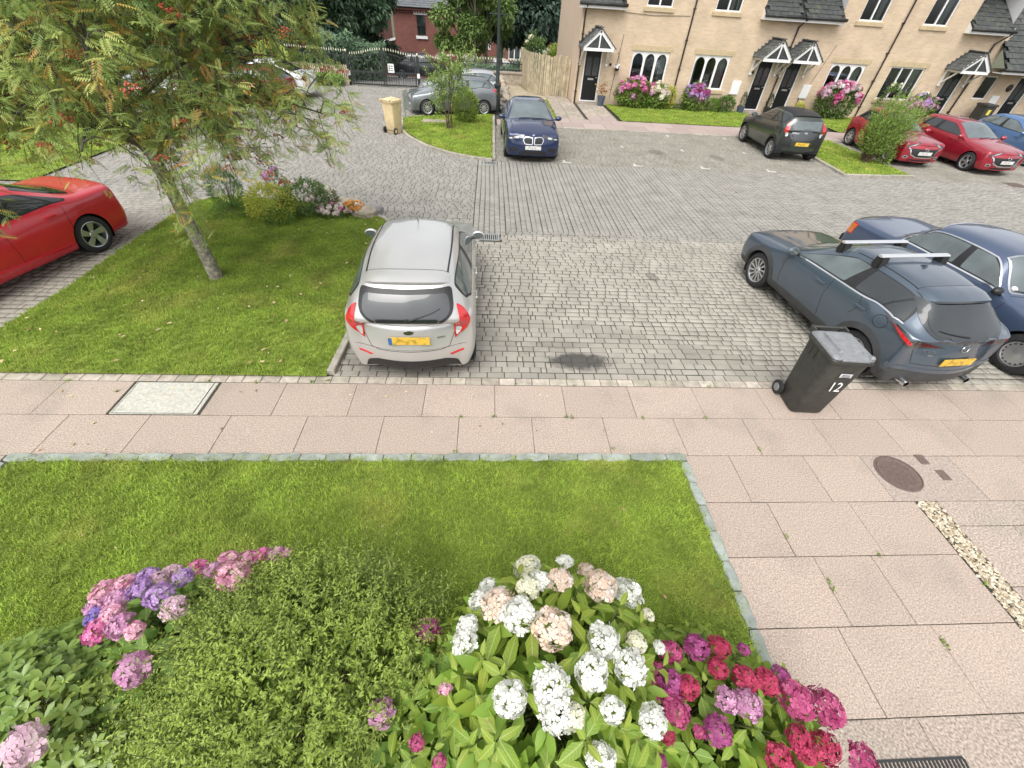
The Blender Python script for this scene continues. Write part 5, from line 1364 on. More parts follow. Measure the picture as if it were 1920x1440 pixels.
class Car:
    def __init__(s, name, label, loc, rz, scale, body_m, ctrl, xf, xr, R, W, tw=.2, rim='five', clad_v=None, clad_m=None, res=(11, 6), lip=None, group=None, archR=None, ride=0.0, toe=0.0):
        s.t = thing(name, label, 'car', loc, rz, group); s.t.scale = (scale,) * 3
        s.P = ctrl; s.body_m = body_m; s.W = W; s.R = R; s.xf, s.xr = xf, xr
        nu, nv = res; U = np.linspace(0, len(ctrl) - 1, (len(ctrl) - 1) * nu + 1); Vv = np.linspace(0, 7, 7 * nv + 1)
        half = s.S(U, Vv)                                  # (nU, nV, 3)
        nU, nV = half.shape[:2]
        mir = half[:, -2:0:-1, :] * np.array([1, -1, 1])
        G = np.concatenate([half, mir], 1); n = G.shape[1]
        V = [G.reshape(-1, 3)]; F = []
        for i in range(nU - 1):
            for j in range(n): F.append((i * n + j, i * n + (j + 1) % n, (i + 1) * n + (j + 1) % n, (i + 1) * n + j))
        mats_v = [(j if j < nV - 1 else n - 1 - j) / nv for _ in range(nU - 1) for j in range(n)]
        base = nU * n; C = 10
        for i0, sg in ((0, 1), (nU - 1, -1)):              # nose and tail faces
            idx = np.zeros((nV, C + 1), int); extra = []
            for j in range(nV):
                L_, R_ = i0 * n + j, i0 * n + (n - j) % n
                for c in range(C + 1):
                    if c == 0 or j in (0, nV - 1): idx[j, c] = L_
                    elif c == C: idx[j, c] = R_
                    else:
                        p = G[i0, j].copy(); y0 = p[1]; y = y0 * (1 - 2 * c / C)
                        p[1] = y; p[0] += sg * .11 * ((y0**2 - y**2) / (W * .31)**2)
                        idx[j, c] = base + len(extra); extra.append(p)
            V.append(np.array(extra)); base += len(extra)
            for j in range(nV - 1):
                for c in range(C):
                    f = [idx[j, c], idx[j, c + 1], idx[j + 1, c + 1], idx[j + 1, c]]; f = list(dict.fromkeys(f))
                    if len(f) > 2: F.append(tuple(f)); mats_v.append((j + .5) / nv)
        V = np.concatenate(V)
        # relax the net a little so that ends and sides flow into each other
        E = np.array(list({tuple(sorted((f[k], f[(k + 1) % len(f)]))) for f in F for k in range(len(f))}))
        for it in range(3):
            acc = np.zeros_like(V); cnt = np.zeros(len(V))
            np.add.at(acc, E[:, 0], V[E[:, 1]]); np.add.at(acc, E[:, 1], V[E[:, 0]]); np.add.at(cnt, E[:, 0], 1); np.add.at(cnt, E[:, 1], 1)
            V = V * .5 + .5 * acc / cnt[:, None]
        me = bpy.data.meshes.new('body'); me.from_pydata([tuple(v) for v in V], [], F)
        me.materials.append(body_m); me.materials.append(clad_m or M_clad)
        if clad_v: me.polygons.foreach_set('material_index', [1 if v < clad_v else 0 for v in mats_v])
        bm = bmesh.new(); bm.from_mesh(me); bmesh.ops.recalc_face_normals(bm, faces=bm.faces)
        s.bvh = BVHTree.FromBMesh(bm)
        aR = archR or R + .045; s.aR = aR
        for wx in (xf, xr):                                # wheel arches: cut, then snap the rim of the cut to a circle
            cut = [f for f in bm.faces if abs(f.calc_center_median().y) > W * .27 and math.hypot(f.calc_center_median().x - wx, f.calc_center_median().z - R) < aR]
            bmesh.ops.delete(bm, geom=cut, context='FACES')
            for v in bm.verts:
                if abs(v.co.y) > W * .27 and any(e.is_boundary for e in v.link_edges):
                    d = math.hypot(v.co.x - wx, v.co.z - R)
                    if .6 * aR < d < aR * 1.35:
                        k = aR / max(d, 1e-4); v.co.x = wx + (v.co.x - wx) * k; v.co.z = R + (v.co.z - R) * k
        bm.to_mesh(me); bm.free()
        me.polygons.foreach_set('use_smooth', [True] * len(me.polygons)); me.set_sharp_from_angle(angle=rad(50))
        s.body = link('body', me, s.t)
        for wx in (xf, xr):                                # wheel wells
            b = MB()
            for sg in (-1, 1):
                pts = [(wx + (aR + .004) * math.cos(a), R + (aR + .004) * math.sin(a)) for a in np.linspace(-.5, PI + .5, 20)]
                for (xa, za), (xb, zb) in zip(pts, pts[1:]):
                    b.add([(xa, sg * (W / 2 - .04), za), (xb, sg * (W / 2 - .04), zb), (xb, sg * (W / 2 - .32), zb), (xa, sg * (W / 2 - .32), za)], [(0, 1, 2, 3)])
                b.add([(x, sg * (W / 2 - .32), z) for x, z in pts], [tuple(range(20))])
            obj('wheel_well', b, M_gap, s.t)
        ty, ri = wheel_meshes(R, tw, rim)
        for wx in (xf, xr):
            for sg in (1, -1):
                st = toe if wx == xf else 0
                w_ = link('wheel', ty, s.t, (wx, sg * (W / 2 - tw * .5 - .015), R), (0, random.uniform(0, 6), (0 if sg > 0 else PI) + st)); r_ = link('rim', ri, w_)
        if lip:
            for wx in (xf, xr):
                for sg in (1, -1):
                    a0 = np.linspace(-.12, PI + .12, 30); b = MB(); P_ = []
                    for a in a0:
                        q = []
                        for r_ in (aR - .012, aR + .006, aR + lip):
                            x, z = wx + r_ * math.cos(a), R + r_ * math.sin(a)
                            h = s.cast((x, sg * 3, z), (0, -sg, 0)); y = h[0].y if h else sg * (W / 2 - .02)
                            q.append((x, y + sg * (.014 if r_ < aR + .02 else .006), z))
                        q.append((q[2][0], q[2][1] - sg * .015, q[2][2])); q.insert(0, (q[0][0], q[0][1] - sg * .05, q[0][2])); P_.append(q)
                    for i in range(29):
                        for k in range(4): b.add([P_[i][k], P_[i + 1][k], P_[i + 1][k + 1], P_[i][k + 1]], [(0, 1, 2, 3)])
                    obj('arch_trim', b, clad_m or M_clad, s.t, True)
    def S(s, U, V):
        A = crom(s.P, U)                                   # (nU, 8, 3)
        B_ = crom(np.swapaxes(A, 0, 1), V)                 # (nV, nU, 3)
        return np.swapaxes(B_, 0, 1)
    def pt(s, u, v, sg=1):
        p = s.S([u], [v])[0, 0]; return Vector((p[0], p[1] * sg, p[2]))
    def cast(s, o, d):
        h = s.bvh.ray_cast(Vector(o), Vector(d).normalized())
        return h if h[0] is not None else None
    def near(s, p):
        return s.bvh.find_nearest(Vector(p))
    def _panel(s, name, vs, fs, pos, m, off, parent=None, thick=.006, smooth=True):
        top = []; low = []
        for p in pos:
            c, n = p; top.append(c + n * off); low.append(c - n * thick)
        b = MB(); b.add(top, fs)
        cnt = {}
        for f in fs:
            for k in range(len(f)):
                e = (f[k], f[(k + 1) % len(f)]); cnt[tuple(sorted(e))] = cnt.get(tuple(sorted(e)), 0) + 1
        o0 = len(b.v); b.v += [tuple(p) for p in low]
        for (i, j), c in cnt.items():
            if c == 1: b.f.append((i, j, o0 + j, o0 + i)); b.m.append(0); b.t.append(0)
        bm_me = b.mesh(name, m)
        bm = bmesh.new(); bm.from_mesh(bm_me); bmesh.ops.delete(bm, geom=[v for v in bm.verts if not v.link_faces], context='VERTS')
        bmesh.ops.recalc_face_normals(bm, faces=bm.faces)
        nt = sum((f.normal.dot(s.near(f.calc_center_median())[1]) * f.calc_area() for f in bm.faces), 0)
        if nt < 0: bmesh.ops.reverse_faces(bm, faces=bm.faces)
        bm.to_mesh(bm_me); bm.free()
        bm_me.polygons.foreach_set('use_smooth', [True] * len(bm_me.polygons)); bm_me.set_sharp_from_angle(angle=rad(45))
        return link(name, bm_me, parent or s.t)
    def uv(s, name, poly, m, off=.004, sg=1, parent=None, du=.09, dv=.1):
        """panel on the skin from a polygon in (station, ring) coordinates"""
        vs, fs = fill(poly, du, dv)
        pos = []
        for p in vs:
            c, n, *_ = s.near(s.pt(p[0], p[1], sg)); pos.append((c, n))
        return s._panel(name, vs, fs, pos, m, off, parent)
    def screen(s, name, poly, m, off=.004, parent=None):
        """panel across the middle; second coordinate counts rings from the centre line, left positive"""
        vs, fs = fill(poly, .09, .16)
        pos = []
        for p in vs:
            c, n, *_ = s.near(s.pt(p[0], 7 - abs(p[1]), 1 if p[1] >= 0 else -1)); pos.append((c, n))
        return s._panel(name, vs, fs, pos, m, off, parent)
    def proj(s, name, poly, ang, m, off=.004, parent=None, d=.035, ref=None):
        """panel thrown on the skin along a level direction; polygon in (across, height)"""
        A = rad(ang); dr = Vector((math.cos(A), math.sin(A), 0)); ax = Vector((-math.sin(A), math.cos(A), 0))
        if ref: k = ax.x * ref[0] + ax.y * ref[1]; poly = [(p[0] + k, p[1]) for p in poly]
        vs, fs = fill(poly, d, d); pos = []; bad = set()
        for i, p in enumerate(vs):
            o = ax * p[0] + Vector((0, 0, p[1])) - dr * 6; h = s.cast(o, dr)
            if h is None: bad.add(i); pos.append((o + dr * 6, -dr))
            else: pos.append((h[0], h[1] if h[1].dot(dr) < 0 else -h[1]))
        fs = [f for f in fs if not any(i in bad for i in f)]
        return s._panel(name, vs, fs, pos, m, off, parent)
    def ribbon(s, name, lines, m=None, w=.007, off=.0015, parent=None):
        """thin strips along the skin: each line is ('u', [(u, v)...], side) or (angle, [(across, z)...])"""
        b = MB()
        for ln in lines:
            P_ = []
            if ln[0] in ('u', 'c'):
                pts = ln[1]; dense = []
                for p, q in zip(pts, pts[1:]):
                    for k in range(8): dense.append((p[0] + (q[0] - p[0]) * k / 8, p[1] + (q[1] - p[1]) * k / 8))
                dense.append(pts[-1])
                for u, v in dense:
                    if ln[0] == 'c': c, n, *_ = s.near(s.pt(u, 7 - abs(v), 1 if v >= 0 else -1))
                    else: c, n, *_ = s.near(s.pt(u, v, ln[2]))
                    P_.append((c, n))
            else:
                A = rad(ln[0]); dr = Vector((math.cos(A), math.sin(A), 0)); ax = Vector((-math.sin(A), math.cos(A), 0))
                for p, q in zip(ln[1], ln[1][1:]):
                    k_ = max(2, int((Vector(q) - Vector(p)).length / .05))
                    for k in range(k_ + (q == ln[1][-1])):
                        h_, z = p[0] + (q[0] - p[0]) * k / k_, p[1] + (q[1] - p[1]) * k / k_
                        h = s.cast(ax * h_ + Vector((0, 0, z)) - dr * 6, dr)
                        if h: P_.append((h[0], h[1] if h[1].dot(dr) < 0 else -h[1]))
            if len(P_) < 2: continue
            vs = []
            for i, (c, n) in enumerate(P_):
                t = (P_[min(i + 1, len(P_) - 1)][0] - P_[max(i - 1, 0)][0]).normalized(); sd = t.cross(n).normalized() * w / 2
                vs += [c + sd + n * off, c - sd + n * off, c - sd - n * .004, c + sd - n * .004]
            fs = []
            for i in range(len(P_) - 1):
                for k in range(4): fs.append((i * 4 + k, i * 4 + (k + 1) % 4, i * 4 + 4 + (k + 1) % 4, i * 4 + 4 + k))
            b.add(vs, fs)
        return obj(name, b, m or M_gap, parent or s.t)
    def mirrors(s, u=3.35, m=None, v=4.25, out=.13, size=1.0, arm=True):
        for sg in (1, -1):
            p = s.pt(u, v, sg); c = p + Vector((.02, sg * out, .045))
            bm = bmesh.new(); bmesh.ops.create_icosphere(bm, subdivisions=3, radius=1)
            for q in bm.verts:
                x, y, z = q.co; x = x if x > 0 else x * .35
                q.co = Vector((c.x + x * .085 * size, c.y + y * .115 * size, c.z + z * .075 * size))
            me = bpy.data.meshes.new('wing_mirror'); bm.to_mesh(me); bm.free(); me.materials.append(m or s.body_m)
            me.polygons.foreach_set('use_smooth', [True] * len(me.polygons)); o = link('wing_mirror', me, s.t)
            b = MB(); b.tube([p + Vector((0, -sg * .02, .005)), c + Vector((0, -sg * .02, -.05))], .022, 6); st = obj('stalk', b, M_trim, s.t, True); st.parent = o
            b = MB(); b.lathe([(0, 0), (.06 * size, 0), (.062 * size, .004), (0, .004)], 16, (c.x - .032, c.y, c.z), 'x')
            for i, q in enumerate(b.v): b.v[i] = (q[0], c.y + (q[1] - c.y) * 1.55, q[2])
            g_ = obj('glass', b, M_glassl, s.t); g_.parent = o
    def handles(s, spots, m=None):
        for x, z in spots:
            for sg in (1, -1):
                h = s.cast((x, sg * 3, z), (0, -sg, 0))
                if h is None: continue
                b = MB(); y = h[0].y + sg * .022; b.box(x - .09, x + .09, y - .01, y + .01, z - .014, z + .014, ch=.006); b.box(x - .085, x - .06, h[0].y - .01, h[0].y + .026, z - .012, z + .012); b.box(x + .06, x + .085, h[0].y - .01, h[0].y + .026, z - .012, z + .012)
                obj('door_handle', b, m or s.body_m, s.t)
    def plate(s, x_side, z, m, y=0, w=.52, h=.112, tilt=0, blue=False, frame=None):
        """number plate on the nose (+1) or tail (-1)"""
        xs = []
        for dy in (-w / 2, 0, w / 2):
            for dz in (-h / 2, h / 2):
                q = s.cast((x_side * 6, y + dy, z + dz), (-x_side, 0, 0))
                if q: xs.append(q[0].x)
        x = (max(xs) if x_side > 0 else min(xs)) + x_side * .004
        b = MB(); b.box(-.004, .008, -w / 2, w / 2, -h / 2, h / 2, ch=0); o = obj('number_plate', b, m, s.t, loc=(x, y, z)); o.rotation_euler = (0, tilt, 0 if x_side > 0 else PI)
        if frame: b = MB(); b.box(-.012, .003, -w / 2 - .02, w / 2 + .02, -h / 2 - .02, h / 2 + .02); f = obj('plate_surround', b, frame, s.t); f.parent = o
        if blue: b = MB(); b.box(.004, .0095, -w / 2 + .002, -w / 2 + .05, -h / 2 + .001, h / 2 - .001); f = obj('blue_band', b, M_blueband, s.t); f.parent = o
        return o
    def stick(s, name, me, ang, h, z, off=.004, up=0, parent=None):
        """flat badge or lettering mesh laid on the skin, reading from the outside"""
        A = rad(ang); dr = Vector((math.cos(A), math.sin(A), 0)); ax = Vector((-math.sin(A), math.cos(A), 0))
        q = s.cast(ax * h + Vector((0, 0, z)) - dr * 6, dr)
        if q is None: return
        n = q[1] if q[1].dot(dr) < 0 else -q[1]
        upv = Vector((0, 0, 1)); X = upv.cross(n).normalized(); Y = n.cross(X)
        o = link(name, me, parent or s.t); o.matrix_local = Matrix.Translation(q[0] + n * off) @ Matrix((X, Y, n)).transposed().to_4x4()
        return o
    def windows(s, u0=3.1, u1=6.72, pill=(4.62, 5.0), v0=4.14, v1=4.93, m=None, quarter=None, back=None, front=None, bar=M_trim, chrome=None, n_side=2, mf=None, edge=.05):
        """side glass: a black band with separate panes on it"""
        fr = front or [(u0, v0), (u0 + .55, v1 - .30), (u0 + .95, v1)]
        bk = back or [(u1 - .35, v1), (u1, v0 + .35), (u1 - .08, v0)]
        poly = rpoly(fr + bk, .06)
        for sg in (1, -1):
            band = s.uv('window_band', poly, bar, .002, sg)
            a, b_ = pill; g = m or M_glassd
            ins = lambda P_: rpoly(P_, .05)
            e = edge
            P1 = [(u0 + .12, v0 + e)] + [(p[0] + .08, p[1] - e * .6) for p in fr[1:]] + [(a - .04, v1 - e), (a - .04, v0 + e)]
            s.uv('side_window', ins(P1), mf or g, .005, sg)
            if quarter: P2 = [(b_, v0 + e), (b_, v1 - e), (quarter[0], v1 - e), (quarter[0], v0 + e)]
            else: P2 = [(b_, v0 + e), (b_, v1 - e)] + [(p[0] - .08, p[1] - (e if p[1] > (v0 + v1) / 2 else -e)) for p in bk]
            s.uv('side_window', ins(P2), g, .005, sg)
            if quarter:
                P3 = [(quarter[1], v0 + e), (quarter[1], v1 - e)] + [(p[0] - .08, p[1] - (e if p[1] > (v0 + v1) / 2 else -e)) for p in bk]
                s.uv('quarter_window', ins(P3), g, .005, sg)
            if chrome:
                ln = [(u0 - .03, v0 - .015)]
                ln += [(u0 + (u1 - .08 - u0) * k / 8, v0 - .015) for k in range(1, 9)]
                if chrome == 'all': ln += [(bk[1][0] + .03, bk[1][1]), (bk[0][0], v1 + .02), (fr[-1][0], v1 + .02), (fr[1][0] - .03, fr[1][1] + .02), (u0 - .03, v0 - .015)]
                elif chrome == 'hook': ln += [(bk[1][0] + .03, bk[1][1])]
                s.ribbon('chrome_strip', [('u', ln, sg)], M_chrome, .022, .008)
M_blueband = mat('plate_blue', (0.03, 0.13, 0.36), 0.4, var=0)
def ring_badge(rx, ry, r, extra=None):
    b = MB(); b.tube([(rx * math.cos(t), ry * math.sin(t), 0) for t in np.linspace(0, 2 * PI, 25)], r, 5)
    if extra: b.tube([(x, y, .001) for x, y in extra], r * .9, 5)
    return b.mesh('badge', M_chrome, True)
def oval_badge(rx, ry, m):
    b = MB(); b.add([(rx * math.cos(t), ry * math.sin(t), .003) for t in np.linspace(0, 2 * PI, 20, False)] + [(rx * 1.05 * math.cos(t), ry * 1.05 * math.sin(t), -.004) for t in np.linspace(0, 2 * PI, 20, False)], [tuple(range(20))] + [(i, (i + 1) % 20, 20 + (i + 1) % 20, 20 + i) for i in range(20)])
    return b.mesh('badge', m)
WING = [(-.62, .1), (-.25, .22), (0, -.18), (.25, .22), (.62, .1)]
def wing_badge(k):      # winged oval emblem
    return ring_badge(k, k * .78, k * .075, [(x * k * 1.35, y * k * 1.5) for x, y in WING])
def mirror_y(poly): return [(-x, z) for x, z in poly][::-1]
def wiper(car, a, b_, ang=None, m=None):
    P_ = []
    for t in np.linspace(0, 1, 7):
        u, v = a[0] + (b_[0] - a[0]) * t, a[1] + (b_[1] - a[1]) * t
        c, n, *_ = car.near(car.pt(u, 7 - abs(v), 1 if v >= 0 else -1)); P_.append(c + n * .018)
    bb = MB(); bb.tube(P_, [.012, .012, .011, .009, .008, .006, .005], 6); return obj('wiper', bb, M_trim, car.t, True)
def spoiler(car, m, u=5.86, ext=.16, drop=.03, vmin=5.15, th=.028, rise=.01, lamp=True):
    """lip that carries the roof line on over the rear screen"""
    ps = [(-v, car.pt(u, 7 - abs(v), 1 if v >= 0 else -1)) for v in np.linspace(-(7 - vmin), 7 - vmin, 25)]
    b = MB(); n = len(ps); vs = []
    for v, p in ps:
        f = abs(v) / (7 - vmin); e = ext * (1 - .35 * f**3)
        vs += [p + Vector((.02, 0, .004)), p + Vector((-e * .5, 0, rise - drop * .2)), p + Vector((-e, 0, -drop + rise)), p + Vector((-e + .005, 0, -drop + rise - th)), p + Vector((-.02, 0, -th - .02))]
    fs = []
    for i in range(n - 1):
        for k in range(4): fs.append((i * 5 + k, i * 5 + k + 1, i * 5 + 6 + k, i * 5 + 5 + k))
    fs += [(0, 1, 2, 3, 4), tuple((n - 1) * 5 + k for k in range(5))[::-1]]
    b.add(vs, fs); o = obj('roof_spoiler', b, m, car.t, 'auto')
    return o
# ---- silver hatchback in the nearest bay (tail towards the window)
def lamps(car, name, poly, ang, m, ref, **k):
    """the same lamp on both flanks: polygon drawn for the left side (y > 0), across measured from ref"""
    out = [car.proj(name, poly, ang, m, ref=ref, **k)]
    out.append(car.proj(name, mirror_y(poly), -ang if abs(ang) < 90 else 360 - ang, m, ref=(ref[0], -ref[1]), **k))
    return out
M_silver = paint('silver_paint', (0.52, 0.515, 0.50), .45, .3)
c = car_stations('hatch', 3.97, 1.71, 1.51, 1.185, -1.305, nose=.74, cowl=1.0, belt=.93, beltr=1.03, rgx=-1.86, rgz=1.0, roofend=-1.50, tail=.93, rake=.80, roofw=.69,
                 back=(.1, .08, .03, 0, .06, .09, .10, .10), tailq=.70)
fi = Car('hatchback_car', 'silver hatchback parked beside the tree lawn with its tail to the pavement', (-1.0, 6.0, 0), rad(91.5), .965, M_silver, c, 1.185, -1.305, .305, 1.71, .19, 'seven')
fi.windows(3.12, 6.5, (4.72, 4.88), m=M_glassl)
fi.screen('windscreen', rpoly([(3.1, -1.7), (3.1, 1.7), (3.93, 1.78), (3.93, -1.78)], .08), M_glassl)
fi.proj('rear_window', rpoly([(-.545, 1.34), (.545, 1.34), (.585, 1.1), (.42, .965), (-.42, .965), (-.585, 1.1)], [.06, .06, .12, .3, .3, .12], 6), 0, M_trim, .009)
rw_ = fi.proj('rear_screen', rpoly([(-.50, 1.29), (.50, 1.29), (.54, 1.1), (.39, .995), (-.39, .995), (-.54, 1.1)], [.06, .06, .12, .28, .28, .12], 6), 0, M_glassd, .013)
spoiler(fi, M_silver, 5.9, .2, .05, 5.2)
fi.ribbon('roof_seam', [('c', [(3.98, 1.68), (5.0, 1.62), (5.85, 1.66)]), ('c', [(3.98, -1.68), (5.0, -1.62), (5.85, -1.66)])], M_trim, .022, .003)
fi.ribbon('panel_gap', [('c', [(5.84, -1.75), (5.84, 0), (5.84, 1.75)]), (0, [(-.60, .95), (-.57, .78), (-.50, .60), (-.40, .565), (.40, .565), (.50, .60), (.57, .78), (.60, .95)]), (-90, [(.62, 1.0), (.60, .6), (.55, .3)]), (-90, [(-.42, 1.0), (-.46, .6), (-.42, .3)]), (90, [(-.62, 1.0), (-.60, .6), (-.55, .3)]), (90, [(.42, 1.0), (.46, .6), (.42, .3)]),
                         ('c', [(1.1, -1.6), (1.05, 0), (1.1, 1.6)])])
lamps(fi, 'tail_light', rpoly([(-.03, 1.18), (.05, 1.12), (.12, .97), (.06, .82), (-.09, .70), (-.08, .86)], [.02, .05, .06, .06, .02, .08]), -34, M_lightr, (-1.86, .70), off=.012)
lamps(fi, 'reversing_light', rpoly([(-.06, .86), (.02, .85), (-.01, .78), (-.07, .735)], .03), -34, M_lightw, (-1.86, .70), off=.016)
lamps(fi, 'rear_reflector', rpoly([(-.1, .475), (.11, .52), (.10, .485), (-.06, .44)], .02), -15, M_lightr, (-1.9, .60))
fi.proj('rear_valance', rpoly([(-.66, .16), (-.60, .34), (-.45, .405), (.45, .405), (.60, .34), (.66, .16)], .05), 0, M_trim, .006)
fi.ribbon('bumper_crease', [(0, [(-.72, .60), (-.45, .585), (.45, .585), (.72, .60)])], M_gap, .004)
fi.plate(-1, .735, M_platey, blue=True)
fi.stick('badge', oval_badge(.062, .026, M_chrome), 0, 0, .835, .008)
for tx, h in (('zetec', -.40),): fi.stick('lettering', text_mesh(tx, .05, M_chrome, 'lettering', .001), 0, h, .75, .006)
wiper(fi, (6.93, 0.0), (6.62, -1.05)); b = MB(); q = fi.near(fi.pt(6.93, 7))[0]; b.lathe([(0, 0), (.03, 0), (.025, .03), (0, .035)], 10, (q.x - .01, 0, q.z)); obj('wiper_boss', b, M_trim, fi.t)
b = MB(); b.tube([(.02, 0, 1.455), (-.04, 0, 1.50), (-.15, 0, 1.60)], [.012, .006, .003], 6); obj('aerial', b, M_trim, fi.t)
fi.mirrors(3.4, M_silver, 4.2, .10, .88); fi.handles([(-.28, .83), (.72 - 1.75, .86)])
lamps(fi, 'headlight', rpoly([(-.14, .62), (.05, .66), (.26, .80), (.02, .76)], .04), 150, M_lightw, (1.75, .55))
fi.proj('grille', rpoly([(-.5, .28), (-.42, .55), (.42, .55), (.5, .28)], .06), 180, M_trim)

# ---- grey blue crossover with roof bars (tail towards the window)
M_slateb = paint('slate_blue_paint', (0.078, 0.105, 0.138), .4, .3)
c = car_stations('hatch', 4.395, 1.795, 1.52, 1.235, -1.42, nose=.80, cowl=1.05, belt=1.0, beltr=1.09, rgx=-1.98, rgz=1.03, roofend=-1.48, tail=1.0, rake=1.0, roofw=.63, zbot=.24, arch=1.03, cowlx=.5,
                 back=(.16, .1, .0, -.02, .05, .07, .07, .07), tailq=.68, B=.26)
cx = Car('crossover_car', 'grey blue crossover with roof bars parked behind the charcoal wheelie bin', (5.96, 5.93, 0), rad(95.5), .925, M_slateb, c, 1.235, -1.42, .345, 1.795, .22, 'fan', clad_v=2.35, lip=.085, archR=.40)
cx.windows(3.12, 6.66, (4.68, 4.86), m=M_glassd, mf=M_glassl, v1=4.97, quarter=(6.02, 6.1), chrome='hook', back=[(6.25, 4.97), (6.72, 4.42), (6.6, 4.14)])
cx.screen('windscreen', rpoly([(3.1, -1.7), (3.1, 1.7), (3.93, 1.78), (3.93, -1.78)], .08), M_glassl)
cx.proj('rear_window', rpoly([(-.56, 1.37), (.56, 1.37), (.66, 1.16), (.56, 1.04), (.2, .99), (-.2, .99), (-.56, 1.04), (-.66, 1.16)], [.05, .05, .1, .12, .1, .1, .12, .1], 5), 0, M_glassd, .006)
rs_ = cx.proj('rear_screen', rpoly([(-.52, 1.31), (.52, 1.31), (.59, 1.15), (.50, 1.06), (.2, 1.02), (-.2, 1.02), (-.50, 1.06), (-.59, 1.15)], .06, 5), 0, M_glassd, .009)
spoiler(cx, M_slateb, 5.82, .30, .06, 5.12, .035)
cx.ribbon('panel_gap', [('c', [(5.78, -1.75), (5.78, 0), (5.78, 1.75)]), (0, [(-.72, .98), (-.66, .80), (-.60, .62), (.60, .62), (.66, .80), (.72, .98)]), (-90, [(.62, 1.08), (.66, .8), (.60, .45)]), (-90, [(-.42, 1.12), (-.42, .8), (-.52, .45)]), (-90, [(-.98, 1.12), (-1.08, .95), (-1.0, .8)]), (90, [(-.62, 1.08), (-.66, .8), (-.60, .45)]), (90, [(.42, 1.12), (.42, .8), (.52, .45)]),
                         ('c', [(.95, -1.6), (.9, 0), (.95, 1.6)]), ('c', [(3.0, -2), (2.98, 0), (3.0, 2)])])
cx.ribbon('roof_channel', [('c', [(4.0, 1.72), (5.0, 1.66), (5.8, 1.7)]), ('c', [(4.0, -1.72), (5.0, -1.66), (5.8, -1.7)])], M_gap, .012, .002)
b = MB(); b.tube([(0, 0, 0)] and [(.11 * math.cos(t), .09 * math.sin(t), 0) for t in np.linspace(0, 2 * PI, 25)], .003, 4); cx.stick('fuel_flap', b.mesh('fuel_flap', M_gap), -90, -1.50, .98, .001)
lamps(cx, 'tail_light', rpoly([(-.46, .90), (-.05, .96), (.16, 1.05), (.40, 1.125), (.22, .97), (.04, .86), (-.12, .85), (-.28, .88)], .03), -32, M_lightk, (-1.95, .72))
lamps(cx, 'tail_light_lens', rpoly([(.02, .945), (.14, 1.005), (.27, 1.06), (.16, .965), (.04, .905)], .02), -32, M_lightr, (-1.95, .72), off=.008)
lamps(cx, 'inner_light_lens', rpoly([(-.40, .905), (-.12, .94), (-.08, .88), (-.24, .89)], .02), -32, M_lightd, (-1.95, .72), off=.008)
lamps(cx, 'rear_reflector', rpoly([(-.16, .43), (.12, .475), (.1, .445), (-.14, .405)], .02), -18, M_lightd, (-2.0, .62))
cx.ribbon('bumper_edge', [(0, [(-.86, .56), (-.6, .53), (0, .52), (.6, .53), (.86, .56)])], M_slateb, .06, .014)
cx.proj('bumper_cladding', rpoly([(-.80, .22), (-.84, .53), (-.5, .49), (.5, .49), (.84, .53), (.80, .22)], .04), 0, M_clad, .006)
cx.plate(-1, .70, M_platey)
cx.stick('badge', wing_badge(.062), 0, 0, .895, .012)
cx.stick('lettering', text_mesh('CX-30', .06, M_chrome, 'lettering', .002), 0, .46, .82, .008); cx.stick('lettering', text_mesh('AWD', .03, M_chrome, 'lettering', .002), 0, .42, .765, .008)
wiper(cx, (6.92, .1), (6.72, 1.1))
cx.mirrors(3.42, M_slateb, 4.22, .12); cx.handles([(-.25, .93), (-1.12, .98)])
for s_ in (-1, 1): b = MB(); b.lathe([(.045, 0), (.05, .0), (.05, .16), (.045, .16)], 14, (-2.16, s_ * .52, .31), 'x'); obj('exhaust_tip', b, M_chrome, cx.t, 'auto')
for x in (.02, -.68):           # roof bars on four feet
    zr = cx.cast((x, .45, 4), (0, 0, -1))[0].z + .085
    bb = MB(); bb.extrude([(x - .04, zr), (x - .03, zr + .022), (x + .03, zr + .022), (x + .04, zr), (x + .03, zr - .01), (x - .03, zr - .01)], 'y', -.60, .60); rb = obj('roof_bar', bb, mat('bar_aluminium', (.7, .71, .72), .3, .7, var=.04), cx.t)
    for s_ in (-1, 1):
        q = cx.cast((x, s_ * .52, 4), (0, 0, -1)); f_ = MB()
        f_.extrude([(x - .08, q[0].z - .03), (x + .08, q[0].z - .03), (x + .055, zr - .005), (x - .055, zr - .005)], 'y', s_ * .47, s_ * .585); f_.box(x - .045, x + .045, s_ * .585, s_ * .60, q[0].z - .06, zr - .02)
        o = obj('bar_foot', f_, M_trim, cx.t); o.parent = rb
b = MB(); b.extrude([(-.95, 1.50), (-.83, 1.505), (-.93, 1.56)], 'y', -.02, .02); obj('aerial_fin', b, M_slateb, cx.t)
lamps(cx, 'headlight', rpoly([(-.16, .70), (.05, .72), (.24, .80), (.05, .79)], .03), 150, M_lightw, (1.95, .6))
cx.proj('grille', rpoly([(-.5, .36), (-.56, .70), (.56, .70), (.5, .36)], .06), 180, M_trim)

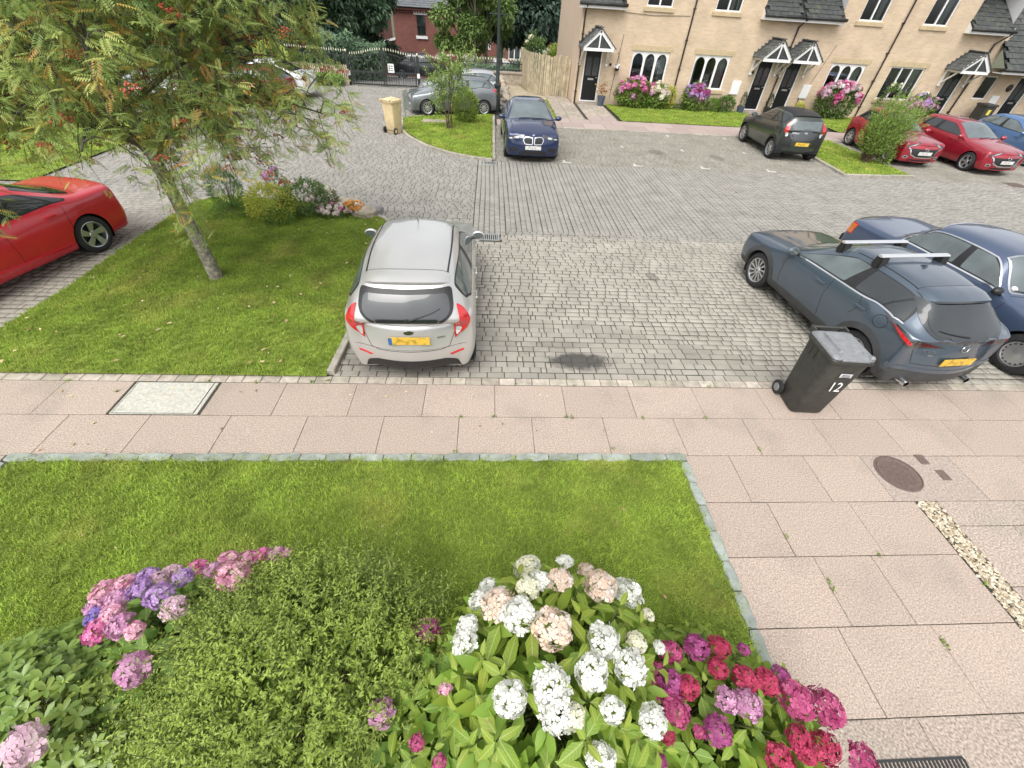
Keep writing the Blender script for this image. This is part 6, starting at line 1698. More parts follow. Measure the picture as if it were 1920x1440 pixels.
# ---- old dark blue saloon (nose towards the window)
M_oldblue = paint('faded_blue_paint', (0.062, 0.09, 0.155), .3, .33)
c = car_stations('saloon', 4.74, 1.74, 1.43, 1.58, -1.215, nose=.78, cowl=.93, belt=.90, beltr=.92, rgx=-1.22, rgz=.955, roofend=-.72, tail=.91, rake=.52, roofw=.735, cowlx=.70, wst=.38, noseq=.86, tailq=.84, B=.1,
                 front=(-.04, -.04, 0, 0, -.02, -.04, -.05, -.05), back=(.04, .04, 0, 0, .02, .04, .05, .05))
me_ = Car('saloon_car', 'old dark blue saloon with chrome window trim and disc wheel covers right of the crossover', (8.55, 6.2, 0), rad(-82.5), .97, M_oldblue, c, 1.58, -1.215, .315, 1.74, .19, 'cap')
me_.windows(3.15, 6.55, (4.72, 4.86), m=M_glassl, chrome='all', back=[(6.1, 4.92), (6.42, 4.5), (6.38, 4.14)])
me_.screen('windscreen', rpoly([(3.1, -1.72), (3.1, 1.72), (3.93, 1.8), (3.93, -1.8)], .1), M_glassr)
me_.screen('rear_window', rpoly([(6.12, -1.75), (6.12, 1.75), (6.88, 1.72), (6.88, -1.72)], .1), M_glassl)
for sc_ in ([(3.08, -1.74), (3.08, 1.74), (3.95, 1.82), (3.95, -1.82), (3.08, -1.74)], [(6.1, -1.77), (6.1, 1.77), (6.9, 1.74), (6.9, -1.74), (6.1, -1.77)]): me_.ribbon('chrome_strip', [('c', sc_)], M_chrome, .03, .01)
lamps(me_, 'tail_light', rpoly([(-.2, .62), (-.2, .84), (.12, .84), (.12, .62)], .02), -45, M_lightr, (-2.2, .72))
lamps(me_, 'amber_lens', rpoly([(-.02, .64), (-.02, .82), (.11, .82), (.11, .64)], .02), -45, M_amber, (-2.2, .72), off=.009)
lamps(me_, 'headlight', rpoly([(-.22, .52), (-.22, .74), (.06, .74), (.06, .52)], .02), 148, M_lightw, (2.2, .7))
lamps(me_, 'indicator', rpoly([(.07, .53), (.07, .73), (.15, .72), (.15, .54)], .02), 140, M_amber, (2.2, .7))
me_.proj('grille', rpoly([(-.3, .44), (-.3, .79), (.3, .79), (.3, .44)], .03), 180, M_trim); me_.ribbon('grille_surround', [(180, [(-.31, .44), (-.31, .80), (.31, .80), (.31, .44), (-.31, .44)])], M_chrome, .03, .012)
me_.ribbon('side_moulding', [(s_ * 90, [(a, .52), (b_, .52)]) for s_ in (-1, 1) for a, b_ in ((-.83 * 1, 1.16), ) for a, b_ in (((a, b_) if s_ < 0 else (-b_, -a)),)], M_trim, .06, .012)
me_.ribbon('chrome_strip', [(s_ * 90, [(a, .555), (b_, .555)]) for s_ in (-1, 1) for a, b_ in ((-.83 * 1, 1.16), ) for a, b_ in (((a, b_) if s_ < 0 else (-b_, -a)),)], M_chrome, .012, .014)
me_.ribbon('panel_gap', [(s_ * 90, [(s_ * a, .9) for a in (x,)] + [(s_ * x2, .3)]) for s_ in (-1, 1) for x, x2 in ((-.95, -.9), (.05, .05), (.95, .8))] + [('c', [(6.98, -1.9), (7.0, 0), (6.98, 1.9)]), ('c', [(2.98, -1.9), (2.97, 0), (2.98, 1.9)])])
me_.mirrors(3.35, M_trim, 4.15, .09, .85); me_.handles([(.3, .8), (-.62, .8)], M_chrome)
wiper(me_, (3.06, -.1), (3.16, -1.55))
bm_ = MB(); bm_.add([(.045 * math.cos(t), .045 * math.sin(t), 0) for t in np.linspace(0, 2 * PI, 16, False)], [tuple(range(16))]); q, n_, *_ = me_.near(me_.pt(3.22, 5.5, -1)); st = link('windscreen_sticker', bm_.mesh('windscreen_sticker', M_platew), me_.t); st.matrix_local = Matrix.Translation(q + n_ * .008) @ n_.to_track_quat('Z', 'Y').to_matrix().to_4x4()
b = MB(); b.box(2.30, 2.42, -.74, .74, .36, .50, ch=.03); obj('front_bumper', b, M_trim, me_.t)
b = MB(); b.box(-2.42, -2.30, -.70, .70, .38, .54, ch=.03); obj('rear_bumper', b, M_trim, me_.t)
b = MB(); b.tube([(2.22, 0, .79), (2.22, 0, .85)], .006, 5); b.tube([(2.22, .03 * math.cos(t), .88 + .03 * math.sin(t)) for t in np.linspace(0, 2 * PI, 17)], .004, 5)
for t in (PI / 2, PI / 2 + 2.094, PI / 2 - 2.094): b.tube([(2.22, 0, .88), (2.22, .03 * math.cos(t), .88 + .03 * math.sin(t))], .003, 4)
obj('bonnet_star', b, M_chrome, me_.t)

# ---- pale blue car at the right edge
M_paleb = paint('pale_blue_paint', (0.30, 0.38, 0.47), .5)
c = car_stations('hatch', 3.9, 1.7, 1.45, 1.15, -1.3, rgx=-1.8, rgz=1.0, roofend=-1.45, beltr=1.0, rake=.95)
e_ = Car('hatchback_car', 'pale blue car just showing its roof beyond the old dark blue saloon', (11.75, 6.3, 0), rad(-90), .95, M_paleb, c, 1.15, -1.3, .3, 1.7, .19, 'seven', res=(8, 4))
e_.windows(3.12, 6.7, (4.7, 4.86)); e_.screen('windscreen', rpoly([(3.1, -1.7), (3.1, 1.7), (3.93, 1.78), (3.93, -1.78)], .08), M_glassl); e_.screen('rear_window', rpoly([(6.15, -1.7), (6.15, 1.7), (6.85, 1.6), (6.85, -1.6)], .1), M_glassl); e_.mirrors(3.4)

# ---- red saloon left of the rowan (nose towards the pavement)
M_redp = paint('bright_red_paint', (0.60, 0.010, 0.028), .0, .3)
c = car_stations('saloon', 4.64, 1.83, 1.40, 1.53, -1.275, nose=.70, cowl=.96, belt=.90, beltr=.96, rgx=-1.50, rgz=1.0, roofend=-.62, tail=.98, rake=.86, roofw=.66, cowlx=.52, B=.24, tailq=.62, arch=1.01)
au = Car('saloon_car', 'bright red saloon with dark five-blade alloys parked left of the rowan', (-8.2, 6.62, 0), rad(-103), .95, M_redp, c, 1.53, -1.275, .335, 1.83, .24, 'blade', archR=.375)
au.windows(3.15, 6.72, (4.70, 4.86), m=M_glassd, back=[(6.1, 4.93), (6.66, 4.36), (6.55, 4.14)], quarter=(6.0, 6.1))
au.screen('windscreen', rpoly([(3.1, -1.72), (3.1, 1.72), (3.93, 1.8), (3.93, -1.8)], .1), M_glassl); au.screen('rear_window', rpoly([(6.12, -1.72), (6.12, 1.72), (6.9, 1.72), (6.9, -1.72)], .1), M_glassd)
lamps(au, 'tail_light', rpoly([(-.24, .72), (-.24, .86), (.18, .90), (.16, .76)], .03), -40, M_lightr, (-2.1, .72))
au.ribbon('panel_gap', [(s_ * 90, [(s_ * x, .93), (s_ * x2, .35)]) for s_ in (-1, 1) for x, x2 in ((-.98, -.82), (.02, .02), (1.05, .95))] + [('c', [(6.98, -1.9), (7.0, 0), (6.98, 1.9)])])
au.ribbon('sill_crease', [(s_ * 90, [(-s_ * 1.1, .34), (s_ * .86, .34)]) for s_ in (-1, 1)], M_redp, .045, .016); au.ribbon('side_crease', [(s_ * 90, [(-s_ * 1.2, .775), (s_ * 1.9, .80)]) for s_ in (-1, 1)], M_redp, .012, .003)
au.mirrors(3.4, M_trim, 4.2); au.handles([(.22, .83), (-.78, .86)]); au.plate(-1, .62, M_platey)
lamps(au, 'headlight', rpoly([(-.2, .56), (.0, .58), (.22, .68), (.0, .68)], .03), 150, M_lightw, (2.0, .6))

# ---- dark blue executive saloon (nose towards the road)
M_navy = paint('navy_paint', (0.014, 0.027, 0.088), .35, .25)
c = car_stations('saloon', 4.94, 1.868, 1.47, 1.60, -1.375, nose=.80, cowl=1.03, belt=.95, beltr=1.0, rgx=-1.62, rgz=1.03, roofend=-.75, tail=1.02, rake=.86, roofw=.66, cowlx=.62, B=.26, noseq=.66, hoodz=.98)
bw = Car('saloon_car', 'dark navy saloon with twin kidney grille facing the road beside the sapling island', (1.32, 16.6, 0), rad(-89), .94, M_navy, c, 1.60, -1.375, .345, 1.868, .24, 'five', res=(10, 6))
bw.windows(3.15, 6.6, (4.72, 4.86), chrome='all', back=[(6.05, 4.93), (6.5, 4.45), (6.45, 4.14)])
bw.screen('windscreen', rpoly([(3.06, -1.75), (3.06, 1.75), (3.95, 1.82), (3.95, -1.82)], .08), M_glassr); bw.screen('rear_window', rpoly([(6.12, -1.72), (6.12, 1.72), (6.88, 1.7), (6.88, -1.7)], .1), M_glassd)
for s_ in (-1, 1):
    kp = rpoly([(s_ * .03, .565), (s_ * .035, .75), (s_ * .25, .77), (s_ * .335, .71), (s_ * .28, .575)], .04)
    k_ = bw.proj('grille', kp, 180, M_trim, .006); bw.ribbon('grille_surround', [(180, kp + [kp[0]])], M_chrome, .022, .014, k_)
lamps(bw, 'headlight', rpoly([(-.26, .675), (-.25, .745), (-.05, .775), (.22, .84), (.17, .75), (-.05, .68)], .03), 155, M_lightk, (2.1, .62))
lamps(bw, 'headlight_lens', rpoly([(-.22, .69), (-.22, .72), (-.13, .725), (-.13, .69)], .02), 155, M_lightw, (2.1, .62), off=.009); lamps(bw, 'headlight_lens', rpoly([(-.08, .705), (-.08, .745), (.05, .765), (.03, .715)], .02), 155, M_lightw, (2.1, .62), off=.009)
bw.proj('lower_grille', rpoly([(-.50, .27), (-.44, .37), (.44, .37), (.50, .27)], .05), 180, M_trim); lamps(bw, 'air_intake', rpoly([(-.16, .33), (-.12, .44), (.12, .47), (.08, .33)], .04), 160, M_trim, (2.2, .66)); lamps(bw, 'intake_blade', rpoly([(-.2, .30), (.05, .355), (.05, .335), (-.18, .275)], .01), 160, M_navy, (2.2, .66), off=.012)
bw.plate(1, .475, M_platew, frame=M_trim)
rd = MB(); rd.lathe([(0, 0), (.04, 0), (.04, .004), (0, .004)], 20); q, n_, *_ = bw.near(bw.pt(.32, 7)); o = link('badge', rd.mesh('badge', M_chrome), bw.t); o.matrix_local = Matrix.Translation(q + n_ * .002) @ n_.to_track_quat('Z', 'Y').to_matrix().to_4x4()
for k in range(4):
    qd = MB(); qd.add([(0, 0, .006)] + [(.03 * math.cos(k * PI / 2 + t), .03 * math.sin(k * PI / 2 + t), .006) for t in np.linspace(0, PI / 2, 6)], [tuple(range(7))]); p_ = obj('badge_quarter', qd, M_blueband if k % 2 else M_platew, None); p_.parent = o
bw.ribbon('panel_gap', [(s_ * 90, [(s_ * x, .96), (s_ * x2, .32)]) for s_ in (-1, 1) for x, x2 in ((-1.0, -.95), (.05, .05), (1.1, .98))] + [('c', [(.5, -2.2), (2.0, -2.05), (2.98, -2.0)]), ('c', [(.5, 2.2), (2.0, 2.05), (2.98, 2.0)]), ('c', [(.45, -1.9), (.38, 0), (.45, 1.9)])])
bw.ribbon('bonnet_crease', [('c', [(.6, .9), (1.8, .95), (2.9, 1.05)]), ('c', [(.6, -.9), (1.8, -.95), (2.9, -1.05)])], M_navy, .02, .006)
bw.mirrors(3.38, M_navy, 4.25, .14); bw.handles([(.28, .85), (-.75, .88)]); wiper(bw, (3.02, .1), (3.1, 1.3)); wiper(bw, (3.02, -.9), (3.1, .2))

# ---- grey hatchback side on behind the sapling
M_greyp = paint('mid_grey_paint', (0.20, 0.215, 0.225), .5)
c = car_stations('hatch', 4.30, 1.78, 1.47, 1.29, -1.36, nose=.74, cowl=1.0, belt=.93, beltr=1.06, rgx=-1.93, rgz=1.04, roofend=-1.45, tail=.98, rake=1.0, roofw=.66)
hy = Car('hatchback_car', 'mid grey hatchback side on behind the sapling on the island', (-1.60, 21.45, 0), rad(193), .90, M_greyp, c, 1.29, -1.36, .31, 1.78, .2, 'ten', res=(9, 5))
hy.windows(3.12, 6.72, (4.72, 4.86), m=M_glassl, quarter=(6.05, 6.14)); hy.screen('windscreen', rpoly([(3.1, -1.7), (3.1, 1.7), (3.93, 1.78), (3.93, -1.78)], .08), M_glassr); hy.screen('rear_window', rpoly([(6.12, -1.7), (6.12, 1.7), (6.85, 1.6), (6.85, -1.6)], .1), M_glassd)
spoiler(hy, M_greyp, 5.9, .2, .05, 5.2); lamps(hy, 'tail_light', rpoly([(-.28, .84), (-.26, .98), (.1, 1.04), (.24, 1.06), (.06, .86)], .03), -42, M_lightr, (-1.98, .72)); lamps(hy, 'headlight', rpoly([(-.16, .62), (.05, .66), (.3, .83), (.05, .76)], .03), 140, M_lightw, (1.85, .6))
hy.ribbon('panel_gap', [(s_ * 90, [(s_ * x, .96), (s_ * x2, .32)]) for s_ in (-1, 1) for x, x2 in ((-.92, -.85), (.08, .08), (.92, .82))]); hy.mirrors(3.4); hy.handles([(.3, .86), (-.75, .9)]); lamps(hy, 'fog_light', rpoly([(-.06, .40), (.06, .40), (.06, .47), (-.06, .47)], .03), 150, M_lightw, (1.9, .6)); hy.plate(-1, .80, M_platey)
M_silv2 = paint('light_silver_paint', (0.50, 0.51, 0.52), .55)
c = car_stations('hatch', 4.2, 1.76, 1.50, 1.27, -1.33, nose=.76, cowl=1.02, belt=.95, beltr=1.05, rgx=-1.90, rgz=1.04, roofend=-1.45, tail=.98, rake=1.0, roofw=.66)
s2 = Car('hatchback_car', 'light silver hatchback half hidden behind the mid grey one', (-1.35, 23.3, 0), rad(190), .92, M_silv2, c, 1.27, -1.33, .31, 1.76, .2, 'seven', res=(8, 5))
s2.windows(3.12, 6.72, (4.72, 4.86), m=M_glassl, quarter=(6.05, 6.14)); s2.screen('windscreen', rpoly([(3.1, -1.7), (3.1, 1.7), (3.93, 1.78), (3.93, -1.78)], .08), M_glassr); s2.screen('rear_window', rpoly([(6.12, -1.7), (6.12, 1.7), (6.85, 1.6), (6.85, -1.6)], .1), M_glassd)
spoiler(s2, M_silv2, 5.9, .2, .05, 5.2); lamps(s2, 'tail_light', rpoly([(-.1, .86), (-.06, 1.06), (.1, 1.06), (.16, .88)], .03), -42, M_lightr, (-1.95, .72)); s2.mirrors(3.4); lamps(s2, 'headlight', rpoly([(-.16, .64), (.05, .68), (.3, .84), (.05, .78)], .03), 140, M_lightw, (1.82, .6)); s2.handles([(.3, .88), (-.75, .92)])

# ---- dark green city car with black tailgate
M_greenp = paint('dark_green_paint', (0.042, 0.056, 0.047), .4, .3)
c = car_stations('hatch', 3.70, 1.74, 1.52, 1.13, -1.30, nose=.84, cowl=1.06, belt=1.0, beltr=1.12, rgx=-1.66, rgz=1.06, roofend=-1.42, tail=.98, rake=.85, roofw=.68, zbot=.25, arch=1.02, back=(.16, .12, .05, 0, .05, .08, .08, .08), tailq=.68)
ay = Car('city_car', 'dark green city car with black tailgate and two-tone alloys parked near the first lawn', (10.93, 17.6, 0), rad(88), .95, M_greenp, c, 1.13, -1.30, .33, 1.74, .19, 'turbine', clad_v=1.9, clad_m=M_trim, lip=.07, archR=.385, res=(9, 5))
ay.windows(3.12, 6.35, (4.72, 4.86), m=M_glassd, back=[(6.1, 4.93), (6.38, 4.5), (6.3, 4.14)]); ay.screen('windscreen', rpoly([(3.1, -1.7), (3.1, 1.7), (3.93, 1.78), (3.93, -1.78)], .08), M_glassl)
ay.screen('roof_panel', rpoly([(3.98, -1.72), (3.98, 1.72), (5.85, 1.7), (5.85, -1.7)], .05), M_trim, .003)
ay.proj('tailgate', rpoly([(-.60, 1.32), (.60, 1.32), (.56, .88), (.40, .70), (-.40, .70), (-.56, .88)], [.05, .05, .08, .12, .12, .08]), 0, M_glassd, .008)
ay.proj('rear_screen', rpoly([(-.54, 1.29), (.54, 1.29), (.50, 1.02), (-.50, 1.02)], .05), 0, M_glassl, .013)
lamps(ay, 'tail_light', rpoly([(-.08, 1.26), (.02, 1.22), (.07, .96), (-.06, .84), (-.10, .92)], .03), -30, M_lightr, (-1.66, .70), off=.01); lamps(ay, 'reversing_light', rpoly([(-.09, .93), (.0, .93), (-.04, .80), (-.12, .82)], .02), -30, M_lightw, (-1.66, .70), off=.013)
for s_ in (-1, 1): ay.proj('rear_quarter_panel', rpoly([(-.32, .92), (.02, .80), (.06, .42), (-.1, .30), (-.40, .42), (-.36, .62)], .06), 0 - s_ * 40, M_trim, .008, ref=(-1.7, s_ * .78)) if s_ > 0 else ay.proj('rear_quarter_panel', mirror_y(rpoly([(-.32, .92), (.02, .80), (.06, .42), (-.1, .30), (-.40, .42), (-.36, .62)], .06)), 40, M_trim, .008, ref=(-1.7, -.78))
ay.ribbon('bumper_band', [(0, [(-.62, .42), (0, .41), (.62, .42)])], M_greenp, .13, .016); ay.plate(-1, .60, M_platey, w=.5); ay.stick('badge', ring_badge(.055, .04, .006, [(-.02, .0), (0, -.035), (.02, 0), (0, .036), (-.02, 0)]), 0, 0, .93, .02)
ay.stick('lettering', text_mesh('AYGO X', .06, M_chrome, 'lettering', .001), 0, .36, .92, .018); ay.mirrors(3.4, M_trim, 4.2); ay.handles([(-.12, .9)]); spoiler(ay, M_trim, 5.9, .14, .03, 5.2)
ay.ribbon('panel_gap', [(s_ * 90, [(s_ * x, 1.0), (s_ * x2, .4)]) for s_ in (-1, 1) for x, x2 in ((-.62, -.55), (.40, .45))]); b = MB(); b.tube([(-.9, 0, 1.5), (-1.0, 0, 1.6), (-1.12, 0, 1.66)], [.008, .005, .003], 5); obj('aerial', b, M_trim, ay.t)

# ---- two red hatchbacks facing the road
M_soul = paint('deep_red_paint', (0.36, 0.018, 0.035), .35, .25)
def red_hatch(label, L, W, H, loc, rz, sc_, rimw, nose, **k):
    xf = L / 2 - .82; xr = xf - (2.57 if L < 4.2 else 2.70)
    c = car_stations('hatch', L, W, H, xf, xr, nose=nose, cowl=1.0, belt=.93, beltr=1.04, rgx=-L / 2 + .28, rgz=1.03, roofend=-L / 2 + .62, tail=.98, rake=1.0, roofw=.65, cowlx=.58, B=.28, noseq=.62)
    m = Car('hatchback_car', label, loc, rz, sc_, M_soul, c, xf, xr, .32, W, .21, rimw, res=(9, 5), group='red hatchbacks facing the road')
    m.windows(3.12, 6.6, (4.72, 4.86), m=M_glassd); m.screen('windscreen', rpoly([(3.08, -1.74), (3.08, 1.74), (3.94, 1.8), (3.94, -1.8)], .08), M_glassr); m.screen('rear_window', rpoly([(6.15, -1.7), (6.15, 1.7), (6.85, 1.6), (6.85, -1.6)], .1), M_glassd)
    F_ = L / 2
    lamps(m, 'headlight', rpoly([(-.20, nose - .14), (-.16, nose - .06), (.10, nose + .01), (.34, nose + .09), (.16, nose - .04)], .03), 150, M_lightk, (F_ - .22, .60)); lamps(m, 'headlight_lens', rpoly([(-.08, nose - .09), (.06, nose - .03), (.2, nose + .035), (.1, nose - .045)], .02), 150, M_lightw, (F_ - .22, .60), off=.009)
    gp = rpoly([(-.54, nose - .13), (.54, nose - .13), (.50, nose - .30), (.30, nose - .40), (-.30, nose - .40), (-.50, nose - .30)], .05)
    g_ = m.proj('grille', gp, 180, M_trim, .006); lo = [(-.66, nose - .10), (-.54, nose - .18), (-.47, nose - .33), (-.28, nose - .41), (.28, nose - .41), (.47, nose - .33), (.54, nose - .18), (.66, nose - .10)]; m.ribbon('grille_surround', [(180, lo)], M_chrome, .035, .016, g_)
    m.stick('badge', wing_badge(.07), 180, 0, nose - .14, .02); m.plate(1, nose - .27, M_platew); lamps(m, 'fog_light', rpoly([(-.07, .31), (.07, .31), (.07, .41), (-.07, .41)], .05), 152, M_chrome, (F_ - .18, .60)); lamps(m, 'fog_lens', rpoly([(-.04, .33), (.04, .33), (.04, .39), (-.04, .39)], .03), 152, M_lightk, (F_ - .18, .60), off=.009)
    m.proj('lower_intake', rpoly([(-.5, .24), (-.44, .30), (.44, .30), (.5, .24)], .02), 180, M_trim); m.ribbon('lip', [(180, [(-.72, .245), (0, .22), (.72, .245)])], M_soul, .03, .02)
    m.ribbon('panel_gap', [(s_ * 90, [(s_ * x, .96), (s_ * x2, .32)]) for s_ in (-1, 1) for x, x2 in ((-.95, -.88), (.02, .02), (.95, .85))] + [('c', [(.6, -2.1), (2, -2.0), (2.98, -1.95)]), ('c', [(.6, 2.1), (2, 2.0), (2.98, 1.95)])]); m.mirrors(3.4, M_soul); m.handles([(.25, .86), (-.75, .9)]); wiper(m, (3.02, .1), (3.1, 1.3)); wiper(m, (3.02, -.9), (3.1, .2)); spoiler(m, M_soul, 5.9, .16, .04, 5.2)
    return m
m2 = red_hatch('smaller red hatchback half hidden by the wispy shrub', 4.06, 1.695, 1.495, (15.55, 17.65, 0), rad(-92), .93, 'seven', .78)
m3 = red_hatch('larger deep red hatchback between the wispy shrub and the blue car', 4.46, 1.795, 1.45, (18.0, 17.2, 0), rad(-88), .92, 'five', .76)
M_midb = paint('mid_blue_paint', (0.10, 0.20, 0.40), .4)
c = car_stations('hatch', 4.3, 1.78, 1.47, 1.29, -1.36, rgx=-1.93, rgz=1.04, roofend=-1.45, beltr=1.03, rake=1.0, cowlx=.55)
b2 = Car('hatchback_car', 'mid blue car cut by the picture edge beyond the larger red hatchback', (21.5, 18.1, 0), rad(-90), .93, M_midb, c, 1.29, -1.36, .31, 1.78, .2, 'ten', res=(8, 5))
b2.windows(3.12, 6.72, (4.72, 4.86), m=M_glassl); b2.screen('windscreen', rpoly([(3.1, -1.7), (3.1, 1.7), (3.93, 1.78), (3.93, -1.78)], .08), M_glassr); b2.screen('rear_window', rpoly([(6.15, -1.7), (6.15, 1.7), (6.85, 1.6), (6.85, -1.6)], .1), M_glassd); b2.mirrors(3.4); lamps(b2, 'headlight', rpoly([(-.16, .62), (.05, .66), (.3, .83), (.05, .76)], .03), 140, M_lightw, (1.85, .6)); b2.handles([(.3, .86), (-.75, .9)])

# ---- cars glimpsed through the rowan
M_whitep = paint('white_paint', (0.78, 0.79, 0.80), .0)
c = car_stations('saloon', 4.7, 1.81, 1.44, 1.55, -1.29, nose=.74, cowl=.98, belt=.92, beltr=1.0, rgx=-1.62, rgz=1.04, roofend=-.7, tail=1.02, rake=.86, roofw=.65, cowlx=.55)
wc = Car('saloon_car', 'white saloon with its tail showing right of the rowan crown', (-9.95, 23.3, 0), rad(176), .92, M_whitep, c, 1.55, -1.29, .33, 1.81, .22, 'five', res=(8, 5))
wc.windows(3.15, 6.6, (4.72, 4.86), back=[(6.05, 4.93), (6.55, 4.4), (6.45, 4.14)]); wc.screen('windscreen', rpoly([(3.1, -1.72), (3.1, 1.72), (3.93, 1.8), (3.93, -1.8)], .1), M_glassl); wc.screen('rear_window', rpoly([(6.12, -1.72), (6.12, 1.72), (6.88, 1.7), (6.88, -1.7)], .1), M_glassd)
lamps(wc, 'tail_light', rpoly([(-.12, .72), (-.08, .9), (.06, .94), (.18, .84), (.04, .72)], .03), -42, M_lightd, (-2.15, .72)); wc.plate(-1, .52, M_platey, w=.36); wc.ribbon('bumper_crease', [(0, [(-.8, .60), (.8, .60)])], M_gap, .01); wc.mirrors(3.4); wc.handles([(.25, .86), (-.8, .9)])
c = car_stations('hatch', 4.2, 1.76, 1.46, 1.27, -1.33, beltr=1.02, rgx=-1.9, rgz=1.03, roofend=-1.4, rake=1.0)
rc = Car('hatchback_car', 'dark red car glimpsed through the rowan branches in front of the white saloon', (-9.9, 20.9, 0), rad(178), .93, M_soul, c, 1.27, -1.33, .31, 1.76, .2, 'ten', res=(8, 5))
rc.windows(3.12, 6.72, (4.72, 4.86), m=M_glassl); rc.screen('windscreen', rpoly([(3.1, -1.7), (3.1, 1.7), (3.93, 1.78), (3.93, -1.78)], .08), M_glassr); rc.screen('rear_window', rpoly([(6.15, -1.7), (6.15, 1.7), (6.85, 1.6), (6.85, -1.6)], .1), M_glassd); rc.mirrors(3.4); lamps(rc, 'tail_light', rpoly([(-.1, .86), (-.06, 1.02), (.1, 1.02), (.16, .88)], .03), -42, M_lightr, (-1.95, .72)); rc.plate(-1, .78, M_platey)
c = car_stations('hatch', 4.2, 1.76, 1.48, 1.27, -1.33, beltr=1.02, rgx=-1.9, rgz=1.03, roofend=-1.4, rake=1.0)
gc = Car('hatchback_car', 'silver car mostly hidden by rowan leaves left of the dark red one', (-12.2, 18.4, 0), rad(178), .93, M_silv2, c, 1.27, -1.33, .31, 1.76, .2, 'ten', res=(8, 5))
gc.windows(3.12, 6.72, (4.72, 4.86), m=M_glassl); gc.screen('windscreen', rpoly([(3.1, -1.7), (3.1, 1.7), (3.93, 1.78), (3.93, -1.78)], .08), M_glassr); gc.screen('rear_window', rpoly([(6.15, -1.7), (6.15, 1.7), (6.85, 1.6), (6.85, -1.6)], .1), M_glassd); gc.mirrors(3.4); lamps(gc, 'tail_light', rpoly([(-.1, .86), (-.06, 1.02), (.1, 1.02), (.16, .88)], .03), -42, M_lightr, (-1.95, .72)); gc.plate(-1, .78, M_platey)

# ---- black off-roader on the road beyond the gate, vans far down the hill
M_black = paint('black_paint', (0.012, 0.014, 0.02), .2)
c = car_stations('hatch', 4.9, 1.98, 1.80, 1.45, -1.47, nose=.98, cowl=1.15, belt=1.12, beltr=1.16, rgx=-2.25, rgz=1.16, roofend=-2.0, tail=1.1, rake=.72, roofw=.74, zbot=.28)
rr_ = Car('off_road_car', 'black off-roader standing on the road beyond the gates', (-5.6, 42, ground_z(0, 42) + .03), rad(4), .95, M_black, c, 1.45, -1.47, .38, 1.98, .24, 'five', res=(7, 4))
rr_.windows(3.12, 6.72, (4.72, 4.86), m=M_glassd, quarter=(5.8, 5.9)); rr_.screen('windscreen', rpoly([(3.1, -1.7), (3.1, 1.7), (3.93, 1.78), (3.93, -1.78)], .08), M_glassl); rr_.screen('rear_window', rpoly([(6.15, -1.7), (6.15, 1.7), (6.85, 1.6), (6.85, -1.6)], .1), M_glassd); rr_.mirrors(3.4); rr_.ribbon('side_vent', [(-90, [(.95, .98), (.95, .72)])], M_alloy, .06, .01); rr_.handles([(.35, 1.0), (-.75, 1.02)], M_alloy)
c = car_stations('hatch', 4.9, 1.95, 2.0, 1.5, -1.45, nose=1.0, cowl=1.25, belt=1.2, beltr=1.25, rgx=-2.36, rgz=1.25, roofend=-2.3, tail=1.2, rake=.6, roofw=.86, cowlx=.2, zbot=.25)
for i, (x, y, r_, l) in enumerate(((1.15, 58, 96, 'white van far down the hill left of the dark trunk'), (3.5, 60, 80, 'white van far down the hill right of the dark trunk'))):
    v_ = Car('van', l, (x, y, ground_z(0, y) + .02), rad(r_), .95, M_whitep, c, 1.5, -1.45, .34, 1.95, .22, 'ten', res=(6, 4), group='white vans down the hill')
    v_.windows(3.12, 4.6, (4.3, 4.4), back=[(4.5, 4.9), (4.6, 4.5), (4.6, 4.14)]); v_.screen('windscreen', rpoly([(3.1, -1.7), (3.1, 1.7), (3.93, 1.78), (3.93, -1.78)], .08), M_glassl); v_.mirrors(3.4)
# ------------------------------------------------------------------ leaves in bulk
def unit(a): return a / np.maximum(np.linalg.norm(a, axis=-1, keepdims=True), 1e-9)
LEAF8 = (np.array([(0, 0), (.32, -.5), (.32, 0), (.32, .5), (.70, -.40), (.72, 0), (.70, .40), (1, 0)]), np.array([(0, 1, 2), (0, 2, 3), (1, 4, 2), (4, 5, 2), (2, 5, 6), (2, 6, 3), (4, 7, 5), (5, 7, 6)]))
LEAFR = (np.array([(0, 0), (.3, -.36), (.3, 0), (.3, .36), (.74, -.48), (.74, 0), (.74, .48), (1, 0)]), LEAF8[1])
LEAF4 = (np.array([(0, 0), (.45, -.5), (1, 0), (.45, .5)]), np.array([(0, 1, 2), (0, 2, 3)]))
def leaf_arrays(P, D, N, L, W, shape=LEAF4, fold=.2, bend=.25):
    """P roots, D directions, N up sides (n,3); L, W lengths and widths (n,) -> vertices, triangles"""
    uvp, tri = shape
    D = unit(D); S_ = unit(np.cross(D, N)); U = np.cross(S_, D)
    n, k = len(P), len(uvp)
    a = uvp[:, 0][None, :, None]; b = uvp[:, 1][None, :, None]
    L = np.broadcast_to(L, (n,))[:, None, None]; W = np.broadcast_to(W, (n,))[:, None, None]
    V = P[:, None] + D[:, None] * a * L + S_[:, None] * b * W + U[:, None] * (np.abs(b) * W * fold * 2 - bend * L * a * a)
    F = (np.arange(n)[:, None, None] * k + tri[None]).reshape(-1, 3)
    return V.reshape(-1, 3), F
def rvec(n): return unit(RNG.normal(size=(n, 3)))
def leaf_cloud(name, m, P, D, N, L, W, parent=None, shape=LEAF4, fold=.2, bend=.25, tone=None, stuff=True):
    V, F = leaf_arrays(P, D, N, L, W, shape, fold, bend)
    t = RNG.random(len(P)) if tone is None else tone
    o = link(name, np_mesh(name, V, F, m, np.repeat(t, len(shape[1])), smooth=True), parent)
    if stuff: o['kind'] = 'stuff'
    return o
